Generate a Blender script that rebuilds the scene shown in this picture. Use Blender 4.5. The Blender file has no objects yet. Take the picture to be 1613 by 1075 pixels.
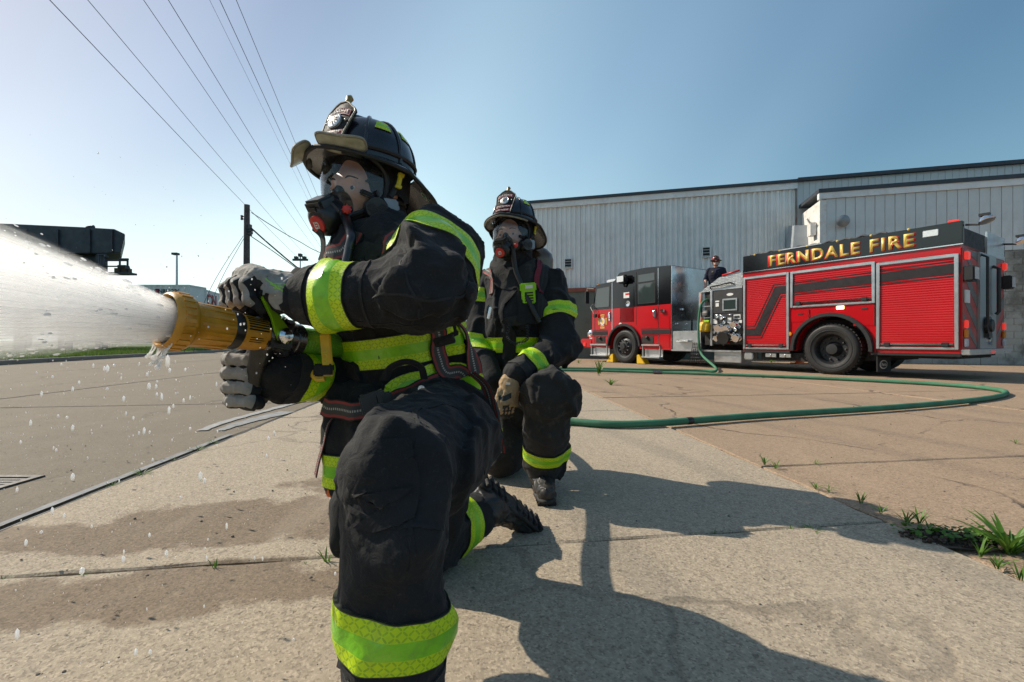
import bpy, bmesh, math, random
import numpy as np
from mathutils import Vector, Matrix

random.seed(7)
RNG = np.random.default_rng(7)
SC = bpy.context.scene
COL = SC.collection
PI = math.pi
R = math.radians

# ------------------------------------------------------------------ camera, sky, sun, exposure
CAM_H = 0.70
cam_data = bpy.data.cameras.new('camera')
cam_data.sensor_width = 36.0
cam_data.lens = 16.0
cam_data.clip_start = 0.02
cam_data.clip_end = 6000
cam = bpy.data.objects.new('camera', cam_data)
cam.location = (0, 0, CAM_H)
cam.rotation_euler = (R(90), 0, 0)
COL.objects.link(cam)
SC.camera = cam

SUN_EL, SUN_AZ = R(39), R(66)          # the sun stands left of the view and beyond the people
SUN_DIR = Vector((-math.sin(SUN_AZ) * math.cos(SUN_EL), math.cos(SUN_AZ) * math.cos(SUN_EL), math.sin(SUN_EL)))
world = bpy.data.worlds.new('World')
SC.world = world
world.use_nodes = True
wn = world.node_tree
wn.nodes.clear()
w_out = wn.nodes.new('ShaderNodeOutputWorld')
w_bg = wn.nodes.new('ShaderNodeBackground')
w_sky = wn.nodes.new('ShaderNodeTexSky')
w_sky.sky_type = 'NISHITA'
w_sky.sun_disc = False
w_sky.sun_elevation = SUN_EL
w_sky.sun_rotation = -SUN_AZ
w_sky.altitude = 100
w_sky.air_density = 1.4
w_sky.dust_density = 0.9
w_sky.ozone_density = 2.4
w_bg.inputs['Strength'].default_value = 0.113
w_hsv = wn.nodes.new('ShaderNodeHueSaturation')
w_hsv.inputs['Saturation'].default_value = 1.04
# thin summer haze: the last few degrees above the horizon look like the air just over them
w_tc = wn.nodes.new('ShaderNodeTexCoord'); w_sep = wn.nodes.new('ShaderNodeSeparateXYZ'); w_cmb = wn.nodes.new('ShaderNodeCombineXYZ')
w_max = wn.nodes.new('ShaderNodeMath'); w_max.operation = 'SMOOTH_MAX'; w_max.inputs[1].default_value = .20; w_max.inputs[2].default_value = .12
wn.links.new(w_tc.outputs['Generated'], w_sep.inputs[0]); wn.links.new(w_sep.outputs[0], w_cmb.inputs[0]); wn.links.new(w_sep.outputs[1], w_cmb.inputs[1])
wn.links.new(w_sep.outputs[2], w_max.inputs[0]); wn.links.new(w_max.outputs[0], w_cmb.inputs[2]); wn.links.new(w_cmb.outputs[0], w_sky.inputs[0])
wn.links.new(w_sky.outputs[0], w_hsv.inputs['Color'])
# milky aureole: hazy air is brightest in a broad fan about the sun and deepest away from it
w_nrm = wn.nodes.new('ShaderNodeVectorMath'); w_nrm.operation = 'NORMALIZE'
w_dot = wn.nodes.new('ShaderNodeVectorMath'); w_dot.operation = 'DOT_PRODUCT'; w_dot.inputs[1].default_value = SUN_DIR
w_map = wn.nodes.new('ShaderNodeMapRange'); w_map.inputs[1].default_value = -1
w_rmp = wn.nodes.new('ShaderNodeValToRGB'); w_rmp.color_ramp.interpolation = 'EASE'
els = w_rmp.color_ramp.elements
for pos, c in ((0.0, (.33, .37, .36)), (.50, (.31, .37, .36)), (.60, (.48, .50, .45)), (.70, (.60, .59, .50)), (.81, (.71, .65, .51)), (.935, (.41, .375, .345)), (1.0, (.26, .26, .26))):
    e = els[0] if pos == 0.0 else (els[len(els) - 1] if pos == 1.0 else els.new(pos))
    e.color = (*c, 1)
w_mul = wn.nodes.new('ShaderNodeVectorMath'); w_mul.operation = 'MULTIPLY'
w_dbl = wn.nodes.new('ShaderNodeVectorMath'); w_dbl.operation = 'SCALE'; w_dbl.inputs['Scale'].default_value = 2.0
wn.links.new(w_tc.outputs['Generated'], w_nrm.inputs[0]); wn.links.new(w_nrm.outputs[0], w_dot.inputs[0]); wn.links.new(w_dot.outputs['Value'], w_map.inputs[0]); wn.links.new(w_map.outputs[0], w_rmp.inputs[0])
wn.links.new(w_hsv.outputs[0], w_mul.inputs[0]); wn.links.new(w_rmp.outputs[0], w_mul.inputs[1]); wn.links.new(w_mul.outputs[0], w_dbl.inputs[0])
wn.links.new(w_dbl.outputs[0], w_bg.inputs[0])
wn.links.new(w_bg.outputs[0], w_out.inputs[0])

sun_data = bpy.data.lights.new('sun', 'SUN')
sun_data.energy = 3.8
sun_data.angle = R(0.55)
sun_data.color = (1.0, 0.91, 0.76)
sun = bpy.data.objects.new('sun', sun_data)
sun.rotation_euler = (-SUN_DIR).to_track_quat('-Z', 'Y').to_euler()
sun.location = SUN_DIR * 40
COL.objects.link(sun)

SC.view_settings.view_transform = 'Standard'
SC.view_settings.look = 'None'
SC.view_settings.gamma = 1.0
SC.view_settings.exposure = 0.48
SC.view_settings.use_curve_mapping = False
SC.cycles.use_denoising = True
SC.cycles.max_bounces = 10
SC.cycles.diffuse_bounces = 6
SC.cycles.transmission_bounces = 10
SC.cycles.volume_bounces = 8
SC.cycles.transparent_max_bounces = 96
SC.cycles.caustics_reflective = False
SC.cycles.caustics_refractive = False
SC.cycles.sample_clamp_indirect = 6.0

FPX = 717.0
def P(px, py, depth):
    """a point at the given distance in front of the tripod, seen along the measured bearing"""
    return Vector(((px - 806.5) / FPX * depth, depth, CAM_H + (537.5 - py) / FPX * depth))

# ------------------------------------------------------------------ materials
class NT:
    def __init__(self, name):
        self.m = bpy.data.materials.new(name)
        self.m.use_nodes = True
        self.t = self.m.node_tree
        self.b = self.t.nodes['Principled BSDF']
        self.out = self.t.nodes['Material Output']
    def n(self, kind, **kw):
        x = self.t.nodes.new(kind)
        for k, v in kw.items():
            if k.startswith('i_'):
                x.inputs[k[2:].replace('_', ' ')].default_value = v
            else:
                setattr(x, k, v)
        return x
    def l(self, a, b):
        self.t.links.new(a, b)
    def val(self, x, sock):
        if isinstance(x, (int, float)):
            sock.default_value = x
        else:
            self.l(x, sock)
    def math(self, op, a, b=0.0, c=None):
        x = self.n('ShaderNodeMath', operation=op)
        self.val(a, x.inputs[0]); self.val(b, x.inputs[1])
        if c is not None:
            self.val(c, x.inputs[2])
        return x.outputs[0]
    def noise(self, vec, scale, detail=4, rough=.55, dist=0.0):
        x = self.n('ShaderNodeTexNoise', i_Scale=scale, i_Detail=detail, i_Roughness=rough, i_Distortion=dist)
        self.l(vec, x.inputs['Vector'])
        return x.outputs['Fac']
    def voro(self, vec, scale, feature='F1', out='Distance'):
        x = self.n('ShaderNodeTexVoronoi', feature=feature, i_Scale=scale)
        self.l(vec, x.inputs['Vector'])
        return x.outputs[out]
    def ramp(self, fac, lo, hi, a=0.0, b=1.0):
        x = self.n('ShaderNodeMapRange')
        x.clamp = True
        self.l(fac, x.inputs[0])
        for i, v in enumerate((lo, hi, a, b)):
            x.inputs[i + 1].default_value = v
        return x.outputs[0]
    def mix(self, fac, a, b, mode='MIX'):
        x = self.n('ShaderNodeMix', data_type='RGBA', blend_type=mode)
        x.clamp_factor = True
        self.val(fac, x.inputs[0])
        for v, s in ((a, x.inputs[6]), (b, x.inputs[7])):
            if isinstance(v, tuple):
                s.default_value = (*v, 1) if len(v) == 3 else v
            else:
                self.l(v, s)
        return x.outputs[2]
    def coords(self, which='Object'):
        return self.n('ShaderNodeTexCoord').outputs[which]
    def attr(self, name, out='Fac'):
        return self.n('ShaderNodeAttribute', attribute_name=name).outputs[out]
    def bump(self, h, strength=.3, dist=.01, prev=None):
        x = self.n('ShaderNodeBump', i_Strength=strength, i_Distance=dist)
        self.l(h, x.inputs['Height'])
        if prev is not None:
            self.l(prev, x.inputs['Normal'])
        return x.outputs[0]
    def set(self, **kw):
        for k, v in kw.items():
            s = self.b.inputs[k.replace('_', ' ')]
            if isinstance(v, (int, float)):
                s.default_value = v
            elif isinstance(v, tuple):
                s.default_value = (*v, 1) if len(v) == 3 and s.type == 'RGBA' else v
            else:
                self.l(v, s)

def M(name, color, rough=.55, metal=0.0, vary=.12, scale=6.0, bump=0.0, bscale=60.0, coat=0.0, dirt=None, emit=None, spec=.5):
    """a plain material with some mottling, optional dirt and fine relief"""
    t = NT(name)
    o = t.coords()
    c = color
    if vary:
        f = t.ramp(t.noise(o, scale, 5), .3, .7)
        lo = tuple(x * (1 - vary) for x in color); hi = tuple(min(1, x * (1 + vary)) for x in color)
        c = t.mix(f, lo, hi)
    if dirt:
        f = t.ramp(t.noise(o, dirt[1], 6, .65), .52, .72, 0, dirt[2])
        c = t.mix(f, c, dirt[0])
    t.set(Base_Color=c, Roughness=rough, Metallic=metal, Specular_IOR_Level=spec)
    if coat:
        t.set(Coat_Weight=coat, Coat_Roughness=.06)
    if vary and rough > .15:
        t.set(Roughness=t.ramp(t.noise(o, scale * 2.3, 4), .3, .7, rough * .85, min(1, rough * 1.15)))
    if bump:
        t.set(Normal=t.bump(t.noise(o, bscale, 4), bump, .004))
    if emit:
        t.set(Emission_Color=emit[0], Emission_Strength=emit[1])
    return t.m

# ------------------------------------------------------------------ mesh building
def V(*a):
    return Vector(a)

def frame_of(d):
    d = Vector(d).normalized()
    u = d.cross(Vector((0, 0, 1)))
    if u.length < 1e-4:
        u = Vector((1, 0, 0))
    u.normalize()
    return u, d.cross(u).normalized() * -1, d

def spline(pts, n=8):
    pts = [Vector(p) for p in pts]
    if len(pts) < 3:
        return pts
    out = []
    for i in range(len(pts) - 1):
        p0 = pts[max(i - 1, 0)]; p1 = pts[i]; p2 = pts[i + 1]; p3 = pts[min(i + 2, len(pts) - 1)]
        for k in range(n):
            t = k / n
            out.append(.5 * ((2 * p1) + (p2 - p0) * t + (2 * p0 - 5 * p1 + 4 * p2 - p3) * t * t + (3 * p1 - p0 - 3 * p2 + p3) * t ** 3))
    out.append(pts[-1])
    return out

class MB:
    def __init__(self):
        self.v = []; self.f = []; self.m = []; self.s = []
        self.attrs = {}
    def add(self, verts, faces, mi=0, smooth=False):
        b = len(self.v)
        self.v += [tuple(x) for x in verts]
        for f in faces:
            self.f.append([b + i for i in f]); self.m.append(mi); self.s.append(smooth)
        return self
    def box(self, x0, x1, y0, y1, z0, z1, mi=0):
        v = [(x, y, z) for z in (z0, z1) for y in (y0, y1) for x in (x0, x1)]
        return self.add(v, [(0, 2, 3, 1), (4, 5, 7, 6), (0, 1, 5, 4), (2, 6, 7, 3), (0, 4, 6, 2), (1, 3, 7, 5)], mi)
    def obox(self, c, ax, ay, az, mi=0):
        c = Vector(c); ax = Vector(ax); ay = Vector(ay); az = Vector(az)
        v = [c + sx * ax + sy * ay + sz * az for sz in (-1, 1) for sy in (-1, 1) for sx in (-1, 1)]
        return self.add(v, [(0, 2, 3, 1), (4, 5, 7, 6), (0, 1, 5, 4), (2, 6, 7, 3), (0, 4, 6, 2), (1, 3, 7, 5)], mi)
    def tube(self, pts, r, n=10, caps=True, mi=0, flat=1.0):
        pts = [Vector(p) for p in pts]
        rr = r if isinstance(r, (list, tuple)) else [r] * len(pts)
        up = None; verts = []; faces = []
        for i, p in enumerate(pts):
            d = (pts[min(i + 1, len(pts) - 1)] - pts[max(i - 1, 0)])
            if d.length < 1e-9:
                d = Vector((0, 0, 1))
            d.normalize()
            if up is None:
                u = frame_of(d)[0]
            else:
                u = up - d * up.dot(d)
                if u.length < 1e-6:
                    u = frame_of(d)[0]
                u.normalize()
            up = u; w = d.cross(u)
            for k in range(n):
                a = 2 * PI * k / n
                verts.append(p + u * (math.cos(a) * rr[i]) + w * (math.sin(a) * rr[i] * flat))
        for i in range(len(pts) - 1):
            for k in range(n):
                faces.append((i * n + k, i * n + (k + 1) % n, (i + 1) * n + (k + 1) % n, (i + 1) * n + k))
        self.add(verts, faces, mi, True)
        if caps:
            b = len(self.v) - len(verts); L = len(verts)
            self.f.append([b + k for k in range(n)][::-1]); self.m.append(mi); self.s.append(False)
            self.f.append([b + L - n + k for k in range(n)]); self.m.append(mi); self.s.append(False)
        return self
    def lathe(self, prof, o, axis, n=32, mi=0, smooth=True, sharp=True):
        """prof: (distance along axis, radius) pairs; each ring doubled so the edges stay crisp"""
        u, w, d = frame_of(axis); o = Vector(o)
        for i in range(len(prof) - 1):
            vs = []
            for s, r in (prof[i], prof[i + 1]):
                for k in range(n):
                    a = 2 * PI * k / n
                    vs.append(o + d * s + u * (math.cos(a) * r) + w * (math.sin(a) * r))
            m_ = mi[i] if isinstance(mi, (list, tuple)) else mi
            self.add(vs, [(k, (k + 1) % n, n + (k + 1) % n, n + k) for k in range(n)], m_, smooth)
        return self
    def prism(self, poly, fn, t0, t1, mi=0):
        """poly: 2D outline; fn(a, b, t) gives the 3D point"""
        n = len(poly)
        vs = [fn(a, b, t0) for a, b in poly] + [fn(a, b, t1) for a, b in poly]
        fs = [list(range(n))[::-1], list(range(n, 2 * n))] + [(i, (i + 1) % n, n + (i + 1) % n, n + i) for i in range(n)]
        return self.add(vs, fs, mi)
    def sphere(self, c, rx, ry=None, rz=None, n=16, m=10, mi=0, axes=None):
        ry = ry or rx; rz = rz or rx; c = Vector(c)
        ax = axes or (V(1, 0, 0), V(0, 1, 0), V(0, 0, 1))
        vs = []
        for j in range(m + 1):
            ph = PI * j / m
            for k in range(n):
                a = 2 * PI * k / n
                vs.append(c + ax[0] * (rx * math.sin(ph) * math.cos(a)) + ax[1] * (ry * math.sin(ph) * math.sin(a)) + ax[2] * (rz * math.cos(ph)))
        fs = [(j * n + k, (j + 1) * n + k, (j + 1) * n + (k + 1) % n, j * n + (k + 1) % n) for j in range(m) for k in range(n)]
        return self.add(vs, fs, mi, True)
    def build(self, name, mats, parent=None, origin=None, bevel=0.0, xf=None, recalc=True, weld=True, location=None):
        me = bpy.data.meshes.new(name)
        vs = self.v
        if xf is not None:
            vs = [tuple(xf @ Vector(v)) for v in vs]
        if origin is not None:
            ox, oy, oz = origin
            vs = [(x - ox, y - oy, z - oz) for x, y, z in vs]
        me.from_pydata(vs, [], self.f)
        if not isinstance(mats, (list, tuple)):
            mats = [mats]
        for m in mats:
            me.materials.append(m)
        me.polygons.foreach_set('material_index', self.m)
        me.polygons.foreach_set('use_smooth', self.s)
        for k, arr in self.attrs.items():
            arr = np.asarray(arr, dtype=np.float32)
            if arr.ndim == 1:
                a = me.attributes.new(k, 'FLOAT', 'POINT'); a.data.foreach_set('value', arr)
            else:
                a = me.attributes.new(k, 'FLOAT_VECTOR', 'POINT'); a.data.foreach_set('vector', arr.ravel())
        if recalc or bevel:
            bm = bmesh.new(); bm.from_mesh(me)
            if weld and not self.attrs:
                bmesh.ops.remove_doubles(bm, verts=bm.verts, dist=1e-5)
            if recalc:
                bmesh.ops.recalc_face_normals(bm, faces=bm.faces)
            if bevel:
                es = [e for e in bm.edges if len(e.link_faces) == 2 and e.calc_face_angle(0) > .6]
                bmesh.ops.bevel(bm, geom=es, offset=bevel, segments=2, affect='EDGES', clamp_overlap=True)
            for e in bm.edges:
                if len(e.link_faces) == 2 and e.calc_face_angle(0) > .7:
                    e.smooth = False
            bm.to_mesh(me); bm.free()
        me.update()
        o = bpy.data.objects.new(name, me)
        if location is not None:
            o.location = location
        COL.objects.link(o)
        if parent is not None:
            o.parent = parent
        return o

def tag(o, label=None, cat=None, group=None, kind=None):
    if label: o['label'] = label
    if cat: o['category'] = cat
    if group: o['group'] = group
    if kind: o['kind'] = kind
    return o

def thing(name, label, cat, loc=(0, 0, 0), rotz=0.0, group=None):
    o = bpy.data.objects.new(name, None)
    o.empty_display_size = .2
    o.location = loc; o.rotation_euler = (0, 0, rotz)
    COL.objects.link(o)
    return tag(o, label, cat, group)

def copy_tree(o, parent=None):
    c = o.copy(); COL.objects.link(c); c.parent = parent
    for ch in list(o.children):
        copy_tree(ch, c)
    return c

def text(body, name, mat, parent, o, ux, uy, size, extrude=.002, offset=0.0, spacing=1.0, origin=None, width=None, align='CENTER', bend=0.0):
    """flat lettering standing on the plane through o with reading direction ux and up uy"""
    cu = bpy.data.curves.new(name, 'FONT')
    cu.body = body; cu.size = 1.0; cu.extrude = 0; cu.offset = offset
    cu.align_x = align; cu.align_y = 'CENTER'; cu.space_character = spacing; cu.resolution_u = 3
    ob = bpy.data.objects.new(name, cu); COL.objects.link(ob)
    dg = bpy.context.evaluated_depsgraph_get()
    me = bpy.data.meshes.new_from_object(ob.evaluated_get(dg))
    bpy.data.objects.remove(ob); bpy.data.curves.remove(cu)
    ux = Vector(ux).normalized(); uy = Vector(uy).normalized(); n = ux.cross(uy).normalized()
    xs = [v.co.x for v in me.vertices]
    sx = size
    if width:
        sx = width / max(1e-6, max(xs) - min(xs))
    base = Vector(o) - (Vector(origin) if origin is not None else Vector())
    for v in me.vertices:
        x, y = v.co.x * sx, v.co.y * size
        if bend:
            y -= bend * x * x
        v.co = base + ux * x + uy * y
    bm = bmesh.new(); bm.from_mesh(me)
    r = bmesh.ops.extrude_face_region(bm, geom=list(bm.faces))
    for g in r['geom']:
        if isinstance(g, bmesh.types.BMVert):
            g.co += n * extrude
    bmesh.ops.recalc_face_normals(bm, faces=bm.faces)
    bm.to_mesh(me); bm.free()
    me.materials.clear(); me.materials.append(mat)
    ob = bpy.data.objects.new(name, me); COL.objects.link(ob)
    if parent is not None:
        ob.parent = parent
    return ob
# ------------------------------------------------------------------ setting materials
def concrete(name, base, dark, speck=1.0, stain=None, crack=0.0):
    t = NT(name)
    o = t.coords()
    oi = t.n('ShaderNodeObjectInfo').outputs['Random']
    big = t.ramp(t.noise(o, .55, 6, .6, .6), .35, .68)
    mid = t.ramp(t.noise(o, 5.5, 6, .65), .3, .72)
    c = t.mix(big, base, dark)
    c = t.mix(t.math('MULTIPLY', mid, .35), c, tuple(x * 1.22 for x in base))
    # exposed aggregate: pale and dark grains of a few millimetres, then pits
    gcol = t.voro(o, 190, out='Color')
    g = t.n('ShaderNodeSeparateColor'); t.l(gcol, g.inputs[0])
    c = t.mix(t.ramp(g.outputs[0], .58, .92, 0, .7 * speck), c, tuple(x * .34 for x in dark))
    c = t.mix(t.ramp(g.outputs[1], .66, .95, 0, .7 * speck), c, tuple(min(1, x * 1.55) for x in base))
    g2 = t.n('ShaderNodeSeparateColor'); t.l(t.voro(o, 75, out='Color'), g2.inputs[0])
    c = t.mix(t.ramp(g2.outputs[0], .84, .97, 0, .38 * speck), c, tuple(x * .45 for x in dark))
    c = t.mix(t.ramp(g2.outputs[1], .86, .98, 0, .3 * speck), c, tuple(min(1, x * 1.5) for x in base))
    c = t.mix(t.ramp(t.noise(o, 75, 4, .7), .4, .66, .22, 0), c, tuple(x * .5 for x in dark))
    fine = t.noise(o, 420, 3, .7)
    c = t.mix(t.ramp(fine, .35, .7, .25, 0), c, tuple(x * .5 for x in dark))
    pit = t.ramp(t.noise(o, 38, 3, .5), .67, .73, 0, .7)
    c = t.mix(pit, c, tuple(x * .3 for x in dark))
    if stain:
        sp = t.n('ShaderNodeSeparateXYZ'); t.l(o, sp.inputs[0])
        wob = t.noise(o, 2.6, 7, .66)
        tot = None
        for (cx, cy, rx, ry) in stain:
            dx = t.math('DIVIDE', t.math('SUBTRACT', sp.outputs[0], cx), rx)
            dy = t.math('DIVIDE', t.math('SUBTRACT', sp.outputs[1], cy), ry)
            d = t.math('ADD', t.math('MULTIPLY', dx, dx), t.math('MULTIPLY', dy, dy))
            d = t.math('ADD', d, t.math('MULTIPLY', t.math('SUBTRACT', wob, .5), 4.6))
            f = t.ramp(d, .7, 1.1, .8, 0)
            tot = f if tot is None else t.math('MAXIMUM', tot, f)
        c = t.mix(tot, c, (.36, .29, .23), 'MULTIPLY')
    h = t.math('ADD', t.math('MULTIPLY', g.outputs[2], .5), t.math('MULTIPLY', fine, .6))
    h = t.math('SUBTRACT', h, t.math('MULTIPLY', pit, 1.6))
    if crack:
        wv = t.n('ShaderNodeVectorMath', operation='ADD')
        nz = t.n('ShaderNodeTexNoise', i_Scale=2.2, i_Detail=6.0)
        t.l(o, nz.inputs['Vector']); t.l(o, wv.inputs[0])
        sc = t.n('ShaderNodeVectorMath', operation='SCALE'); sc.inputs['Scale'].default_value = .5
        t.l(nz.outputs['Color'], sc.inputs[0]); t.l(sc.outputs[0], wv.inputs[1])
        e = t.voro(wv.outputs[0], .42, 'DISTANCE_TO_EDGE')
        k = t.math('MULTIPLY', t.ramp(e, .003, .008, 1, 0), t.ramp(t.noise(o, .9, 3), .45, .56, 0, crack))
        c = t.mix(k, c, tuple(x * .25 for x in dark))
        h = t.math('SUBTRACT', h, t.math('MULTIPLY', k, 3))
    # traffic film: long pale and dark drags, and oil spots
    st_ = t.n('ShaderNodeMapping'); st_.inputs['Scale'].default_value = (1.0, .22, 1.0); st_.inputs['Rotation'].default_value = (0, 0, R(24)); t.l(o, st_.inputs[0])
    c = t.mix(t.ramp(t.noise(st_.outputs[0], 2.6, 6, .62), .52, .74, 0, .3), c, tuple(min(1, x * 1.2) for x in base))
    c = t.mix(t.ramp(t.noise(st_.outputs[0], 1.7, 7, .7, .4), .58, .8, 0, .3), c, tuple(x * .7 for x in dark))
    c = t.mix(t.ramp(t.noise(o, 13, 2, .4), .74, .80, 0, .55), c, tuple(x * .35 for x in dark))
    c = t.mix(t.ramp(oi, 0, 1, 0, .22), c, tuple(x * .72 for x in base))
    t.set(Base_Color=c, Roughness=t.ramp(mid, 0, 1, .8, .93), Specular_IOR_Level=.35)
    t.set(Normal=t.bump(h, .7, .004, t.bump(t.noise(o, 22, 5), .25, .01)))
    return t.m

STAINS = [(-1.0, 1.80, .62, .24), (-.72, 1.33, .42, .15), (-1.55, 1.62, .55, .14), (-1.2, 1.22, .5, .12), (-.75, 2.25, .35, .14)]
MAT = {}
MAT['slab'] = concrete('pale_concrete', (.47, .385, .285), (.39, .315, .228), 1.0, STAINS, .45)
MAT['slab_brown'] = concrete('brown_concrete', (.41, .29, .195), (.33, .235, .155), .9, None, .9)
MAT['slab_road'] = concrete('road_concrete', (.245, .200, .145), (.20, .162, .118), .6, None, .5)
MAT['kerb'] = concrete('kerb_concrete', (.27, .25, .22), (.2, .185, .165), .7)
MAT['soil'] = M('joint_soil', (.013, .011, .009), .95, vary=.4, scale=20, bump=.6, bscale=90)
def far_ground():
    t = NT('far_ground')
    o = t.coords()
    f = t.ramp(t.noise(o, .08, 6), .42, .58)
    t.set(Base_Color=t.mix(f, (.19, .175, .15), (.12, .13, .07)), Roughness=.95)
    return t.m
MAT['far'] = far_ground()

# ------------------------------------------------------------------ ground sheet and slabs
b = MB()
b.add([(-2500, -400, -.10), (2500, -400, -.10), (2500, 3500, -.10), (-2500, 3500, -.10)], [(0, 1, 2, 3)])
tag(b.build('ground', MAT['far']), 'flat open ground reaching to the horizon', kind='structure')
b = MB()
b.add([(-60, -12, -.035), (60, -12, -.035), (60, 60, -.035), (-60, 60, -.035)], [(0, 1, 2, 3)])
tag(b.build('yard_base', MAT['soil']), 'dark soil showing in the joints between the slabs', kind='structure')

pave = thing('pavement', 'sunlit concrete yard of large slabs with weedy joints', None)
pave['kind'] = 'structure'
SK = -.09                                 # the joints run a little to the left of the view
def sx(a, y): return a + SK * y
def cy(c, x): return c + .14 * x
def corner(a, c):
    x = a
    for _ in range(6):
        y = cy(c, x); x = sx(a, y)
    return x, y
def slab(a0, a1, c0, c1, mat, dz, gap):
    p = [corner(a0 + gap, c0 + gap), corner(a1 - gap, c0 + gap), corner(a1 - gap, c1 - gap), corner(a0 + gap, c1 - gap)]
    cxm = sum(q[0] for q in p) / 4; cym = sum(q[1] for q in p) / 4
    top = []; low = []
    # a slightly ragged, chipped edge where the slab is near
    n = 26 if cym < 6 and abs(cxm) < 6 else 4
    for i in range(4):
        ax_, ay_ = p[i]; bx_, by_ = p[(i + 1) % 4]
        for k in range(n):
            q = k / n
            j = random.uniform(-.006, .006) if n > 4 and k else 0
            low.append((ax_ + (bx_ - ax_) * q, ay_ + (by_ - ay_) * q, j))
    N = len(low)
    vs = []
    for (x, y, j) in low:
        dx, dy = cxm - x, cym - y; L = math.hypot(dx, dy)
        vs.append((x + dx / L * j, y + dy / L * j, -.05))
    for (x, y, j) in low:
        dx, dy = cxm - x, cym - y; L = math.hypot(dx, dy)
        vs.append((x + dx / L * j, y + dy / L * j, dz - .006))
    for (x, y, j) in low:
        dx, dy = cxm - x, cym - y; L = math.hypot(dx, dy); e = .007 + abs(j)
        vs.append((x + dx / L * (j + e), y + dy / L * (j + e), dz))
    fs = [(r * N + i, r * N + (i + 1) % N, (r + 1) * N + (i + 1) % N, (r + 1) * N + i) for r in (0, 1) for i in range(N)]
    fs.append([2 * N + i for i in range(N)])
    m = MB(); m.add(vs, fs)
    return m.build('slab', mat, pave)
A_MID = (-1.75, 1.62)
for k in range(-3, 15):
    c0 = 1.56 + 2.9 * k
    slab(A_MID[0], A_MID[1], c0, c0 + 2.9, MAT['slab'], random.uniform(-.002, .002), .009)
AL = [-1.75, -5.7, -9.6, -13.5, -17.4, -21.3]
for i in range(5):
    for k in range(-2, 9):
        c0 = .35 + 5.2 * k + (.9 if i % 2 else 0)
        slab(AL[i + 1], AL[i], c0, c0 + 5.2, MAT['slab_road'], random.uniform(-.006, -.002), .007 if i else .020)
AR = [1.62, 5.6, 9.6, 13.6, 17.6, 21.6]
for i in range(5):
    for k in range(-3, 9):
        c0 = 2.38 + 3.15 * k + (0 if i % 2 else .0)
        slab(AR[i] + (.02 if i == 0 else 0), AR[i + 1], c0, c0 + 3.15, MAT['slab_brown'], random.uniform(-.006, -.001) - (.006 if i == 0 else 0), .007)
# the broken corner of the brown slab where soil and weeds show
b = MB()
pts = []
for k in range(40):
    a = 2 * PI * k / 40
    rr = 1 + .25 * math.sin(3 * a + 1) + random.uniform(-.12, .12)
    pts.append((1.62 + .155 * rr * math.cos(a) * 1.5 - .02, 1.60 + .07 * rr * math.sin(a) - .04 * math.cos(a), .001))
b.add(pts, [list(range(40))])
MAT['debris'] = M('soil_debris', (.06, .042, .03), .95, vary=.6, scale=60, bump=1.0, bscale=160)
broken = tag(b.build('soil_patch', MAT['debris']), 'dark soil filling the broken slab edge by the weeds', kind='structure')
# grey mortar patch and pale paint line beside the long joint
MAT['paint_old'] = M('worn_white_paint', (.31, .305, .30), .85, vary=.25, scale=12, dirt=((.2, .175, .145), 7, 1.0))
MAT['mortar'] = M('grey_mortar', (.25, .25, .25), .9, vary=.2, scale=12, bump=.4, bscale=120, dirt=((.2, .18, .15), 8, .7))
def strip(pts, w0, w1, z, name, mat, lab):
    pp = spline(pts, 10); m = MB(); vs = []
    for i, p in enumerate(pp):
        t = i / (len(pp) - 1)
        d = (pp[min(i + 1, len(pp) - 1)] - pp[max(i - 1, 0)]).normalized(); n = Vector((-d.y, d.x, 0))
        w = (w0 + (w1 - w0) * t) * (1 + random.uniform(-.2, .2))
        vs += [(p.x - n.x * w, p.y - n.y * w, z), (p.x + n.x * w, p.y + n.y * w, z)]
    m.add(vs, [(2 * i, 2 * i + 1, 2 * i + 3, 2 * i + 2) for i in range(len(pp) - 1)])
    return tag(m.build(name, mat), lab, kind='structure')
strip([(-2.42, 3.55, .0), (-2.48, 4.0, .0), (-2.45, 5.0, 0), (-2.40, 6.4, 0)], .035, .05, .0042, 'paint_marking', MAT['paint_old'], 'worn white paint line beside the long joint')
strip([(-2.28, 3.55, .0), (-2.30, 3.9, .0), (-2.22, 4.5, 0)], .03, .09, .0036, 'mortar_patch', MAT['mortar'], 'grey mortar patch along the long joint')

strip([(sx(-1.75, -2.5) - .005, -2.5, 0), (sx(-1.75, 3) - .005, 3, 0), (sx(-1.75, 9) - .005, 9, 0), (sx(-1.75, 30) - .005, 30, 0)], .007, .007, -.006, 'joint_seal', M('joint_seal', (.05, .05, .052), .6, vary=.3, scale=20), 'dark sealant running along the long joint')
strip([(sx(-1.75, .6) - .036, .6, 0), (sx(-1.75, 1.8) - .038, 1.8, 0), (sx(-1.75, 3.4) - .05, 3.4, 0)], .014, .022, .0036, 'mortar_edge', MAT['mortar'], 'grey mortar edge left of the long joint')
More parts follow.
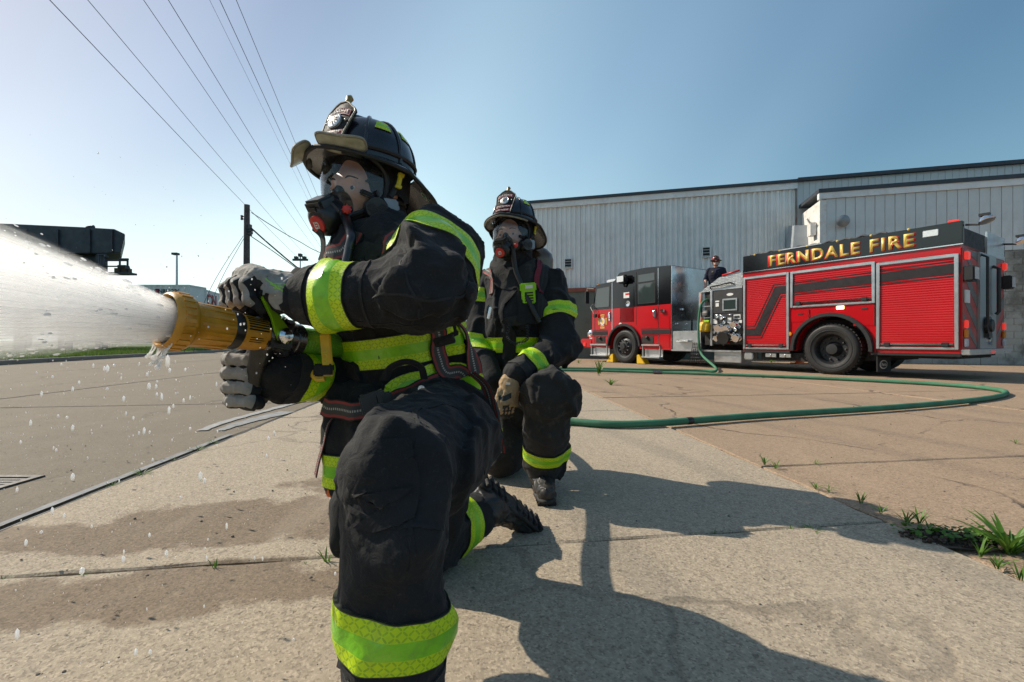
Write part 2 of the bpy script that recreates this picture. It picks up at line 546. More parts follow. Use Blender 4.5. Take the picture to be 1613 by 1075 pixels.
# drain grate at the left
MAT['iron'] = M('cast_iron', (.11, .105, .10), .6, .6, vary=.3, scale=30, dirt=((.16, .11, .07), 20, .6))
MAT['steel'] = M('galvanised_steel', (.42, .43, .44), .42, .9, vary=.12, scale=9)
dr = thing('drain_grate', 'iron drain grate set in the concrete left of the long joint', 'drain', (-2.72, 2.16, 0))
m = MB()
for x0, x1, y0, y1 in ((-.3, .3, -.2, -.165), (-.3, .3, .165, .2), (-.3, -.265, -.165, .165), (.265, .3, -.165, .165)):
    m.box(x0, x1, y0, y1, -.02, .006)
m.build('frame', MAT['iron'], dr)
bm_ = None
for k in range(9):
    m = MB(); m.box(-.262, .262, -.012, .012, -.02, .002)
    o = m.build('bar', MAT['iron'], dr) if bm_ is None else None
    if bm_ is None: bm_ = o
    else:
        o = bm_.copy(); COL.objects.link(o)
    o.location = (0, -.145 + k * .036, 0)
m = MB(); m.box(-.262, .262, -.162, .162, -.024, -.018); m.build('pit', MAT['soil'], dr)

# ------------------------------------------------------------------ far left: kerb, verge, road side
def kx(y): return -14.9 - .235 * (y - 13.4)
kerb = thing('kerb', 'low concrete kerb along the grass verge', None); kerb['kind'] = 'structure'
y = -6.0
while y < 70:
    y1 = y + 3.0
    m = MB()
    poly = [(0, -.05), (0, .11), (-.02, .135), (-.22, .135), (-.22, -.05)]
    m.prism(poly, lambda a, b_, t: (kx(t) + a, t, b_), y + .008, y1 - .008)
    m.build('kerb_stone', MAT['kerb'], kerb)
    y = y1
MAT['turf'] = M('turf', (.055, .085, .02), .95, vary=.5, scale=3.0, bump=.8, bscale=40, dirt=((.10, .085, .045), 1.5, .6))
m = MB()
m.add([(kx(-6) - .22, -6, .12), (kx(90) - .22, 90, .12), (kx(90) - 60, 90, .12), (kx(-6) - 60, -6, .12)], [(0, 1, 2, 3)])
tag(m.build('verge', MAT['turf']), 'grass verge beyond the kerb', kind='structure')
def leaf_mat(name, c1, c2, tr=.25):
    t = NT(name)
    o = t.coords()
    c = t.mix(t.ramp(t.noise(o, 9, 3), .35, .65), c1, c2)
    t.set(Base_Color=c, Roughness=.5)
    tl = t.n('ShaderNodeBsdfTranslucent'); t.l(c, tl.inputs[0])
    mx = t.n('ShaderNodeMixShader'); mx.inputs[0].default_value = tr
    t.l(t.b.outputs[0], mx.inputs[1]); t.l(tl.outputs[0], mx.inputs[2]); t.l(mx.outputs[0], t.out.inputs[0])
    return t.m
MAT['blade'] = leaf_mat('grass_blade', (.07, .14, .02), (.14, .2, .03), .35)
MAT['weed'] = leaf_mat('weed_leaf', (.06, .16, .015), (.13, .25, .03), .35)
MAT['dandelion'] = M('yellow_petal', (.8, .6, .02), .6, vary=0)
vs = []; fs = []
N = 26000
yy = 12 + (RNG.random(N) ** 2) * 55
dd = RNG.random(N) ** 1.4 * 11
hh = .05 + RNG.random(N) * .13
for i in range(N):
    x = kx(yy[i]) - .24 - dd[i]; a = RNG.random() * PI; w = .012 + yy[i] * .0006
    lx, ly = RNG.normal(0, .35, 2) * hh[i]
    bx, by = math.cos(a) * w, math.sin(a) * w
    k = len(vs)
    vs += [(x - bx, yy[i] - by, .115), (x + bx, yy[i] + by, .115), (x + lx, yy[i] + ly, .12 + hh[i])]
    fs.append((k, k + 1, k + 2))
m = MB(); m.add(vs, fs); o = m.build('grass', MAT['blade'], recalc=False)
tag(o, 'rough grass with yellow flowers on the verge', 'grass', kind='stuff')
vs = []; fs = []
for i in range(420):
    y_ = 12 + RNG.random() ** 2 * 40; x = kx(y_) - .3 - RNG.random() * 8; k = len(vs); s = .025 + y_ * .0007
    vs += [(x - s, y_, .2), (x, y_ - s, .21), (x + s, y_, .2), (x, y_ + s, .19)]; fs.append((k, k + 1, k + 2, k + 3))
m = MB(); m.add(vs, fs)
tag(m.build('flowers', MAT['dandelion'], recalc=False), 'tiny yellow flowers scattered in the verge grass', 'flowers', kind='stuff')
# ------------------------------------------------------------------ the warehouse behind the engine
MAT['metal_grey'] = M('painted_grey_siding', (.76, .76, .735), .5, .15, vary=.08, scale=1.5, dirt=((.42, .39, .34), .9, .35))
MAT['metal_grey2'] = M('painted_grey_panel', (.66, .66, .64), .5, .1, vary=.10, scale=1.2, dirt=((.36, .34, .3), 1.1, .35))
MAT['fascia'] = M('pale_fascia', (.78, .78, .77), .5, vary=.1, scale=2, dirt=((.3, .24, .18), 3, .3))
MAT['roof_trim'] = M('dark_roof_trim', (.045, .05, .06), .5, vary=.2)
MAT['white_post'] = M('white_painted_steel', (.74, .72, .68), .5, vary=.08, dirt=((.35, .2, .1), 4, .5))
MAT['green_wall'] = M('green_painted_block', (.13, .16, .13), .8, vary=.2, scale=2, dirt=((.08, .08, .07), 2, .5))
MAT['rust_trim'] = M('rust_red_trim', (.25, .075, .045), .7, vary=.2)
MAT['groove'] = M('dark_groove', (.05, .05, .05), .9, vary=0)
def block_mat():
    t = NT('painted_block')
    o = t.coords(); oi = t.n('ShaderNodeObjectInfo')
    g = t.n('ShaderNodeNewGeometry').outputs['Position']
    f = t.ramp(t.noise(g, .7, 6, .65), .47, .56)
    c = t.mix(t.ramp(t.noise(o, 7, 5), .3, .7), (.46, .44, .39), (.40, .385, .345))
    d = t.mix(t.ramp(t.noise(g, 11, 5), .3, .7), (.15, .135, .115), (.25, .235, .2))
    c = t.mix(f, c, d)
    c = t.mix(t.ramp(oi.outputs['Random'], 0, 1, 0, .25), c, (.3, .29, .26))
    t.set(Base_Color=c, Roughness=.85, Normal=t.bump(t.noise(o, 60, 4), .3, .006))
    return t.m
MAT['block'] = block_mat()

WD = Vector((.9659, -.2588, 0)); WN = Vector((-.2588, -.9659, 0))       # along the wall, out of the wall
W1 = Vector((.93, 19.15, 0)); W2 = Vector((10.03, 14.80, 0))
WROT = math.atan2(WD.y, WD.x)
def wall_thing(name, label, o): return thing(name, label, 'building', o, WROT)
# local frame of a wall: x along it, -y outwards (towards the yard), z up
wh = wall_thing('warehouse', 'tall grey corrugated metal warehouse with dark roof edge behind the fire engine', W1)
m = MB(); m.box(-1.0, 30, .10, 14, 0, 6.45); m.build('wall', MAT['metal_grey2'], wh)
m = MB(); m.box(-1.02, 9.72, -.10, .098, -.04, 2.70); m.build('lower_wall', MAT['green_wall'], wh)
for k in range(14):                                                     # piers between the painted bays
    if k % 2 == 0 and k < 12:
        m = MB(); m.box(-1.0 + k * .95, -.72 + k * .95, -.135, -.102, -.03, 2.69); m.build('pier', MAT['green_wall'], wh)
m = MB(); m.box(-1.04, 9.72, -.16, .095, 2.702, 2.86); m.build('sill_trim', MAT['rust_trim'], wh)
def corr_panel(w, z0, z1, pitch=.197, dep=.045):
    prof = []; x = 0
    while x < w - 1e-6:
        for dx, dy in ((0, 0), (.34, 0), (.46, -dep), (.86, -dep)):
            prof.append((x + dx * pitch, dy))
        x += pitch
    prof.append((w, 0))
    m = MB(); n = len(prof)
    vs = [(x, y, z0) for x, y in prof] + [(x, y, z1) for x, y in prof]
    m.add(vs, [(i, i + 1, n + i + 1, n + i) for i in range(n - 1)])
    return m
pw = .197 * 5
first = None
for k in range(11):
    if first is None:
        first = corr_panel(pw - .004, 2.862, 6.24).build('siding_panel', MAT['metal_grey'], wh); o = first
    else:
        o = first.copy(); COL.objects.link(o)
    o.location = (-1.0 + k * pw, .02 + random.uniform(-.004, .004), 0)
m = MB(); m.box(-1.06, 9.80, -.10, .098, 6.242, 6.46); m.build('fascia', MAT['fascia'], wh)
m = MB(); m.box(-1.12, 9.80, -.16, 14.1, 6.462, 6.57); m.build('roof_edge', MAT['roof_trim'], wh)
m = MB(); m.box(9.802, 30.1, -.14, 14.1, 6.50, 6.62); m.build('roof_edge', MAT['roof_trim'], wh)
m = MB(); m.box(9.735, 9.80, -.05, .097, -.02, 6.24); m.build('corner_trim', M('rusty_trim', (.24, .22, .2), .7, dirt=((.22, .07, .03), 5, .9)), wh)
first = None
for k in range(70):
    if first is None:
        m = MB(); m.box(0, .196, -.012, .098, 0, 6.496); first = m.build('siding_panel', MAT['metal_grey2'], wh, bevel=.004); o = first
    else:
        o = first.copy(); COL.objects.link(o)
    o.location = (9.804 + k * .203, random.uniform(-.004, .004), 0)
# louvred vents on the siding
def vent(x, z, w, h):
    m = MB()
    for a in ((x - .04, x, z, z + h), (x + w, x + w + .04, z, z + h), (x - .04, x + w + .04, z - .04, z), (x - .04, x + w + .04, z + h, z + h + .04)):
        m.box(a[0], a[1], -.10, -.026, a[2], a[3])
    f = m.build('vent', MAT['metal_grey2'], wh)
    for i in range(6):
        m = MB(); zz = z + h * (i + .2) / 6
        m.add([(x, -.085, zz), (x + w, -.085, zz), (x + w, -.035, zz + h / 8), (x, -.035, zz + h / 8)], [(0, 1, 2, 3)])
        m.build('louvre', MAT['groove'] if i % 2 else MAT['metal_grey2'], f)
    m = MB(); m.box(x, x + w, -.034, -.03, z, z + h); m.build('backing', MAT['groove'], f)
vent(6.6, 3.92, .24, .34)
vent(1.32, 3.72, .26, .34)
# grey vent hoods on the wall above the engine
m = MB()
m.add([(9.4, -.9, 3.95), (10.3, -.9, 3.95), (10.3, -.1, 3.95), (9.4, -.1, 3.95), (9.5, -.75, 4.75), (10.3, -.75, 4.75), (10.3, -.1, 4.9), (9.5, -.1, 4.9)],
      [(0, 1, 2, 3), (4, 5, 6, 7), (0, 1, 5, 4), (1, 2, 6, 5), (3, 0, 4, 7), (2, 3, 7, 6)])
MAT['duct'] = M('duct_sheet_metal', (.40, .43, .46), .45, .3, vary=.08)
hood = m.build('vent_hood', MAT['duct'], wh, bevel=.01)
m = MB(); m.box(10.302, 11.05, -.7, -.1, 4.15, 4.72); m.build('duct_box', MAT['duct'], wh, bevel=.01)

# the lower wing on the right
wg = wall_thing('warehouse_wing', 'lower grey panelled wing with painted block base at the right', W2)
m = MB(); m.box(.02, 16, .10, 1.75, 0, 5.30); m.build('wall', MAT['metal_grey2'], wg)
m = MB(); m.box(-.03, .16, -.04, 1.6, -.03, 5.26); m.build('corner_post', MAT['white_post'], wg)
first = None
for k in range(44):
    if first is None:
        m = MB(); m.box(0, .258, -.02, .098, 3.40, 5.30); first = m.build('siding_panel', MAT['metal_grey2'], wg, bevel=.005); o = first
    else:
        o = first.copy(); COL.objects.link(o)
    o.location = (.17 + k * .268, random.uniform(-.006, .003), 0)
m = MB(); m.box(-.06, 16, -.075, .095, 5.302, 5.50); m.build('fascia', MAT['fascia'], wg)
m = MB(); m.box(-.08, 16, -.11, 1.75, 5.502, 5.62); m.build('roof_edge', MAT['roof_trim'], wg)
m = MB(); m.box(.17, 16, .0, .097, -.03, 3.39); m.build('mortar', M('mortar_joint', (.3, .28, .25), .95), wg)
first = None
for r in range(17):
    for c in range(19):
        x = .6 + c * .402 + (.2 if r % 2 else 0)
        if x < 2.4: continue
        if first is None:
            m = MB(); m.box(.004, .396, -.012, .02, .004, .194); first = m.build('block', MAT['block'], wg, bevel=.006); o = first
        else:
            o = first.copy(); COL.objects.link(o)
        o.location = (x, random.uniform(-.003, .003), r * .198 - .01)
m = MB(); m.box(.17, 2.78, -.012, -.002, -.02, 3.38); m.build('render_coat', MAT['block'], wg)
lamp = MB(); lamp.lathe([(0, .05), (.16, .06), (.18, .17), (.22, .19), (.26, .12), (.27, 0)], (.55, -.02, 4.55), (0, -1, -.2), 20)
lamp.build('wall_lamp', M('lamp_grey', (.3, .31, .32), .4, .4), wg)
m = MB(); m.box(-.22, -.05, .2, .5, 4.2, 4.62); m.tube([(-.1, .3, 4.5), (-.35, .15, 4.75)], .03, 8); m.build('cable_box', MAT['white_post'], wg)

# ------------------------------------------------------------------ left background
RD = Vector((-.27, .963, 0)).normalized()                               # the road runs this way
MAT['cont'] = M('container_white', (.78, .76, .72), .55, vary=.1, scale=.6, dirt=((.45, .36, .28), .8, .5))
MAT['cont_grey'] = M('container_grey', (.58, .58, .57), .55, vary=.12, scale=.6, dirt=((.36, .28, .22), .8, .6))
MAT['cn_red'] = M('red_lettering', (.42, .03, .03), .6, vary=.15, scale=2)
MAT['mark_black'] = M('black_lettering', (.05, .05, .05), .6, vary=0)
def container(loc, rotz, L, mat, label, letters=4.9):
    t = thing('shipping_container', label, 'container', loc, rotz, 'freight containers along the rail siding')
    H = 2.85; Wd = 2.44
    m = MB()
    for y0, s in ((0, -1), (Wd, 1)):
        n = int(L / .55); xs = []
        for i in range(n):
            x = .1 + (L - .2) * i / n; d = (L - .2) / n
            xs += [(x, 0), (x + d * .3, 0), (x + d * .45, .045), (x + d * .85, .045)]
        xs.append((L - .1, 0)); N_ = len(xs)
        vs = [(x, y0 - s * (q - .04), .12) for x, q in xs] + [(x, y0 - s * (q - .04), H - .12) for x, q in xs]
        m.add(vs, [(i, i + 1, N_ + i + 1, N_ + i) for i in range(N_ - 1)])
    m.box(0.06, L - .06, .08, Wd - .08, .06, H - .03)
    m.build('shell', mat, t)
    m = MB()
    for x in (0, L - .12):
        for yy in (-.045, Wd - .075):
            m.box(x, x + .12, yy, yy + .12, 0, H)
    for z in (0, H - .12):
        m.box(.12, L - .12, -.045, .02, z, z + .12); m.box(.12, L - .12, Wd - .02, Wd + .045, z, z + .12)
        m.box(0, .06, .075, Wd - .075, z, z + .12); m.box(L - .06, L, .075, Wd - .075, z, z + .12)
    m.build('frame', mat, t)
    if letters:
        text('CN', 'lettering', MAT['cn_red'], t, (letters, -.052, 1.72), (1, 0, 0), (0, 0, 1), 1.75, .012, .03, 1.0, width=2.9)
        text('CNRU 286', 'lettering', MAT['mark_black'], t, (L - 2.2, -.052, 2.2), (1, 0, 0), (0, 0, 1), .55, .012, .01)
        text('45G1', 'lettering', MAT['mark_black'], t, (L - 2.2, -.052, 1.5), (1, 0, 0), (0, 0, 1), .45, .012, .01)
    return t
ra = math.atan2(RD.y, RD.x)
c0 = Vector((-32.0, 45.0, 0))
container((-43.9, 45, .55), 0, 12.0, MAT['cont_grey'], 'grey container in the lower row facing the road, behind the spray', 7.6)
container((-43.9, 45.02, 3.42), 0, 12.0, MAT['cont'], 'white lettered container in the upper row facing the road, left of the corner', 7.6)
pp = Vector((-32.3, 46.2, 0))
nm = ['nearest', 'middle', 'farthest']
for k in range(3):
    q = pp + RD * (k * 12.5)
    container((q.x, q.y, .55), ra, 12.2, MAT['cont_grey'], '%s grey container of the lower row running along the road' % nm[k], 0)
    container((q.x, q.y, 3.42), ra, 12.2, MAT['cont'], '%s white container of the upper row running along the road' % nm[k])

# dark hopper plant behind the spray
MAT['dark_steel'] = M('dark_weathered_steel', (.05, .058, .07), .6, .3, vary=.3, scale=1.5, dirt=((.09, .06, .04), 2, .5))
hp = thing('loading_hopper', 'dark steel loading hopper on a truss frame behind the water spray', 'hopper', (-33, 30, 0))
def hx(px): return (px - 806.5) / FPX * 30 + 33
def hz(py): return CAM_H + (537.5 - py) / FPX * 30
m = MB(); m.prism([(hx(-90), hz(348)), (hx(130), hz(358)), (hx(180), hz(361)), (hx(197), hz(369)), (hx(190), hz(398)), (hx(165), hz(399)), (hx(-60), hz(400))], lambda a, c, t: (a - .85 * t, t, c), 0, 3.0)
body = m.build('hopper_body', MAT['dark_steel'], hp, bevel=.03)
m = MB()
for px in (-60, -10, 40, 90, 140, 175):
    m = MB(); m.box(hx(px), hx(px) + .14, -.09, -.002, hz(398), hz(362)); m.build('stiffener', MAT['dark_steel'], body)
for (xa, xb) in ((-60, -40), (20, 30), (90, 100), (150, 160)):
    for y_ in (.2, 2.5):
        m = MB(); m.box(hx(xa) - .85 * y_, hx(xb) - .85 * y_, y_, y_ + .35, -.1, hz(398)); m.build('leg', MAT['dark_steel'], hp)
for xa, xb in ((-60, 20), (20, 90), (90, 150)):
    m = MB(); m.tube([(hx(xa + 5), .35, hz(402)), (hx(xb + 5), .35, hz(470))], .11, 6); m.tube([(hx(xb + 5), .4, hz(402)), (hx(xa + 5), .4, hz(470))], .11, 6)
    m.build('brace', MAT['dark_steel'], hp)
m = MB(); m.prism([(hx(40), hz(399.5)), (hx(160), hz(399.5)), (hx(168), hz(428)), (hx(150), hz(440)), (hx(95), hz(452)), (hx(60), hz(430))], lambda a, c, t: (a - .85 * t, t, c), .6, 2.2)
m.build('chute', MAT['dark_steel'], hp)
m = MB(); m.tube(spline([(hx(133) - 1.2, 1.5, hz(360)), (hx(133) - 1.2, 1.5, hz(352)), (hx(136) - 1.2, 1.5, hz(349.5)), (hx(143) - 1.2, 1.5, hz(349))], 5), .14, 10); m.build('exhaust_pipe', MAT['dark_steel'], hp)
m = MB(); m.box(hx(160), hx(214), -.6, .1, hz(434), hz(431)); m.build('platform', MAT['dark_steel'], hp)
m = MB(); m.box(hx(188), hx(207), -.4, .05, hz(431), hz(424)); m.box(hx(192), hx(204), -.35, .0, hz(424), hz(419)); m.build('motor', M('rusty_motor', (.14, .08, .05), .8), hp)
for px in (168, 177, 200, 212):
    m = MB(); m.tube([(hx(px), -.55, hz(431)), (hx(px), -.55, hz(404 if px < 180 else 411))], .06, 6); m.build('railing_post', MAT['dark_steel'], hp)
m = MB()
m.tube([(hx(165), -.55, hz(404)), (hx(178), -.55, hz(404))], .055, 6); m.tube([(hx(177), -.55, hz(413)), (hx(212), -.55, hz(413))], .055, 6); m.tube([(hx(200), -.55, hz(411)), (hx(213), -.55, hz(411))], .07, 6)
m.tube([(hx(177), -.55, hz(422)), (hx(212), -.55, hz(422))], .05, 6); m.sphere((hx(212), -.55, hz(425)), .14); m.sphere((hx(179), -.55, hz(407)), .12)
m.build('railing', MAT['dark_steel'], hp)

# utility pole with its cables
MAT['wood_pole'] = M('weathered_pole_wood', (.075, .068, .065), .85, vary=.35, scale=5, bump=.5, bscale=30)
MAT['cable'] = M('cable_black', (.02, .025, .03), .5, vary=0)
pt = P(389, 323, 22)
up = thing('utility_pole', 'dark wooden utility pole beyond the gloved hand', 'utility pole', (pt.x, 22, 0))
m = MB(); m.tube([(-.06, 0, -.1), (-.02, 0, 3.5), (0, 0, pt.z)], [.17, .15, .125], 14); m.build('trunk', MAT['wood_pole'], up)
m = MB(); m.box(-.02, .02, -.13, -.11, .5, 6.9); m.build('ground_strip', MAT['iron'], up)
for dz in (.62, .74):
    m = MB(); m.lathe([(0, .03), (.03, .07), (.06, .045), (.09, .07), (.12, .03)], (-.24, -.02, pt.z - dz), (0, 0, 1), 12); m.tube([(-.24, -.02, pt.z - dz + .05), (0, -.02, pt.z - dz + .05)], .02, 6)
    m.build('insulator', MAT['iron'], up)
m = MB(); m.tube([Vector((.19 + .16 * math.cos(a), -.12, pt.z - 1.45 + .11 * math.sin(a) + .02 * a)) for a in np.linspace(0, 4 * PI, 30)], .018, 6); m.build('cable_coil', MAT['cable'], up)
m = MB(); m.box(.10, .19, -.1, .1, pt.z - 1.5, pt.z - .95); m.build('bracket', MAT['iron'], up)
def cable(name, pts, r, label, group=None, cat='cable'):
    m = MB(); m.tube(spline(pts, 10), r, 6)
    return tag(m.build(name, MAT['cable']), label, cat, group)
cable('service_cable', [P(396, 335, 22), P(430, 357, 23.5), P(470, 380, 25.5), P(520, 404, 28), P(640, 440, 34)], .018, 'thin service cable leaving the pole just below its top', 'cables leaving the utility pole')
cable('service_cable', [P(396, 360, 22), P(430, 390, 22.8), P(478, 429, 24), P(540, 470, 26), P(640, 520, 30)], .035, 'thick black cable sagging from the middle of the pole', 'cables leaving the utility pole')
cable('service_cable', [P(396, 373, 22), P(430, 396, 22.8), P(478, 431, 24.05), P(540, 476, 26), P(640, 527, 30)], .02, 'thin lower cable sagging beneath the thick black one', 'cables leaving the utility pole')
cable('guy_wire', [P(383, 372, 22), P(334, 450, 21), P(290, 555, 19.6)], .011, 'left guy wire bracing the utility pole', 'guy wires of the utility pole', 'wire')
cable('guy_wire', [P(384, 376, 22), P(344, 450, 21.2), P(304, 556, 19.9)], .011, 'right guy wire bracing the utility pole', 'guy wires of the utility pole', 'wire')
# overhead lines (bearing at the top of the frame, height, radius)
LN = [(78, 8.6, .010, 'leftmost overhead power line, passing the pole top'), (138, 9.4, .009, 'second overhead power line from the left'), (226, 9.6, .009, 'third overhead power line from the left'),
      (265, 9.6, .010, 'fourth overhead power line, in the middle of the seven'), (330, 10.2, .005, 'faint thin overhead line, fifth from the left'), (346, 10.0, .010, 'sixth overhead line, close beside the faint one'), (372, 10.2, .009, 'overhead power line nearest to the helmet, rightmost of seven')]
for px, h, r, lab in LN:
    kk = (px - 806.5) / FPX; q = (598 - 806.5) / FPX
    Y0 = FPX * (h - CAM_H) / 537.5
    a = (kk - q) * Y0
    pts = []
    for Y in (-14, -4, Y0 * .5, Y0, Y0 * 1.6, 22, 34, 48, 64):
        sag = .0 if Y < Y0 else -.18 * math.sin(min(1, (Y - Y0) / 40) * PI)
        pts.append((a + q * Y, Y, h + sag))
    pts.sort(key=lambda p: p[1])
    cable('power_line', pts, r, lab, 'overhead power lines')
# lamp masts and bushes far off
def mast(px, py, d, label, cross):
    p = P(px, py, d); t = thing('light_mast', label, 'lamp post', (p.x, d, 0))
    m = MB(); m.tube([(0, 0, 0), (0, 0, p.z)], [.2, .11], 10); m.build('pole', MAT['steel'], t)
    m = MB()
    if cross:
        m.box(-1.5, 1.5, -.2, .2, p.z - .9, p.z - .5); m.box(-1.1, -.5, -.4, .4, p.z - .5, p.z - .05); m.box(.5, 1.1, -.4, .4, p.z - .5, p.z - .05); m.box(-.3, .3, -.4, .4, p.z - .1, p.z + .5)
    else:
        m.box(-.55, .2, -.3, .3, p.z, p.z + .28)
    m.build('lamp_head', MAT['dark_steel'], t, bevel=.03)
mast(278.5, 402, 60, 'slim light mast above the white containers', False)
mast(473, 404, 90, 'far light mast with crossed lamp heads right of the pole', True)
MAT['bush'] = leaf_mat('far_foliage', (.035, .06, .022), (.075, .10, .035), .2)
for i, (px, d, h, w, lab) in enumerate([(440, 70, 4.6, 3.4, 'bushy green tree beyond the nozzle, left of the pair'), (458, 82, 4.0, 4.0, 'bushy green tree beyond the sleeve cuff, right of the pair')]):
    p = P(px, 537, d); t = thing('far_tree', lab, 'tree', (p.x, d, -.1), 0, 'far trees beyond the nozzle')
    m = MB(); m.tube([(0, 0, 0), (.1, 0, h * .5), (0, .1, h * .8)], [.2, .14, .05], 8); m.build('trunk', MAT['wood_pole'], t)
    m = MB()
    for k in range(900):
        v = RNG.normal(0, 1, 3); v /= np.linalg.norm(v); rr = RNG.random() ** .4 * (1 + .25 * math.sin(5 * v[0] + i) * math.cos(4 * v[1]))
        c = Vector((v[0] * w * .55 * rr, v[1] * w * .55 * rr, h * .6 + v[2] * h * .42 * rr)); a = Vector(RNG.normal(0, .2, 3)); d2 = Vector(RNG.normal(0, .2, 3))
        m.add([c - a, c + d2, c + a, c - d2], [(0, 1, 2, 3)])
    m.build('crown', MAT['bush'], t, recalc=False)
# rail fence in front of the containers
fn = thing('pipe_fence', 'low grey pipe fence on the verge before the containers', 'fence', (0, 0, 0))
prev = None
for k in range(9):
    q = Vector((-24.5, 33, 0)) + RD * (k * 3)
    m = MB(); m.tube([(q.x, q.y, 0), (q.x, q.y, 1.15)], .04, 6); m.build('post', MAT['steel'], fn)
for z in (.6, 1.1):
    a_ = Vector((-24.5, 33, z)); m = MB(); m.tube([a_, a_ + RD * 24], .03, 6); m.build('rail', MAT['steel'], fn)

# a belt of trees across the road, left of and behind the tripod: it shows in the engine's paint and windows
MAT['belt'] = leaf_mat('belt_foliage', (.022, .04, .014), (.05, .075, .022), .15)
m = MB()
for k in range(26):
    y0 = -42 + k * 2.6 + RNG.normal(0, .5); x0 = -34 - abs(RNG.normal(0, 2.5)) - max(0, (y0 + 2) * .30); h = 6.5 + RNG.random() * 4.0; w = 2.6 + RNG.random() * 1.4
    for q in range(520):
        v = RNG.normal(0, 1, 3); v /= np.linalg.norm(v); rr = RNG.random() ** .35
        c = Vector((x0 + v[0] * w * rr, y0 + v[1] * w * rr, h * .55 + v[2] * h * .5 * rr)); a = Vector(RNG.normal(0, .33, 3)); d2 = Vector(RNG.normal(0, .33, 3))
        m.add([c - a, c + d2, c + a, c - d2], [(0, 1, 2, 3)])
    m.tube([(x0, y0, -.1), (x0, y0, h * .5)], [.22, .1], 6)
tag(m.build('woods', MAT['belt'], recalc=False), 'belt of dark trees across the road, mirrored in the engine', 'woods', kind='stuff')
# ------------------------------------------------------------------ the fire engine
def paint(name, color, rough=.22):
    t = NT(name); o = t.coords()
    c = t.mix(t.ramp(t.noise(o, 1.3, 5), .35, .7), color, tuple(x * .85 for x in color))
    # road dust low down
    sp = t.n('ShaderNodeSeparateXYZ'); t.l(o, sp.inputs[0])
    dz = t.ramp(sp.outputs[2], .45, .8, .10, 0)
    dn = t.math('MULTIPLY', dz, t.ramp(t.noise(o, 7, 6, .7), .3, .7))
    c = t.mix(dn, c, (.22, .18, .14))
    t.set(Base_Color=c, Roughness=t.math('ADD', rough, t.math('MULTIPLY', dn, .6)), Coat_Weight=.22, Coat_Roughness=.05)
    t.set(Normal=t.bump(t.noise(o, 1.6, 2), .02, .05))
    return t.m
MAT['red'] = paint('engine_red', (.50, .0035, .009))
MAT['black'] = paint('engine_black', (.006, .006, .008), .12)
MAT['red_bar'] = M('bumper_red', (.5, .01, .012), .35, vary=.1)
MAT['rubber'] = M('tyre_rubber', (.010, .010, .0105), .6, vary=.25, scale=14, bump=.2, bscale=90, dirt=((.06, .052, .042), 5, .3))
MAT['trim_black'] = M('black_plastic', (.015, .015, .016), .5, vary=.15)
MAT['chrome'] = M('chrome', (.75, .76, .78), .12, 1.0, vary=0)
MAT['alu'] = M('brushed_aluminium', (.62, .63, .64), .32, .9, vary=.08, scale=5)
MAT['chassis'] = M('chassis_black', (.014, .013, .012), .8, vary=.4, scale=6, dirt=((.07, .06, .05), 4, .4))
MAT['panel_black'] = M('pump_panel_black', (.028, .028, .03), .45, vary=.2, scale=20, bump=.2, bscale=300)
MAT['stripe'] = M('graphite_stripe', (.022, .016, .018), .35, vary=.15)
MAT['stripe_red'] = M('dark_red_pinstripe', (.16, .01, .012), .35, vary=0)
MAT['white_lbl'] = M('white_label', (.72, .72, .7), .5, vary=.05)
MAT['yellow'] = M('safety_yellow', (.75, .46, .01), .5, vary=.12, dirt=((.3, .2, .08), 9, .5))
MAT['orange'] = M('safety_orange', (.8, .16, .02), .5, vary=.1, dirt=((.3, .1, .04), 8, .5))
MAT['lens_red'] = M('lit_red_lens', (.6, .02, .02), .25, vary=0, emit=((1, .06, .04), .35))
MAT['lens_amber'] = M('lit_amber_lens', (.8, .4, .1), .25, vary=0, emit=((1, .5, .2), 4.0))
MAT['lens_amber2'] = M('amber_lens', (.7, .25, .02), .25, vary=0)
MAT['lens_white'] = M('clear_lens', (.7, .72, .74), .12, .2, vary=.1, scale=30)
def steel_mat():
    t = NT('polished_steel'); o = t.coords()
    f = t.noise(o, 2.2, 4)
    t.set(Base_Color=(.70, .70, .69), Metallic=1.0, Roughness=t.ramp(f, .3, .7, .16, .32), Normal=t.bump(t.noise(o, 3.5, 2), .05, .05))
    return t.m
MAT['polished'] = steel_mat()
def tread_mat():
    t = NT('diamond_plate'); o = t.coords()
    m = t.n('ShaderNodeMapping'); m.inputs['Rotation'].default_value = (R(45), R(45), R(45)); t.l(o, m.inputs[0])
    v = t.n('ShaderNodeTexVoronoi', i_Scale=26.0, i_Randomness=.0); t.l(o, v.inputs[0])
    h = t.ramp(v.outputs['Distance'], .15, .34, 1, 0)
    c = t.mix(h, (.42, .43, .44), (.66, .67, .68))
    t.set(Base_Color=c, Metallic=.9, Roughness=.34, Normal=t.bump(h, .8, .006))
    return t.m
MAT['tread'] = tread_mat()
def cab_glass():
    t = NT('tinted_glass'); o = t.coords()
    t.set(Base_Color=(.035, .05, .05), Roughness=.04, Specular_IOR_Level=.7, Coat_Weight=.6, Coat_Roughness=.02)
    t.set(Normal=t.bump(t.noise(o, 1.5, 2), .04, .04))
    return t.m
MAT['cab_glass'] = cab_glass()
def gold_mat():
    t = NT('gold_leaf'); o = t.coords()
    v = t.voro(o, 16, out='Color'); s = t.n('ShaderNodeSeparateColor'); t.l(v, s.inputs[0])
    c = t.mix(t.ramp(s.outputs[0], .2, .9), (.78, .56, .15), (.62, .42, .09))
    t.set(Base_Color=c, Metallic=.15, Roughness=.4)
    return t.m
MAT['gold'] = gold_mat()

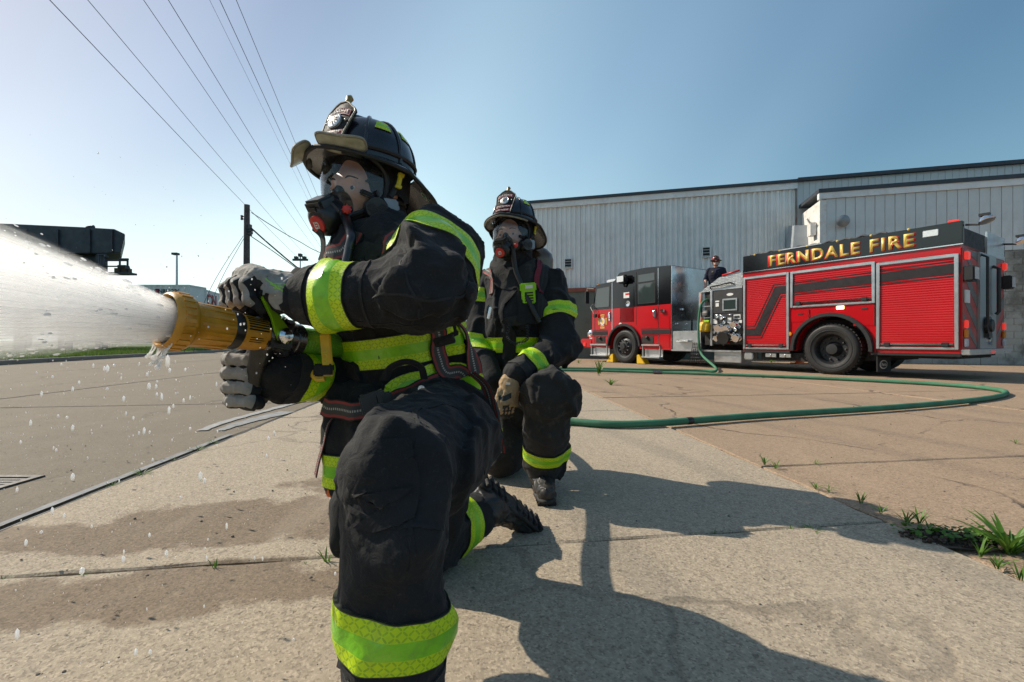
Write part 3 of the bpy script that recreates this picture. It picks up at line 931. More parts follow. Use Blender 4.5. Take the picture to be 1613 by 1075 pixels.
TROT = math.atan2(.852, -.523)
TR = thing('fire_engine', 'red and black fire engine parked beside the warehouse, lettered in gold', 'fire engine', (6.64, 9.5, 0), TROT)
W_ = 2.5
def part(m, name, mat, parent=TR, bevel=0.0):
    return m.build(name, mat, parent, bevel=bevel)
XZ = lambda a, c, t: (a, t, c)
def arch(cx_, cz, r, a0, a1, n=18):
    return [(cx_ + r * math.cos(a0 + (a1 - a0) * i / n), cz + r * math.sin(a0 + (a1 - a0) * i / n)) for i in range(n + 1)]

# rear body
zc = .52
dz_ = math.asin((zc - .48) / .70)
body_poly = [(-2.0, .48)] + [(-2.0, 2.36), (1.9, 2.36), (1.9, .48)] + [(x, z) for x, z in arch(0, zc, .70, -dz_, PI + dz_, 24)]
m = MB(); m.prism(body_poly, XZ, -W_, 0); body = part(m, 'body', MAT['red'])
m = MB(); m.box(-1.98, 7.0, -2.1, -.45, .42, .80); m.box(-.75, .75, -2.3, -.30, .3, 1.15); m.box(5.1, 6.6, -2.3, -.32, .3, 1.1); m.box(-1.9, -.8, -2.2, -.2, .38, .46)
m.tube([(-.2, -.3, .52), (-.2, -2.2, .52)], .16, 12); m.tube([(5.87, -.3, .52), (5.87, -2.2, .52)], .1, 12)
part(m, 'chassis', MAT['chassis'])
# black side panel of the hose bed with its drip rail
m = MB(); m.box(-2.03, 1.9, -.075, .012, 2.372, 2.76); side = part(m, 'upper_panel', MAT['black'], bevel=.012)
m = MB(); m.box(-2.03, 1.9, -2.5, -2.43, 2.365, 2.62); part(m, 'upper_panel', MAT['black'], bevel=.01)
m = MB(); m.box(1.83, 1.9, -2.425, -.08, 2.365, 2.72); part(m, 'front_panel', MAT['black'])
m = MB(); m.box(-2.035, 1.905, .0, .03, 2.352, 2.37); part(m, 'drip_rail', MAT['chrome'])
m = MB()
for i in range(9):
    x0 = -.95 + i * .3
    m.tube(spline([(x0, -.05, 2.765), (x0 + .1, -.06, 2.785 + .012 * (i % 2)), (x0 + .2, -.05, 2.765), (x0 + .3, -.06, 2.78)], 4), .022, 8)
m.box(-1.5, 1.8, -2.4, -.09, 2.70, 2.735)
part(m, 'hose_cover', M('cover_vinyl', (.03, .03, .032), .6, vary=.3, scale=8, bump=.5, bscale=12))
for i in range(6):
    m = MB(); m.sphere((-1.3 + i * .58, .012, 2.755), .025, n=8, m=6); part(m, 'cover_hook', MAT['gold'])
m = MB(); m.box(.15, 1.0, .004, .03, 2.752, 2.772); part(m, 'light_strip', MAT['alu'])
text('FERNDALE FIRE', 'lettering_edge', M('letter_red', (.55, .02, .015), .4, vary=0), side, (-.052, .0125, 2.535), (-1, 0, 0), (0, 0, 1), .335, .0012, .05, 1.15, width=2.70)
text('FERNDALE FIRE', 'lettering', MAT['gold'], side, (-.06, .0142, 2.542), (-1, 0, 0), (0, 0, 1), .33, .0012, .028, 1.17, width=2.62)
m = MB(); m.box(-1.72, -1.5, .013, .03, 2.56, 2.68); part(m, 'marker_light', MAT['lens_white'], bevel=.01)
m = MB(); m.box(-1.98, -1.84, -.03, .02, 2.76, 2.79); part(m, 'beacon', MAT['lens_red'])

# roll-up doors: slatted shutters in bright frames
def shutter(x0, x1, z0, z1, name='roll_up_door'):
    n = int((z1 - z0) / .042); m = MB(); vs = []
    prof = []
    for i in range(n):
        z = z0 + (z1 - z0) * i / n; d = (z1 - z0) / n
        prof += [(z, .0), (z + d * .10, .004), (z + d * .5, .0055), (z + d * .92, .004)]
    prof.append((z1, 0)); N_ = len(prof)
    vs = [(x0, y, z) for z, y in prof] + [(x1, y, z) for z, y in prof]
    m.add([(x, y + .008, z) for x, y, z in vs], [(i, i + 1, N_ + i + 1, N_ + i) for i in range(N_ - 1)])
    d = part(m, name, MAT['red'])
    f = MB(); w = .05
    f.box(x0 - w, x0, .002, .04, z0 - w, z1 + w); f.box(x1, x1 + w, .002, .04, z0 - w, z1 + w); f.box(x0, x1, .002, .04, z1, z1 + w); f.box(x0, x1, .002, .034, z0 - w, z0 - .012)
    f.build('frame', MAT['alu'], d, bevel=.006)
    h = MB(); h.box(x0 + .02, x1 - .02, .018, .045, z0 + .03, z0 + .055); h.build('lift_bar', MAT['chrome'], d, bevel=.004)
    for xx in (x0 + .12, x1 - .12):
        h = MB(); h.box(xx - .05, xx + .05, .02, .06, z0 - .005, z0 + .075); h.build('latch', MAT['trim_black'], d, bevel=.01)
    return d
shutter(.86, 1.83, .56, 2.19)
shutter(-.74, .73, 1.49, 2.19)
shutter(-1.93, -.86, .60, 2.15)
# stripes: flat vinyl over the shutters
def decal(poly, mat, y=.0185, name='stripe'):
    m = MB(); m.prism(poly, XZ, y, y + .0016); return part(m, name, mat)
def band_path(off0, off1):
    """outline of the climbing stripe between two offsets across it"""
    def line(o): return [(1.83, .80 + o), (1.46 + o * .627, .80 + o), (1.0 + o * .627, 1.75 + o), (.86, 1.75 + o)]
    return line(off0) + line(off1)[::-1]
decal(band_path(.02, .20), MAT['stripe']); decal(band_path(-.035, -.015), MAT['stripe']); decal(band_path(.24, .255), MAT['stripe'])
for x0, x1, s in ((-.74, .73, 0), (-1.93, -.86, .02)):
    za, zb = 1.77 + (.73 - x1) * .035, 1.77 + (.73 - x0) * .035
    for o0, o1 in ((.0, .18), (-.05, -.03), (.215, .23)):
        decal([(x1, za + o0), (x0, zb + o0), (x0, zb + o1), (x1, za + o1)], MAT['stripe'])
decal([(-1.985, 1.86), (-2.0, 1.86), (-2.0, 2.05), (-1.985, 2.05)], MAT['stripe'], .001)
# wheel arch trim, compartment lids, lamps by the rear wheel
def fender(cx_, cz, r, a0, a1):
    m = MB()
    o_ = arch(cx_, cz, r + .07, a0, a1, 28); i_ = arch(cx_, cz, r - .01, a0, a1, 28)
    m.prism(o_ + i_[::-1], XZ, -.05, .07); return part(m, 'wheel_arch', MAT['trim_black'], bevel=.012)
fender(0, zc, .70, -.05, PI + .05)
for x0, x1, z0, z1 in ((.40, .78, 1.12, 1.38), (-.78, -.42, 1.0, 1.42)):
    m = MB(); m.box(x0, x1, .001, .008, z0, z1); q = part(m, 'compartment_lid', MAT['red'], bevel=.003)
    m = MB(); m.box((x0 + x1) / 2 - .06, (x0 + x1) / 2 + .04, .008, .016, z1 - .1, z1 - .07); m.build('catch', MAT['trim_black'], q)
    m = MB(); m.box(x0 - .004, x0 + .008, .006, .012, z0, z1); m.build('hinge', MAT['chrome'], q)
m = MB(); m.box(-.26, -.12, .001, .02, 1.35, 1.42); part(m, 'warning_light', MAT['lens_amber'], bevel=.006)
m = MB(); m.lathe([(0, .05), (.03, .045), (.035, 0)], (.80, 0, .86), (0, 1, 0), 14); part(m, 'side_marker', MAT['lens_amber2'])
m = MB(); m.box(-2.0, -.72, -.06, .02, .43, .478); m.box(.8, 1.9, -.06, .02, .43, .478); part(m, 'rub_rail', MAT['trim_black'])
m = MB(); m.box(.25, 1.5, -.5, -.1, .26, .43); part(m, 'tank_box', MAT['chassis'])
m = MB()
for x in (.9, 1.22):
    m.tube([(x, -.04, .40), (x, .03, .40), (x, .03, .34), (x, -.04, .34)], .012, 6); m.box(x - .12, x + .12, -.02, .02, .33, .41)
part(m, 'step_bracket', MAT['alu'])
m = MB(); m.box(1.66, 1.88, -.2, .0, .25, .42); part(m, 'drain_valve', MAT['alu'], bevel=.02)
m = MB(); m.box(-.82, -.80, -.62, .0, .10, .55); mf = part(m, 'mud_flap', MAT['rubber'])
YZ = lambda a, c, t: (t, a, c)
m = MB(); m.prism([(-.26 + .17 * math.cos(a), .24 + .085 * math.sin(a)) for a in np.linspace(0, 2 * PI, 28, endpoint=False)], YZ, -.829, -.8215); m.build('badge', MAT['white_lbl'], mf)
m = MB(); m.prism([(-.26 + .15 * math.cos(a), .24 + .068 * math.sin(a)) for a in np.linspace(0, 2 * PI, 28, endpoint=False)], YZ, -.832, -.8295); m.build('badge_field', MAT['trim_black'], mf)
text('Pierce', 'lettering', MAT['white_lbl'], mf, (-.8325, -.26, .24), (0, -1, 0), (0, 0, 1), .09, .002, .004)

# wheels
def wheel(x, z, r, rear):
    m = MB(); w = .30
    prof = [(0, r * .60), (.012, r * .66), (.03, r * .80), (.028, r * .90), (.0, r * .965), (-.03, r), (-.27, r), (-.30, r * .95), (-.30, r * .6)]
    m.lathe([(-s if False else s, q) for s, q in prof], (x, -.03, z), (0, 1, 0), 48)
    t = part(m, 'wheel', MAT['rubber'])
    tb = MB()
    for k in range(44):
        a = 2 * PI * k / 44; c, s = math.cos(a), math.sin(a)
        for y in (-.06, -.11, -.17, -.23, -.28):
            tb.obox((x + c * (r + .004), -.03 + y + .02, z + s * (r + .004)), (-s * .024, 0, c * .024), (0, .018, 0), (c * .012, 0, s * .012))
    o = tb.build('tread', MAT['rubber'], t); o['kind'] = 'stuff'
    for q, yy in ((.74, .0315), (.87, .0305)):
        h = MB(); h.lathe([(-.004, r * q - .012), (.003, r * q - .006), (.003, r * q + .006), (-.004, r * q + .012)], (x, -.03 + yy - .004, z), (0, 1, 0), 48); h.build('sidewall_rib', MAT['rubber'], t)
    h = MB()
    if rear:
        h.lathe([(.005, r * .60), (-.02, r * .56), (-.15, r * .52), (-.16, r * .30), (-.10, r * .22), (-.03, r * .2), (-.02, 0)], (x, -.03, z), (0, 1, 0), 40)
    else:
        h.lathe([(.005, r * .60), (-.02, r * .57), (-.06, r * .53), (-.03, r * .40), (.0, r * .33), (.05, r * .3), (.06, r * .2), (.10, r * .17), (.105, 0)], (x, -.03, z), (0, 1, 0), 40)
    h.build('rim', MAT['trim_black'], t)
    nut = None
    for k in range(10):
        a = 2 * PI * k / 10
        if nut is None:
            h = MB(); h.lathe([(0, .022), (.035, .02), (.05, .012), (.052, 0)], (0, 0, 0), (0, 1, 0), 8)
            nut = o = h.build('lug_nut', MAT['chrome'] if not rear else MAT['iron'], t)
        else:
            o = nut.copy(); COL.objects.link(o)
        rr = r * (.42 if rear else .37)
        o.location = (x + rr * math.cos(a), -.19 if rear else -.03, z + rr * math.sin(a))
    return t
wheel(0, .53, .53, True); wheel(5.87, .53, .53, False)
for x in (0, 5.87):
    m = MB(); m.lathe([(0, .3), (.0, .53), (.45 if x == 0 else .3, .53), (.45 if x == 0 else .3, .3)], (x, -2.45, .53), (0, 1, 0), 36); part(m, 'far_wheel', MAT['rubber'])

# rear end
MAT['chev_grey'] = M('chevron_grey', (.13, .11, .10), .4, vary=.1)
MAT['chev_red'] = M('chevron_red', (.42, .03, .025), .35, vary=.1)
def rear(name, y0, y1, z0, z1, mat, x0=-2.02, x1=-2.001, parent=TR, bevel=0.0):
    m = MB(); m.box(x0, x1, y0, y1, z0, z1); return part(m, name, mat, parent, bevel)
for (ya, yb, sgn) in ((-.78, -.02, 1), (-2.48, -1.78, -1)):
    rp = rear('chevron_panel', ya, yb, .56, 2.30, MAT['chev_red'])
    for k in range(6):
        z0 = .45 + k * .42; pol = []
        for yy, zz in ((ya, z0), (yb, z0 + .55), (yb, z0 + .76), (ya, z0 + .21)):
            if sgn < 0: yy = ya + yb - yy
            pol.append((yy, zz))
        if max(p[1] for p in pol) > 2.3 or min(p[1] for p in pol) < .56: 
            pol = [(y_, min(2.29, max(.57, z_))) for y_, z_ in pol]
        mm = MB(); mm.prism(pol, YZ, -2.024, -2.0205); mm.build('chevron', MAT['chev_grey'], rp)
rear('rear_plate', -1.77, -.79, .56, 2.30, MAT['tread'], -2.06)
rear('tailboard', -2.5, 0, .46, .555, MAT['alu'], -2.12, -2.002, bevel=.01)
rear('hose_bed_wall', -2.49, -1.35, 2.30, 2.74, MAT['alu'], -2.03, -2.0)
rear('bed_curtain', -1.34, -.08, 2.30, 2.66, M('curtain_black', (.03, .028, .028), .7, vary=.3, bump=.5, bscale=9), -2.0, -1.97)
m = MB(); m.tube([(-2.10, -.86, .95), (-2.14, -.86, 1.0), (-2.14, -.86, 2.2), (-2.05, -.86, 2.26)], .022, 8); part(m, 'grab_rail', MAT['trim_black'])
m = MB(); m.tube([(-2.10, -1.55, 1.2), (-2.14, -1.55, 1.25), (-2.14, -1.55, 2.05), (-2.06, -1.55, 2.1)], .03, 8); part(m, 'grab_rail', MAT['trim_black'])
m = MB(); m.lathe([(0, .16), (.05, .17), (.06, .12), (.09, .11), (.1, .0)], (-2.062, -1.15, .98), (-1, 0, 0), 20); m.box(-2.12, -2.062, -1.25, -1.05, .76, .84); part(m, 'rear_intake', MAT['trim_black'])
m = MB(); m.lathe([(0, .09), (.03, .09), (.04, 0)], (-2.062, -1.36, .72), (-1, 0, 0), 16); part(m, 'backup_lamp', MAT['chrome'])
for y in (-.12, -2.38):
    for z0, z1, mt in ((.60, .74, 'lens_white'), (.76, .90, 'lens_amber2'), (.92, 1.06, 'lens_red')):
        rear('tail_light', y - .07, y + .07, z0, z1, MAT[mt], -2.06, -2.0265, bevel=.01)
    rear('warning_light', y - .07, y + .07, 2.10, 2.24, MAT['lens_red'], -2.08, -2.0265, bevel=.01)
    rear('scene_light', y - .13, y + .13, 1.72, 1.98, MAT['trim_black'], -2.17, -2.0265, bevel=.02)
    rear('lamp_glass', y - .10, y + .10, 1.75, 1.95, MAT['lens_white'], -2.18, -2.171)
rear('notice_plate', -.28, -.08, 1.36, 1.58, MAT['white_lbl'], -2.05, -2.0265)
for y in (-1.20, -1.28, -1.36):
    rear('tail_marker', y - .025, y + .025, .49, .52, MAT['lens_red'], -2.13, -2.121)
for y, z in ((-.12, 2.70), (-2.40, 2.62)):
    m = MB(); m.tube([(-2.03, y, z), (-2.2, y, z - .03), (-2.26, y, z + .03)], .018, 8); l_ = part(m, 'flood_light', MAT['trim_black'])
    m = MB(); m.lathe([(0, .03), (.05, .09), (.10, .11), (.11, .10), (.112, 0)], (-2.26, y, z + .10), (-.4, .2, -1), 14); m.build('lamp_head', MAT['chrome'], l_)
    m = MB(); m.box(-2.33, -2.2, y - .05, y + .05, z + .10, z + .14); m.build('lamp_bracket', MAT['trim_black'], l_)

# pump house between body and cab
m = MB(); m.box(1.92, 3.0, -2.45, -.06, .60, 1.98); part(m, 'pump_house', MAT['chassis'])
m = MB(); m.box(1.93, 2.72, -.055, -.012, .62, 1.40); lowp = part(m, 'pump_panel', MAT['panel_black'], bevel=.004)
m = MB(); m.box(1.93, 2.72, -.055, -.012, 1.41, 2.0); upp = part(m, 'pump_panel', MAT['panel_black'], bevel=.004)
m = MB(); m.box(2.74, 2.80, -.07, .0, .58, 2.02); m.box(1.93, 2.74, -.07, -.004, 2.005, 2.05); m.box(3.08, 3.14, -.07, .0, .58, 2.0); part(m, 'panel_frame', MAT['alu'])
m = MB(); m.prism([(1.92, 2.05), (3.14, 1.98), (2.55, 2.33), (1.92, 2.42)], XZ, -.05, -.01); part(m, 'sloped_plate', MAT['tread'])
m = MB(); m.add([(3.14, -.01, 1.98), (3.14, -2.4, 1.98), (2.55, -2.4, 2.33), (2.55, -.01, 2.33), (1.92, -.01, 2.42), (1.92, -2.4, 2.42)], [(0, 1, 2, 3), (3, 2, 5, 4)]); part(m, 'pump_hood', MAT['alu'])
m = MB(); m.tube([(2.0, .0, 2.44), (2.45, .0, 2.37)], .025, 8); part(m, 'hood_edge', MAT['red_bar'])
m = MB(); m.tube([(2.78, .0, 2.06), (2.76, .05, 2.10), (2.2, .05, 2.16), (2.14, .0, 2.12)], .018, 8); part(m, 'grab_rail', MAT['trim_black'])
m = MB(); m.box(2.05, 2.45, -.011, .012, 1.46, 1.77); fr = m.build('display_frame', MAT['alu'], upp, bevel=.008)
m = MB(); m.box(2.09, 2.41, .0125, .016, 1.50, 1.73); m.build('display_glass', MAT['cab_glass'], upp)
m = MB()
m.prism([(2.25 + .09 * math.cos(a), 1.87 + .035 * math.sin(a)) for a in np.linspace(0, 2 * PI, 18, endpoint=False)], XZ, -.011, -.006); m.build('maker_plate', MAT['white_lbl'], upp)
def plate(x, z, w, h, mat, par, name='label_plate', y=-.0115):
    m = MB(); m.box(x - w / 2, x + w / 2, y, y + .008, z - h / 2, z + h / 2); return m.build(name, mat, par)
plate(2.60, 1.72, .11, .035, MAT['white_lbl'], upp); plate(2.60, 1.63, .09, .09, MAT['white_lbl'], upp)
plate(2.06, 1.30, .18, .11, MAT['white_lbl'], lowp); plate(2.06, 1.30, .13, .06, MAT['panel_black'], lowp, 'label_field', -.003)
plate(2.26, 1.22, .10, .13, MAT['white_lbl'], lowp); plate(1.97, 1.18, .07, .07, MAT['white_lbl'], lowp); plate(2.66, 1.19, .12, .09, MAT['white_lbl'], lowp)
plate(2.33, .66, .14, .05, MAT['red_bar'], lowp)
def gauge(x, z, r):
    m = MB(); m.lathe([(0, r), (.03, r), (.035, r * .8), (.02, r * .75)], (x, -.012, z), (0, 1, 0), 18); g_ = m.build('gauge', MAT['chrome'], lowp)
    m = MB(); m.lathe([(.018, 0), (.018, r * .74)], (x, -.012, z), (0, 1, 0), 18)
    m.build('gauge_face', MAT['white_lbl'], lowp)
for x, z, r in ((2.48, 1.30, .06), (2.60, 1.33, .05), (2.40, 1.17, .045), (2.68, 1.06, .04), (2.68, .93, .04), (2.1, .98, .05), (2.0, 1.05, .045)):
    gauge(x, z, r)
def outlet(x, z, r, L=.16, cap=True):
    m = MB(); m.lathe([(0, r * 1.25), (.03, r * 1.25), (.035, r), (L * .6, r), (L * .62, r * 1.15), (L, r * 1.15), (L, r * .85), (L * .9, 0)], (x, -.012, z), (0, 1, -.25), 18)
    for k in range(3):
        a = 2 * PI * k / 3 + .5
        m.tube([(x + r * math.cos(a), L * .7, z - .03 + r * math.sin(a)), (x + r * 1.5 * math.cos(a), L * .7, z - .03 + r * 1.5 * math.sin(a))], .014, 6)
    m.build('outlet', MAT['chrome'] if cap else MAT['trim_black'], lowp)
outlet(2.50, 1.05, .085); outlet(2.30, 1.0, .10); outlet(2.08, 1.13, .07); outlet(2.33, .82, .14, .2, False); outlet(2.02, .80, .08); outlet(2.55, .80, .06); outlet(2.14, .86, .05)
for x, z in ((2.62, 1.25), (2.36, 1.30), (2.2, 1.36), (2.18, .72), (2.45, .72), (2.66, .75)):
    m = MB(); m.tube([(x, -.012, z), (x, .07, z)], .012, 8); m.tube([(x - .05, .07, z), (x + .05, .07, z)], .016, 8); m.build('pull_handle', MAT['chrome'], lowp)
# open cross-lay bay with folded kit
m = MB(); m.box(2.82, 3.08, -1.2, -1.15, .6, 1.98); m.box(2.81, 3.07, -1.15, -.05, 1.30, 1.33); m.box(2.81, 3.07, -1.15, -.05, 1.60, 1.63); part(m, 'bay_shelf', MAT['alu'])
def bag(x, y, z, sx_, sy_, sz_, mat, name, lab, cat):
    m = MB(); m.sphere((0, 0, 0), 1, n=18, m=12)
    vs = []
    for v in m.v:
        w = Vector([math.copysign(abs(q) ** .5, q) for q in v])
        vs.append((x + w.x * sx_ * (1 + .06 * math.sin(9 * w.z + 3 * w.x)), y + w.y * sy_ + .02 * math.sin(7 * w.z), z + w.z * sz_ * (1 + .06 * math.sin(8 * w.x))))
    m.v = vs
    o = m.build(name, mat); o.location = TR.location; o.rotation_euler = TR.rotation_euler
    return tag(o, lab, cat)
bag(2.95, .02, 1.07, .16, .12, .13, MAT['yellow'], 'yellow_bag', 'yellow kit bag strapped at the open side bay of the engine', 'bag')
bag(2.95, -.12, 1.43, .12, .14, .08, MAT['trim_black'], 'coiled_hose', 'dark folded hose bundle on the shelf of the side bay', 'hose bundle')
m = MB(); m.box(2.84, 3.06, -.1, .005, 1.21, 1.25); part(m, 'bay_strap', M('strap_lime', (.35, .7, .02), .5))
m = MB(); m.tube(spline([(3.05, .01, 1.98), (3.04, .03, 1.85), (3.06, .02, 1.70)], 6), .02, 6, flat=.3); m.tube(spline([(3.05, .01, 1.34), (3.03, .03, 1.25), (3.07, .02, 1.15)], 6), .025, 6, flat=.3); part(m, 'bay_strap', MAT['orange'])
m = MB(); m.box(3.15, 4.02, -2.4, -.03, .47, .98); part(m, 'step_compartment', MAT['alu'], bevel=.012)
m = MB(); m.box(1.93, 4.02, -.3, .03, .42, .465); part(m, 'running_board', MAT['alu'], bevel=.008)
m = MB(); m.box(3.4, 3.8, -.03, .12, .68, .72); part(m, 'folding_step', MAT['tread'], bevel=.006)
m = MB(); m.box(1.98, 2.72, -.5, -.05, .16, .42); part(m, 'under_tank', MAT['alu'], bevel=.01)
m = MB(); m.box(3.14, 4.0, -2.4, -.9, .981, 1.30); part(m, 'walkway', MAT['tread'])
# cargo net hanging under the bay
m = MB()
for i in range(6):
    m.tube([(3.28 - i * .05, .05, .66), (3.36 - i * .07, .09, .12)], .011, 5)
for j in range(6):
    z = .62 - j * .09
    m.tube([(3.29 + .012 * j, .055 + .006 * j, z), (3.0 - .02 * j, .055 + .006 * j, z)], .011, 5)
part(m, 'cargo_net', MAT['trim_black'])

# cab
CF = 7.38
cz = .52; da = math.asin((cz - .46) / .66)
cab_low = [(4.05, .44), (4.05, 1.76), (CF, 1.76), (CF, .50)] + [(5.87 + .66 * math.cos(a), cz + .66 * math.sin(a)) for a in np.linspace(-da, PI + da, 22)]
m = MB(); m.prism(cab_low, XZ, -W_, 0); cab = part(m, 'cab', MAT['red'])
cab_up = [(4.05, 1.762), (4.05, 2.86), (5.0, 2.92), (6.1, 2.90), (6.32, 2.66), (7.2, 2.62), (CF - .01, 1.762)]
m = MB(); m.prism(cab_up, XZ, -W_ + .002, -.002); cabu = part(m, 'cab_roof', MAT['black'], bevel=.018)
m = MB(); m.box(4.03, 4.049, -W_ + .02, -.01, .47, 2.84); part(m, 'cab_rear_plate', MAT['polished'])
for z in (1.22, 1.75, 1.72):
    pass
for y in (-.45, -1.3):
    m = MB(); m.sphere((4.0, y, 1.62), .035); m.sphere((4.0, y * .5, 1.2), .03); part(m, 'rear_lamp', MAT['chrome'])
def window(poly, name='window', par=None):
    par = par or cabu
    c0 = sum(p[0] for p in poly) / len(poly); c1 = sum(p[1] for p in poly) / len(poly)
    big = [(c0 + (a - c0) * 1.09, c1 + (b_ - c1) * 1.08) for a, b_ in poly]
    m = MB(); m.prism(big, XZ, -.004, .004); w = m.build('window_seal', MAT['trim_black'], par)
    m = MB(); m.prism(poly, XZ, .0045, .008); m.build('pane', MAT['cab_glass'], par)
window([(6.55, 1.84), (6.52, 2.50), (7.12, 2.48), (7.27, 1.84)])
window([(4.64, 1.86), (4.64, 2.44), (5.26, 2.44), (5.26, 1.86)])
window([(4.64, 2.50), (4.64, 2.72), (5.26, 2.72), (5.26, 2.50)])
m = MB(); m.add([(CF + .002, -.08, 1.80), (CF + .002, -2.42, 1.80), (7.225, -2.42, 2.56), (7.225, -.08, 2.56)], [(0, 1, 2, 3)]); m.build('windscreen', MAT['cab_glass'], cabu)
# door shut lines and chrome hinges
for x, z0, z1 in ((6.40, .95, 2.62), (5.36, 1.2, 2.82), (4.50, .62, 2.84), (7.24, .62, 1.74)):
    m = MB(); m.box(x - .008, x + .008, -.001, .006, z0, z1); m.build('shut_line', MAT['chrome'] if x in (4.50, 6.40) else MAT['trim_black'], cab)
m = MB(); m.box(5.45, 6.05, .001, .006, 1.30, 2.40); m.build('exhaust_panel', MAT['black'], cabu, bevel=.002)
m = MB(); m.box(5.45, 6.05, .001, .006, 1.30, 1.76); m.build('lower_panel', MAT['red'], cab, bevel=.002)
m = MB(); m.box(4.10, 4.42, .001, .007, .52, 1.42); m.build('side_locker', MAT['red'], cab, bevel=.003)
for x0, x1, z0, z1 in ((CF - .02, 6.62, .90, 1.03), (5.14, 4.06, .90, 1.03), (CF - .02, 6.6, 1.06, 1.075), (5.16, 4.06, 1.06, 1.075), (CF - .02, 6.6, .86, .87), (5.1, 4.06, .86, .87)):
    m = MB(); m.box(min(x0, x1), max(x0, x1), .0075, .010, z0, z1); m.build('stripe', MAT['stripe'], cab)
def handle(x, z):
    m = MB(); m.box(x - .035, x + .035, .008, .04, z - .14, z + .14); m.tube([(x, .04, z - .10), (x, .075, z - .06), (x, .075, z + .06), (x, .04, z + .10)], .014, 6); m.build('door_handle', MAT['chrome'], cab, bevel=.008)
handle(6.50, 1.52); handle(4.62, 1.52)
m = MB(); m.box(4.24, 4.38, .008, .07, 1.52, 1.62); m.build('marker_lamp', MAT['chrome'], cab, bevel=.015)
m = MB(); m.lathe([(0, .07), (.01, .068), (.011, 0)], (6.02, .006, 1.22), (0, 1, 0), 20); sg = m.build('round_sign', MAT['white_lbl'], cab)
m = MB(); m.lathe([(0, .03), (.004, 0)], (6.02, .0175, 1.22), (0, 1, 0), 10); m.build('sign_dot', MAT['red_bar'], cab)
# gold cross emblem on the front door
def maltese(cx_, cz_, r):
    pts = []
    for k in range(4):
        a = k * PI / 2
        for da_, rr in ((-.62, .62), (-.46, 1.0), (0, .92), (.46, 1.0), (.62, .62), (PI / 4, .50)):
            pts.append((cx_ + rr * r * math.sin(a + da_), cz_ + rr * r * 1.12 * math.cos(a + da_)))
    return pts
m = MB(); m.prism(maltese(6.86, 1.36, .23), XZ, .002, .006); em = m.build('emblem', MAT['gold'], cab)
m = MB(); m.prism(maltese(6.86, 1.36, .195), XZ, .0062, .0078); m.build('emblem_field', MAT['red'], cab)
m = MB(); m.prism(maltese(6.86, 1.36, .165), XZ, .008, .0092); m.build('emblem_inner', MAT['gold'], cab)
for r_, mt, y in ((.125, 'red', .0095), (.11, 'white_lbl', .011), (.06, 'gold', .0125)):
    m = MB(); m.prism([(6.86 + r_ * math.cos(a), 1.36 + r_ * 1.12 * math.sin(a)) for a in np.linspace(0, 2 * PI, 22, endpoint=False)], XZ, y - .001, y + .0004); m.build('emblem_ring', MAT[mt], cab)
# small white and round signs on the black panel
m = MB(); m.box(5.64, 5.88, .0065, .010, 2.06, 2.24); q = m.build('helmet_sign', MAT['white_lbl'], cabu); m = MB(); m.box(5.63, 5.80, .0105, .012, 2.15, 2.21); m.build('sign_field', MAT['red_bar'], cabu)
m = MB(); m.lathe([(0, .095), (.012, .09), (.012, .06), (.006, .05), (.01, 0)], (5.70, .0065, 1.88), (0, 1, 0), 20); m.build('filler_cap', MAT['chrome'], cabu)
m = MB(); m.box(5.62, 5.98, .03, .24, 2.52, 2.78); sl = m.build('scene_light', MAT['trim_black'], cabu, bevel=.05); m = MB(); m.box(5.66, 5.94, .241, .25, 2.56, 2.74); m.build('lamp_glass', MAT['lens_white'], cabu); m = MB(); m.tube([(5.8, .1, 2.53), (5.8, .03, 2.42)], .03, 8); m.build('lamp_arm', MAT['trim_black'], cabu)
fender(5.87, cz, .66, .02, PI - .02)
m = MB(); m.box(6.34, 7.0, -2.2, -.3, 2.67, 2.79); part(m, 'light_bar', MAT['lens_white'], bevel=.03)
m = MB(); m.box(7.1, 7.18, -.2, -.05, 2.60, 2.65); part(m, 'clearance_lamp', MAT['lens_amber2'])
m = MB(); m.tube(spline([(7.3, .01, 1.98), (7.34, .10, 1.88), (7.2, .14, 1.72), (7.14, .10, 1.60)], 5), .014, 6); m.tube([(7.3, .0, 2.5), (7.5, .12, 2.52), (7.5, .12, 2.4)], .016, 6); part(m, 'mirror_arm', M('mirror_arm', (.5, .45, .38), .5))
m = MB(); m.box(7.04, 7.18, .05, .14, 1.50, 1.62); m.box(7.44, 7.52, .06, .22, 2.0, 2.42); part(m, 'mirror', MAT['trim_black'], bevel=.02)
def steps(x0, x1):
    m = MB()
    for z in (.58, .22):
        m.box(x0, x1, -.1, .06, z - .025, z + .02)
    for x in (x0, x1 - .03):
        m.box(x, x + .03, -.02, .02, .24, .555)
    m.box(x0, x1, -.12, -.1, .22, .6)
    return part(m, 'steps', MAT['alu'], bevel=.004)
steps(6.62, 7.42); steps(4.42, 5.1)
for x in (6.95, 4.9):
    m = MB(); m.box(x - .22, x + .22, -.02, .012, .64, .84); part(m, 'step_well', MAT['chassis']); m = MB(); m.sphere((x, .03, .80), .05); part(m, 'step_lamp', MAT['trim_black'])
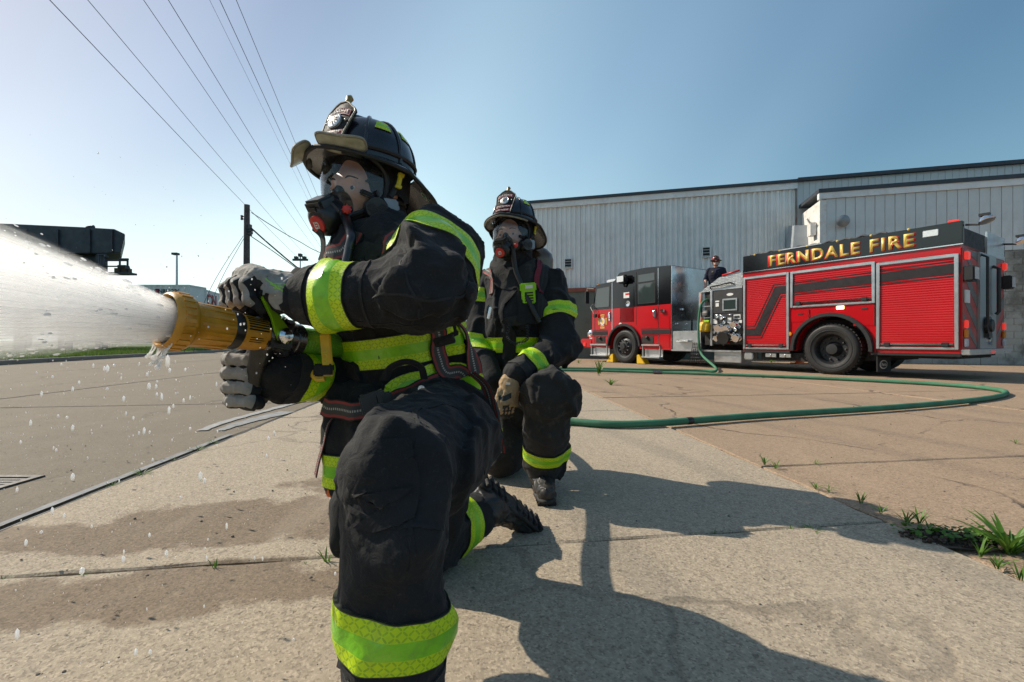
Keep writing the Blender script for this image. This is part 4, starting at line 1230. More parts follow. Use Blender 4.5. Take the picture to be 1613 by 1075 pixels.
# bumper with siren and lamp
m = MB(); m.box(CF + .01, 8.0, -2.5, .0, .46, .78); bp = part(m, 'bumper', MAT['red_bar'], bevel=.03)
m = MB(); m.box(7.7, 7.82, .001, .03, .52, .64); m.build('bumper_lamp', MAT['lens_red'], bp, bevel=.01)
m = MB(); m.lathe([(0, .10), (.1, .16), (.3, .17), (.38, .12), (.4, 0)], (7.95, -.35, .93), (-1, .1, .15), 18); m.box(7.6, 7.8, -.45, -.25, .78, .86); part(m, 'siren', MAT['chrome'])
m = MB(); m.box(CF, CF + .03, -.35, -.05, .86, 1.3); part(m, 'headlight', MAT['lens_amber2'], bevel=.02)
m = MB(); m.box(CF, CF + .025, -1.9, -.6, .8, 1.6); part(m, 'grille', MAT['chrome'], bevel=.02)

# chocks and cone
def tr(x, y, z): return TR.matrix_basis @ Vector((x, y, z))
TR.matrix_basis = Matrix.LocRotScale(TR.location, TR.rotation_euler, None)
def chock(x, flip, label):
    m = MB(); s = -1 if flip else 1
    m.prism([(0, 0), (.34, 0), (.30, .04), (.10, .27), (.02, .28), (0, .25)], lambda a, c, t: (s * a, t, c), -.26, -.02)
    p = tr(x, 0, 0); o = m.build('wheel_chock', MAT['yellow'], location=p, bevel=.012); o.rotation_euler = (0, 0, TROT)
    return tag(o, label, 'wheel chock', 'chocks at the front wheel')
chock(6.38, False, 'yellow chock wedged ahead of the front wheel, towards the bumper')
chock(5.36, True, 'yellow chock wedged behind the front wheel, under the rear cab door')
pc = Vector((8.85, 14.0, 0))
cn = thing('traffic_cone', 'orange traffic cone standing behind the rear wheel of the engine', 'cone', pc)
m = MB(); m.lathe([(0, .12), (.62, .035), (.64, .03), (.64, 0)], (0, 0, .035), (0, 0, 1), 24); m.build('cone_body', MAT['orange'], cn)
m = MB(); m.box(-.19, .19, -.19, .19, -.006, .035); m.build('base', MAT['orange'], cn, bevel=.01)
m = MB(); m.lathe([(.25, .0862), (.40, .0655)], (0, 0, .035), (0, 0, 1), 24); m.build('collar', MAT['white_lbl'], cn)
# ------------------------------------------------------------------ soft bodies: signed distance fields turned into meshes
F32 = np.float32
def _hash(i, j, k, seed):
    n = (i * 374761393 + j * 668265263 + k * 2147483647 + seed * 974711) & 0xffffffff
    n = ((n ^ (n >> 13)) * 1274126177) & 0xffffffff
    n = n ^ (n >> 16)
    return (n & 0xffff).astype(np.float32) / 32767.5 - 1
def vnoise(p, seed=0):
    q = np.floor(p); f = (p - q).astype(np.float32); q = q.astype(np.int64)
    f = f * f * (3 - 2 * f)
    i, j, k = q[:, 0], q[:, 1], q[:, 2]
    def L(a, b, t): return a + (b - a) * t
    fx, fy, fz = f[:, 0], f[:, 1], f[:, 2]
    x00 = L(_hash(i, j, k, seed), _hash(i + 1, j, k, seed), fx); x10 = L(_hash(i, j + 1, k, seed), _hash(i + 1, j + 1, k, seed), fx)
    x01 = L(_hash(i, j, k + 1, seed), _hash(i + 1, j, k + 1, seed), fx); x11 = L(_hash(i, j + 1, k + 1, seed), _hash(i + 1, j + 1, k + 1, seed), fx)
    return L(L(x00, x10, fy), L(x01, x11, fy), fz)

class Solid:
    def __init__(self):
        self.pr = []; self.cut = []; self.folds = []; self.sub = []; self.lumps = []
    def cone(self, a, b, ra, rb, k=.03, ax=None, s=1.0):
        self.pr.append((np.array(a, F32), np.array(b, F32), ra, rb, k, None if ax is None else np.array(Vector(ax).normalized(), F32), s)); return self
    def chain(self, pts, rs, k=.02, ax=None, s=1.0):
        for i in range(len(pts) - 1):
            self.cone(pts[i], pts[i + 1], rs[i], rs[i + 1], k, ax, s)
        return self
    def ball(self, c, r, k=.03, ax=None, s=1.0): return self.cone(c, c, r, r, k, ax, s)
    def carve(self, c, r, k=.01, ax=None, s=1.0):
        self.cut.append((np.array(c, F32), r, k, None if ax is None else np.array(Vector(ax).normalized(), F32), s)); return self
    def fold(self, amp, freq, d=None, stretch=1.0, seed=1, ridged=True, where=None):
        self.folds.append((amp, freq, None if d is None else np.array(Vector(d).normalized(), F32), stretch, seed, ridged, where)); return self
    def base(self, p):
        d = None
        for a, b, ra, rb, k, ax, s in self.pr:
            ab = b - a; L2 = float(ab @ ab)
            q = p - a
            if L2 > 1e-10:
                t = np.clip((q @ ab) / L2, 0, 1)
                q = q - t[:, None] * ab; r = ra + (rb - ra) * t
            else:
                r = ra
            if ax is not None:
                q = q + ((q @ ax) * (s - 1))[:, None] * ax
            e = np.sqrt(np.einsum('ij,ij->i', q, q)) - r
            if d is None: d = e
            elif k <= 0: d = np.minimum(d, e)
            else:
                h = np.clip(.5 + .5 * (d - e) / k, 0, 1)
                d = d * (1 - h) + e * h - k * h * (1 - h)
        for so, k in self.sub:
            e = so.base(p); h = np.clip(.5 + .5 * (d - e) / k, 0, 1)
            d = d * (1 - h) + e * h - k * h * (1 - h)
        for c, r, k, ax, s in self.cut:
            q = p - c
            if ax is not None:
                q = q + ((q @ ax) * (s - 1))[:, None] * ax
            e = -(np.sqrt(np.einsum('ij,ij->i', q, q)) - r)
            h = np.clip(.5 - .5 * (d - e) / k, 0, 1)
            d = d * (1 - h) + e * h + k * h * (1 - h)
        return d
    def disp(self, p):
        w = np.zeros(len(p), F32)
        for amp, fr, dr, st, seed, ridged, where in self.folds:
            q = p + .25 / fr * np.stack([vnoise(p * fr * .7, seed + 31), vnoise(p * fr * .7, seed + 32), vnoise(p * fr * .7, seed + 33)], 1)
            if dr is not None:
                q = q - ((q @ dr) * (1 - 1 / st))[:, None] * dr
            n = vnoise(q * fr, seed)
            if ridged:
                n = 1.5 * np.exp(-(n / .17) ** 2) - .45
            m = amp
            if where is not None:
                c, rad = where
                m = amp * np.exp(-((p - np.array(c, F32)) ** 2).sum(1) / (2 * rad * rad))
            w += m * n
        return w
    def f(self, p):
        p = np.asarray(p, F32)
        d = self.base(p)
        if self.folds:
            near = np.abs(d) < .045
            if near.any():
                d[near] -= self.disp(p[near])
        return d
    def grad(self, p, e=.002):
        g = np.empty((len(p), 3), F32)
        for i in range(3):
            o = np.zeros(3, F32); o[i] = e
            g[:, i] = (self.f(p + o) - self.f(p - o)) / (2 * e)
        return g
    def bounds(self, pad=.04):
        pts = []
        for a, b, ra, rb, k, ax, s in self.pr:
            r = max(ra, rb) * max(1, 1 / s if s else 1)
            for q in (a, b):
                pts += [q - r, q + r]
        for so, k in self.sub:
            l, h = so.bounds(0); pts += [l, h]
        pts = np.array(pts); return pts.min(0) - pad, pts.max(0) + pad
    def mesh(self, h):
        lo, hi = self.bounds()
        # coarse pass first: only blocks near the surface are sampled finely
        B = 6
        n = np.ceil((hi - lo) / (h * B)).astype(int) + 1
        fine = n * B + 1
        F = np.full(fine, 1.0, F32)
        cc = np.stack(np.meshgrid(*[np.arange(q) for q in n], indexing='ij'), -1).reshape(-1, 3)
        ctr = lo + (cc + .5) * h * B
        dc = self.base(ctr.astype(F32))
        lim = h * B * 1.5 + .05
        inside = cc[dc < -lim]
        loc = np.stack(np.meshgrid(*[np.arange(B + 1)] * 3, indexing='ij'), -1).reshape(-1, 3)
        for (i, j, k) in inside:
            F[i * B:i * B + B + 1, j * B:j * B + B + 1, k * B:k * B + B + 1] = -1
        act = cc[np.abs(dc) <= lim]
        for s in range(0, len(act), 1500):
            a = act[s:s + 1500]
            ii = (a[:, None, :] * B + loc[None]).reshape(-1, 3)
            F[ii[:, 0], ii[:, 1], ii[:, 2]] = self.f((lo + ii * h).astype(F32))
        v, q = nets(F, lo, h)
        for _ in range(2):
            d = self.f(v); g = self.grad(v)
            g2 = (g * g).sum(1) + .05
            st = np.clip(d / g2, -h * .5, h * .5)
            v = v - st[:, None] * g
        return v, q

def nets(F, lo, h):
    S = F < 0
    sl = [slice(None, -1), slice(1, None)]
    cnt = np.zeros(tuple(np.array(F.shape) - 1), np.int8)
    for a in (0, 1):
        for b in (0, 1):
            for c in (0, 1):
                cnt += S[sl[a], sl[b], sl[c]]
    act = (cnt > 0) & (cnt < 8)
    I = np.argwhere(act)
    idx = np.full(cnt.shape, -1, np.int64); idx[act] = np.arange(len(I))
    pos = np.zeros((len(I), 3)); num = np.zeros(len(I))
    corners = [(a, b, c) for a in (0, 1) for b in (0, 1) for c in (0, 1)]
    for i, A in enumerate(corners):
        for Bc in corners[i + 1:]:
            if sum(abs(x - y) for x, y in zip(A, Bc)) != 1: continue
            fa = F[I[:, 0] + A[0], I[:, 1] + A[1], I[:, 2] + A[2]]; fb = F[I[:, 0] + Bc[0], I[:, 1] + Bc[1], I[:, 2] + Bc[2]]
            m = (fa < 0) != (fb < 0)
            t = np.where(m, fa / np.where(m, fa - fb, 1), 0)
            pos += (np.array(A) + t[:, None] * (np.array(Bc) - np.array(A))) * m[:, None]; num += m
    v = lo + (I + pos / num[:, None]) * h
    quads = []
    for ax in range(3):
        o1, o2 = (ax + 1) % 3, (ax + 2) % 3
        a = [slice(None)] * 3; b = [slice(None)] * 3
        a[ax] = slice(None, -1); b[ax] = slice(1, None)
        E = np.argwhere(S[tuple(a)] != S[tuple(b)])
        ok = (E[:, o1] > 0) & (E[:, o2] > 0) & (E[:, o1] < F.shape[o1] - 1) & (E[:, o2] < F.shape[o2] - 1)
        E = E[ok]
        q = []
        for d1, d2 in ((-1, -1), (0, -1), (0, 0), (-1, 0)):
            c = E.copy(); c[:, o1] += d1; c[:, o2] += d2
            q.append(idx[c[:, 0], c[:, 1], c[:, 2]])
        q = np.stack(q, 1)
        flip = ~S[E[:, 0], E[:, 1], E[:, 2]]
        q[flip] = q[flip][:, ::-1]
        quads.append(q)
    return v, np.concatenate(quads)

def soft(name, solid, h, mats, parent, origin, attr=None):
    v, q = solid.mesh(h)
    me = bpy.data.meshes.new(name)
    me.vertices.add(len(v)); me.vertices.foreach_set('co', (v - np.array(origin)).astype(F32).ravel())
    me.loops.add(q.size); me.loops.foreach_set('vertex_index', q.astype(np.int32).ravel())
    me.polygons.add(len(q)); me.polygons.foreach_set('loop_start', np.arange(0, q.size, 4, dtype=np.int32)); me.polygons.foreach_set('loop_total', np.full(len(q), 4, np.int32))
    me.polygons.foreach_set('use_smooth', np.ones(len(q), bool))
    for m in (mats if isinstance(mats, (list, tuple)) else [mats]):
        me.materials.append(m)
    if attr is not None:
        for k, fn in attr.items():
            a = me.attributes.new(k, 'FLOAT', 'POINT'); a.data.foreach_set('value', fn(v).astype(F32))
    me.update(calc_edges=True); me.validate()
    o = bpy.data.objects.new(name, me); COL.objects.link(o); o.parent = parent
    return o

def pleats(so, lines, r=.013, sink=.55, k=.016):
    """raised creases in the cloth: thin ridges half sunk in the surface along each line"""
    new = []
    for pts in lines:
        c = np.array([tuple(p) for p in spline(pts, 5)], F32)
        c = lay(so, c, -r * sink)
        n = len(c) - 1
        for i in range(n):
            f0 = math.sin(PI * (.12 + .76 * i / n)); f1 = math.sin(PI * (.12 + .76 * (i + 1) / n))
            new.append((c[i], c[i + 1], r * f0, r * f1))
    for a, b, ra, rb in new:
        so.cone(a, b, ra, rb, k)

# strips of webbing and trim lying on a soft body
def shell(name, G, mat, parent, origin, th=.004, closed=False, u=None, nrm=None, ref=None):
    """G: array (n, m, 3) of surface points, lifted already; u: length along, v runs across"""
    G = np.asarray(G, float); n, m = G.shape[:2]
    du = np.roll(G, -1, 0) - np.roll(G, 1, 0)
    if not closed:
        du[0] = G[1] - G[0]; du[-1] = G[-1] - G[-2]
    dv = np.gradient(G, axis=1)
    if nrm is None:
        nrm = np.cross(du, dv); nrm /= np.linalg.norm(nrm, axis=2, keepdims=True) + 1e-9
        if ref is not None and (nrm * ref).sum() < 0: nrm = -nrm
    if u is None:
        mid = G[:, m // 2]; u = np.concatenate([[0], np.cumsum(np.linalg.norm(np.diff(mid, axis=0), axis=1))])
    top = G; bot = G - nrm * th
    mb = MB(); vs = np.concatenate([top.reshape(-1, 3), bot.reshape(-1, 3)])
    at = np.zeros((n, m, 3)); at[:, :, 0] = np.asarray(u)[:, None]; at[:, :, 1] = np.linspace(0, 1, m)[None]
    at = np.concatenate([at.reshape(-1, 3)] * 2)
    N = n * m; fs = []
    last = n if closed else n - 1
    for i in range(last):
        j = (i + 1) % n
        for k in range(m - 1):
            fs.append((i * m + k, j * m + k, j * m + k + 1, i * m + k + 1)); fs.append((N + i * m + k, N + i * m + k + 1, N + j * m + k + 1, N + j * m + k))
        fs.append((i * m, N + i * m, N + j * m, j * m)); fs.append((i * m + m - 1, j * m + m - 1, N + j * m + m - 1, N + i * m + m - 1))
    if not closed:
        for k in range(m - 1):
            fs.append((k, k + 1, N + k + 1, N + k)); e = (n - 1) * m + k; fs.append((e, N + e, N + e + 1, e + 1))
    mb.add(vs, fs, 0, True); mb.attrs['buv'] = at
    return mb.build(name, mat, parent, origin)

def ring(name, so, c, nrm, width, rmax, mat, parent, origin, off=.005, n=96, m=7, arc=None, bend=0.0):
    """a band round a limb: rays leave c in the plane square to nrm and stop at the cloth"""
    c = np.array(c, float); d = np.array(Vector(nrm).normalized(), float)
    u_, w_, _ = frame_of(Vector(d)); u_ = np.array(u_); w_ = np.array(w_)
    a0, a1 = arc if arc else (0, 2 * PI)
    th = np.linspace(a0, a1, n, endpoint=arc is not None)
    dirs = np.cos(th)[:, None] * u_ + np.sin(th)[:, None] * w_
    steps = np.linspace(.004, rmax, 64)
    G = np.zeros((n, m, 3))
    for j, t in enumerate(np.linspace(-.5, .5, m)):
        o = c + d * t * width
        pts = o + dirs[:, None, :] * steps[None, :, None]
        val = so.f(pts.reshape(-1, 3).astype(F32)).reshape(n, len(steps))
        outm = val > 0
        k = np.where(outm.any(1), outm.argmax(1), len(steps) - 1); k = np.maximum(k, 1)
        ar = np.arange(n); v0 = val[ar, k - 1]; v1 = val[ar, k]
        f = np.clip(v0 / np.where(np.abs(v0 - v1) < 1e-9, 1, v0 - v1), 0, 1)
        r = steps[k - 1] + (steps[k] - steps[k - 1]) * f
        if not arc:
            for _ in range(4): r = (np.roll(r, 1) + 2 * r + np.roll(r, -1)) / 4
        G[:, j] = o + dirs * (r + off)[:, None]
    R_ = np.linalg.norm(G[:, m // 2] - c, axis=1).mean()
    return shell(name, G, mat, parent, origin, .006, arc is None, th * R_, ref=dirs[:, None, :])

def lay(so, p, off, it=6):
    p = np.array(p, F32)
    for _ in range(it):
        d = so.f(p) - off; g = so.grad(p, .004); g2 = (g * g).sum(1) + .1
        p = p - np.clip(d / g2, -.04, .04)[:, None] * g
    return p
def ribbon(name, pts, width, mat, parent, origin, so=None, off=.006, m=5, side=None, th=.003, sub=8, twist=None):
    c = np.array([tuple(p) for p in spline(pts, sub)], F32)
    if so is not None:
        c = lay(so, c, off)
        for _ in range(2):
            c[1:-1] = (c[:-2] + 2 * c[1:-1] + c[2:]) / 4
        nr = so.grad(c, .01)
    t = np.gradient(c, axis=0); t /= np.linalg.norm(t, axis=1, keepdims=True)
    if so is not None:
        s = np.cross(t, nr)
    else:
        s = np.tile(np.array(side, float), (len(c), 1)) if np.ndim(side) == 1 else np.array(side)
        s = s - (s * t).sum(1, keepdims=True) * t
    s = s / (np.linalg.norm(s, axis=1, keepdims=True) + 1e-9)
    for _ in range(3):
        s[1:-1] = (s[:-2] + s[1:-1] * 2 + s[2:]) / 4
    G = np.stack([c + s * width * q for q in np.linspace(-.5, .5, m)], 1)
    if so is not None:
        G = lay(so, G.reshape(-1, 3), off, 4).reshape(G.shape)
    return shell(name, G, mat, parent, origin, th, ref=nr[:, None, :] if so is not None else None)
# ------------------------------------------------------------------ firefighters' kit: materials
def cloth(name, col, dust=(.13, .115, .10), amt=.3):
    t = NT(name); o = t.coords()
    c = t.mix(t.ramp(t.noise(o, 7, 6, .65), .35, .7), col, tuple(x * 1.7 for x in col))
    c = t.mix(t.ramp(t.noise(o, 16, 7, .75), .55, .8, 0, amt), c, dust)
    c = t.mix(t.ramp(t.noise(o, 240, 2), .62, .75, 0, .18), c, dust)
    wv = t.n('ShaderNodeTexWave', wave_type='BANDS', bands_direction='DIAGONAL', i_Scale=170.0, i_Distortion=1.0); t.l(o, wv.inputs[0])
    b1 = t.bump(t.noise(o, 26, 6, .6, .8), .55, .010)
    b2 = t.bump(wv.outputs['Fac'], .10, .001, b1)
    b3 = t.bump(t.noise(o, 420, 2), .25, .001, b2)
    t.set(Base_Color=c, Roughness=.88, Specular_IOR_Level=.25, Normal=b3, Sheen_Weight=.06, Sheen_Roughness=.4)
    return t.m
MAT['turnout'] = cloth('turnout_black', (.0125, .0128, .0138), (.11, .10, .088), .26)
MAT['turnout_worn'] = cloth('turnout_worn', (.021, .0205, .020), (.17, .15, .125), .5)
MAT['hood'] = cloth('hood_knit', (.012, .012, .013), (.08, .075, .07), .2)
def reflective():
    t = NT('lime_reflective_trim')
    uv = t.attr('buv', 'Vector'); sp = t.n('ShaderNodeSeparateXYZ'); t.l(uv, sp.inputs[0])
    U = t.math('DIVIDE', sp.outputs[0], .0085); Vv = t.math('MULTIPLY', sp.outputs[1], 9.0)
    par = t.math('MODULO', t.math('ADD', t.math('FLOOR', U), t.math('FLOOR', Vv)), 2.0)
    fu = t.math('FRACT', U); fv = t.math('FRACT', Vv)
    fv2 = t.math('ABSOLUTE', t.math('SUBTRACT', fv, par))
    dd = t.math('ABSOLUTE', t.math('SUBTRACT', fu, fv2))
    edge = t.math('MULTIPLY', t.math('COMPARE', fu, .5, .40), t.math('COMPARE', fv, .5, .40))
    dash = t.math('MULTIPLY', t.math('LESS_THAN', dd, .22), edge)
    mid = t.math('COMPARE', sp.outputs[1], .5, .17)
    o = t.coords()
    lime = t.mix(t.ramp(t.noise(o, 14, 5), .35, .7), (.62, .80, .004), (.50, .70, .006))
    c = t.mix(t.math('MULTIPLY', dash, .6), lime, (.17, .40, .01))
    c = t.mix(mid, c, t.mix(t.ramp(t.noise(o, 22, 4), .35, .65), (.20, .56, .012), (.30, .66, .02)))
    edgeb = t.math('GREATER_THAN', t.math('ABSOLUTE', t.math('SUBTRACT', sp.outputs[1], .5)), .478)
    c = t.mix(edgeb, c, (.03, .035, .02))
    c = t.mix(t.ramp(t.noise(o, 19, 7, .75), .52, .78, 0, .6), c, (.17, .18, .05))
    t.set(Base_Color=c, Roughness=t.math('SUBTRACT', .5, t.math('MULTIPLY', mid, .25)), Normal=t.bump(t.math('ADD', dash, t.math('MULTIPLY', t.noise(o, 30, 4), 3.0)), .4, .003))
    t.set(Coat_Weight=t.math('MULTIPLY', mid, .2), Coat_Roughness=.3)
    return t.m
MAT['trim'] = reflective()
def webbing(name, edge, mid, line):
    t = NT(name); uv = t.attr('buv', 'Vector'); sp = t.n('ShaderNodeSeparateXYZ'); t.l(uv, sp.inputs[0])
    d = t.math('ABSOLUTE', t.math('SUBTRACT', sp.outputs[1], .5))
    c = t.mix(t.math('GREATER_THAN', d, .30), mid, edge)
    st = t.math('MULTIPLY', t.math('LESS_THAN', d, .06), t.math('LESS_THAN', t.math('FRACT', t.math('DIVIDE', sp.outputs[0], .006)), .55))
    c = t.mix(st, c, line)
    c = t.mix(t.math('GREATER_THAN', d, .44), c, tuple(x * .3 for x in mid))
    wv = t.math('SINE', t.math('MULTIPLY', sp.outputs[0], 2600))
    t.set(Base_Color=c, Roughness=.8, Normal=t.bump(wv, .3, .0008))
    return t.m
MAT['web_red'] = webbing('red_grey_webbing', (.30, .045, .04), (.06, .055, .052), (.42, .40, .37))
MAT['web_black'] = webbing('black_webbing', (.016, .016, .017), (.012, .012, .013), (.03, .03, .03))
MAT['helmet'] = M('helmet_black', (.010, .011, .016), .28, vary=.4, scale=14, coat=.35, dirt=((.06, .06, .065), 14, .15), bump=.12, bscale=28)
MAT['helmet_trim'] = M('helmet_rubber_edge', (.012, .012, .012), .6, vary=.2)
MAT['leather'] = M('scuffed_black_leather', (.010, .0095, .0095), .68, vary=.4, scale=25, bump=.15, bscale=70, dirt=((.05, .046, .043), 30, .3), spec=.25)
MAT['rubber_mask'] = M('mask_rubber', (.010, .010, .011), .5, vary=.2, scale=20, bump=.1, bscale=120)
MAT['mask_plastic'] = M('mask_plastic', (.014, .014, .015), .35, vary=.2, scale=20, dirt=((.08, .08, .08), 20, .3))
MAT['mask_red'] = M('mask_red_disc', (.58, .035, .025), .4, vary=.08)
MAT['skin'] = None
MAT['silver'] = M('worn_silver', (.55, .55, .54), .35, .85, vary=.25, scale=60, bump=.3, bscale=120)
MAT['brass'] = M('tarnished_brass', (.32, .23, .09), .45, .8, vary=.3, scale=40)
MAT['badge_dark'] = M('badge_engraving', (.12, .12, .115), .5, .4, vary=.3, scale=90)
MAT['visor'] = M('scuffed_visor_plastic', (.42, .41, .34), .35, vary=.25, scale=30, dirt=((.22, .2, .15), 18, .7), bump=.15, bscale=50)
MAT['visor_edge'] = M('visor_edge', (.24, .22, .17), .5, vary=.3, scale=40)
MAT['tan'] = M('tan_leather', (.40, .27, .15), .75, vary=.22, scale=22, bump=.4, bscale=70, dirt=((.16, .11, .07), 12, .5))
MAT['lbl_red'] = M('label_maroon', (.22, .02, .03), .5, vary=.1)
MAT['lbl_white'] = M('label_white', (.70, .70, .68), .5, vary=.08)
MAT['lbl_green'] = M('label_green', (.02, .30, .12), .4, vary=.08)
MAT['lbl_blue'] = M('label_blue', (.02, .13, .40), .4, vary=.1)
MAT['buckle'] = M('yellow_buckle', (.62, .50, .03), .45, vary=.12)
MAT['boot'] = M('boot_leather', (.011, .011, .011), .5, vary=.3, scale=18, bump=.3, bscale=60, dirt=((.10, .085, .07), 7, .4))
MAT['sole'] = M('boot_sole', (.016, .015, .015), .75, vary=.3, scale=20, dirt=((.13, .11, .09), 8, .45))
MAT['radio'] = M('lime_radio', (.30, .62, .02), .5, vary=.1)
def skin():
    t = NT('skin'); o = t.coords()
    c = t.mix(t.ramp(t.noise(o, 12, 5), .3, .7), (.62, .37, .28), (.54, .29, .21))
    t.set(Base_Color=c, Roughness=.48, Subsurface_Weight=.12, Normal=t.bump(t.noise(o, 220, 3), .12, .001))
    t.b.inputs['Subsurface Radius'].default_value = (.01, .004, .002)
    return t.m
MAT['skin'] = skin()
def lens():
    t = NT('mask_lens')
    tr = t.n('ShaderNodeBsdfTransparent'); tr.inputs[0].default_value = (.97, .98, 1, 1)
    gl = t.n('ShaderNodeBsdfGlossy'); gl.inputs['Roughness'].default_value = .03; gl.inputs[0].default_value = (.95, .97, 1, 1)
    fr = t.n('ShaderNodeFresnel', i_IOR=1.42)
    k = t.math('ADD', t.math('MULTIPLY', fr.outputs[0], .9), .015)
    mx = t.n('ShaderNodeMixShader'); t.l(k, mx.inputs[0]); t.l(tr.outputs[0], mx.inputs[1]); t.l(gl.outputs[0], mx.inputs[2])
    # a film of dust and dried drops
    df = t.n('ShaderNodeBsdfDiffuse'); df.inputs[0].default_value = (.6, .6, .6, 1)
    m2 = t.n('ShaderNodeMixShader'); t.l(t.ramp(t.noise(t.coords(), 60, 5), .5, .8, .01, .06), m2.inputs[0]); t.l(mx.outputs[0], m2.inputs[1]); t.l(df.outputs[0], m2.inputs[2])
    t.l(m2.outputs[0], t.out.inputs[0]); return t.m
MAT['lens'] = lens()
MAT['eye_white'] = M('eye_white', (.46, .42, .40), .2, vary=0)
MAT['iris'] = M('iris', (.06, .07, .08), .15, vary=0)
MAT['brow'] = M('eyebrow_hair', (.05, .03, .018), .8, vary=.2, scale=80)

def head_frame(o, fwd, up=(0, 0, 1)):
    f = Vector(fwd).normalized(); u = Vector(up); l = u.cross(f).normalized(); u = f.cross(l)
    m = Matrix((f, l, u)).transposed().to_4x4(); m.translation = Vector(o); return m

def head_gear(root, H, hm_pitch, visors, shield_top, stickers, h=.0055, roll=0.0, straps=True):
    org = root.location
    X = Matrix.Translation(-Vector(org)) @ H
    def W(x, y, z): return H @ Vector((x, y, z))
    def B(m, name, mat, par=root, bevel=0.0): return m.build(name, mat, par, xf=X, bevel=bevel)
    # body under the kit: head with a face, neck and shoulders
    s = Solid()
    s.cone(W(-.015, 0, .045), W(.0, 0, .02), .088, .082, .02, H.to_3x3() @ Vector((0, 1, 0)), 1.14)
    s.cone(W(.035, 0, -.01), W(.058, 0, -.085), .062, .036, .03)
    s.cone(W(.072, .030, .024), W(.072, -.030, .024), .0185, .0185, .012)                 # brow
    s.cone(W(.090, 0, .012), W(.108, 0, -.032), .009, .0125, .012)                        # nose
    s.ball(W(.100, .012, -.036), .009, .008); s.ball(W(.100, -.012, -.036), .009, .008)
    for sg in (1, -1):
        s.ball(W(.060, sg * .043, -.022), .026, .02)                                      # cheeks
        s.ball(W(-.005, sg * .082, -.005), .018, .01)                                     # ears
    s.cone(W(.086, .018, -.066), W(.086, -.018, -.066), .0085, .0085, .008); s.cone(W(.084, .015, -.077), W(.084, -.015, -.077), .009, .009, .008)   # lips
    for sg in (1, -1):
        s.carve(W(.104, sg * .033, .000), .0165, .012)                                    # eye sockets
    for sg in (1, -1):
        s.cone(W(.0870, sg * .020, .0085), W(.0820, sg * .048, .0075), .0050, .0045, .004); s.cone(W(.0860, sg * .022, -.0095), W(.0810, sg * .046, -.0090), .0045, .0042, .004)
    s.cone(W(-.02, 0, -.03), W(-.04, 0, -.17), .058, .062, .03)
    s.cone(W(-.04, .09, -.24), W(-.04, -.09, -.24), .06, .06, .05)
    soft('body', s, h * .8, MAT['skin'], root, org)
    m = MB()
    for sg in (1, -1):
        m.sphere((.0765, sg * .033, -.001), .0122, n=14, m=10)
    B(m, 'eyes', MAT['eye_white'])
    m = MB()
    for sg in (1, -1):
        m.sphere((.0850, sg * .0345, -.001), .0056, n=10, m=8)
    B(m, 'irises', MAT['iris'])
    m = MB()
    for sg in (1, -1):
        m.tube(spline([(.0895, sg * .014, .021), (.091, sg * .03, .027), (.080, sg * .050, .021)], 5), [.004] * 5 + [.0035] * 4 + [.002] * 2, 6, flat=.6)
    B(m, 'eyebrows', MAT['brow'])
    # knitted hood
    k = Solid()
    k.cone(W(-.02, 0, .05), W(-.005, 0, .02), .100, .096, .02, H.to_3x3() @ Vector((0, 1, 0)), 1.12)
    k.cone(W(.03, 0, -.02), W(.045, 0, -.085), .075, .05, .03)
    k.chain([W(-.02, 0, -.04), W(-.035, 0, -.15), W(-.045, 0, -.24)], [.082, .085, .105], .03)
    k.carve(W(.150, 0, .006), .109, .01)
    k.fold(.006, 13, H.to_3x3() @ Vector((0, .3, 1)), .5, 5)
    soft('hood', k, h, MAT['hood'], root, org)

    # face mask
    def face(rho, th, push=0.0, A=1.36, zc=.016, hz_=.079):
        # rounded outline, wider at brow height, narrowing to the regulator
        c, sn = math.cos(th), math.sin(th)
        e = 2 / 2.6
        a = math.copysign(abs(c) ** e, c) * A * rho; zz = math.copysign(abs(sn) ** e, sn) * rho
        z = zc + hz_ * zz - (.018 * rho if zz < 0 else 0)
        nar = 1 - (.30 * max(0, -zz) ** 1.4) - .12 * max(0, zz) ** 2
        a *= nar
        bulge = 1 - .16 * max(0, (z - zc) / hz_) ** 2 - .05 * max(0, -(z - zc) / hz_) ** 2
        return Vector(((.137 * math.cos(a) - .003) * bulge + push * math.cos(a), (.098 * math.sin(a)) * bulge + push * math.sin(a), z))
    n = 56; m = MB(); vs = []; rings = [.02, .2, .4, .6, .8, .92, 1.0]
    for r_ in rings:
        vs += [face(r_, 2 * PI * i / n) for i in range(n)]
    fs = [(a * n + i, a * n + (i + 1) % n, (a + 1) * n + (i + 1) % n, (a + 1) * n + i) for a in range(len(rings) - 1) for i in range(n)] + [list(range(n))[::-1]]
    m.add(vs, fs, 0, True)
    mask = MB(); loop = [face(1.0, 2 * PI * i / n) for i in range(n)]
    mask.tube(loop + [loop[0], loop[1]], .0075, 8, False)
    loop2 = [face(1.045, 2 * PI * i / n, -.006) for i in range(n)]
    mask.tube(loop2 + [loop2[0], loop2[1]], .0095, 8, False)
    vs = []
    for r_, pu in ((1.03, -.002), (1.12, -.010), (1.22, -.020), (1.30, -.036)):
        vs += [face(r_, 2 * PI * i / n, pu) for i in range(n)]
    mask.add(vs, [(a * n + i, a * n + (i + 1) % n, (a + 1) * n + (i + 1) % n, (a + 1) * n + i) for a in range(3) for i in range(n)], 0, True)
    mk = B(mask, 'face_mask', MAT['rubber_mask'])
    m.build('lens', MAT['lens'], mk, xf=X)
    c = MB(); c.lathe([(-.055, .026), (-.03, .036), (.0, .034), (.02, .03)], (.118, 0, -.052), (.9, 0, -.4), 24); c.sphere((.098, 0, -.022), .016, .018, .03); c.build('nose_cup', MAT['mask_plastic'], mk, xf=X)
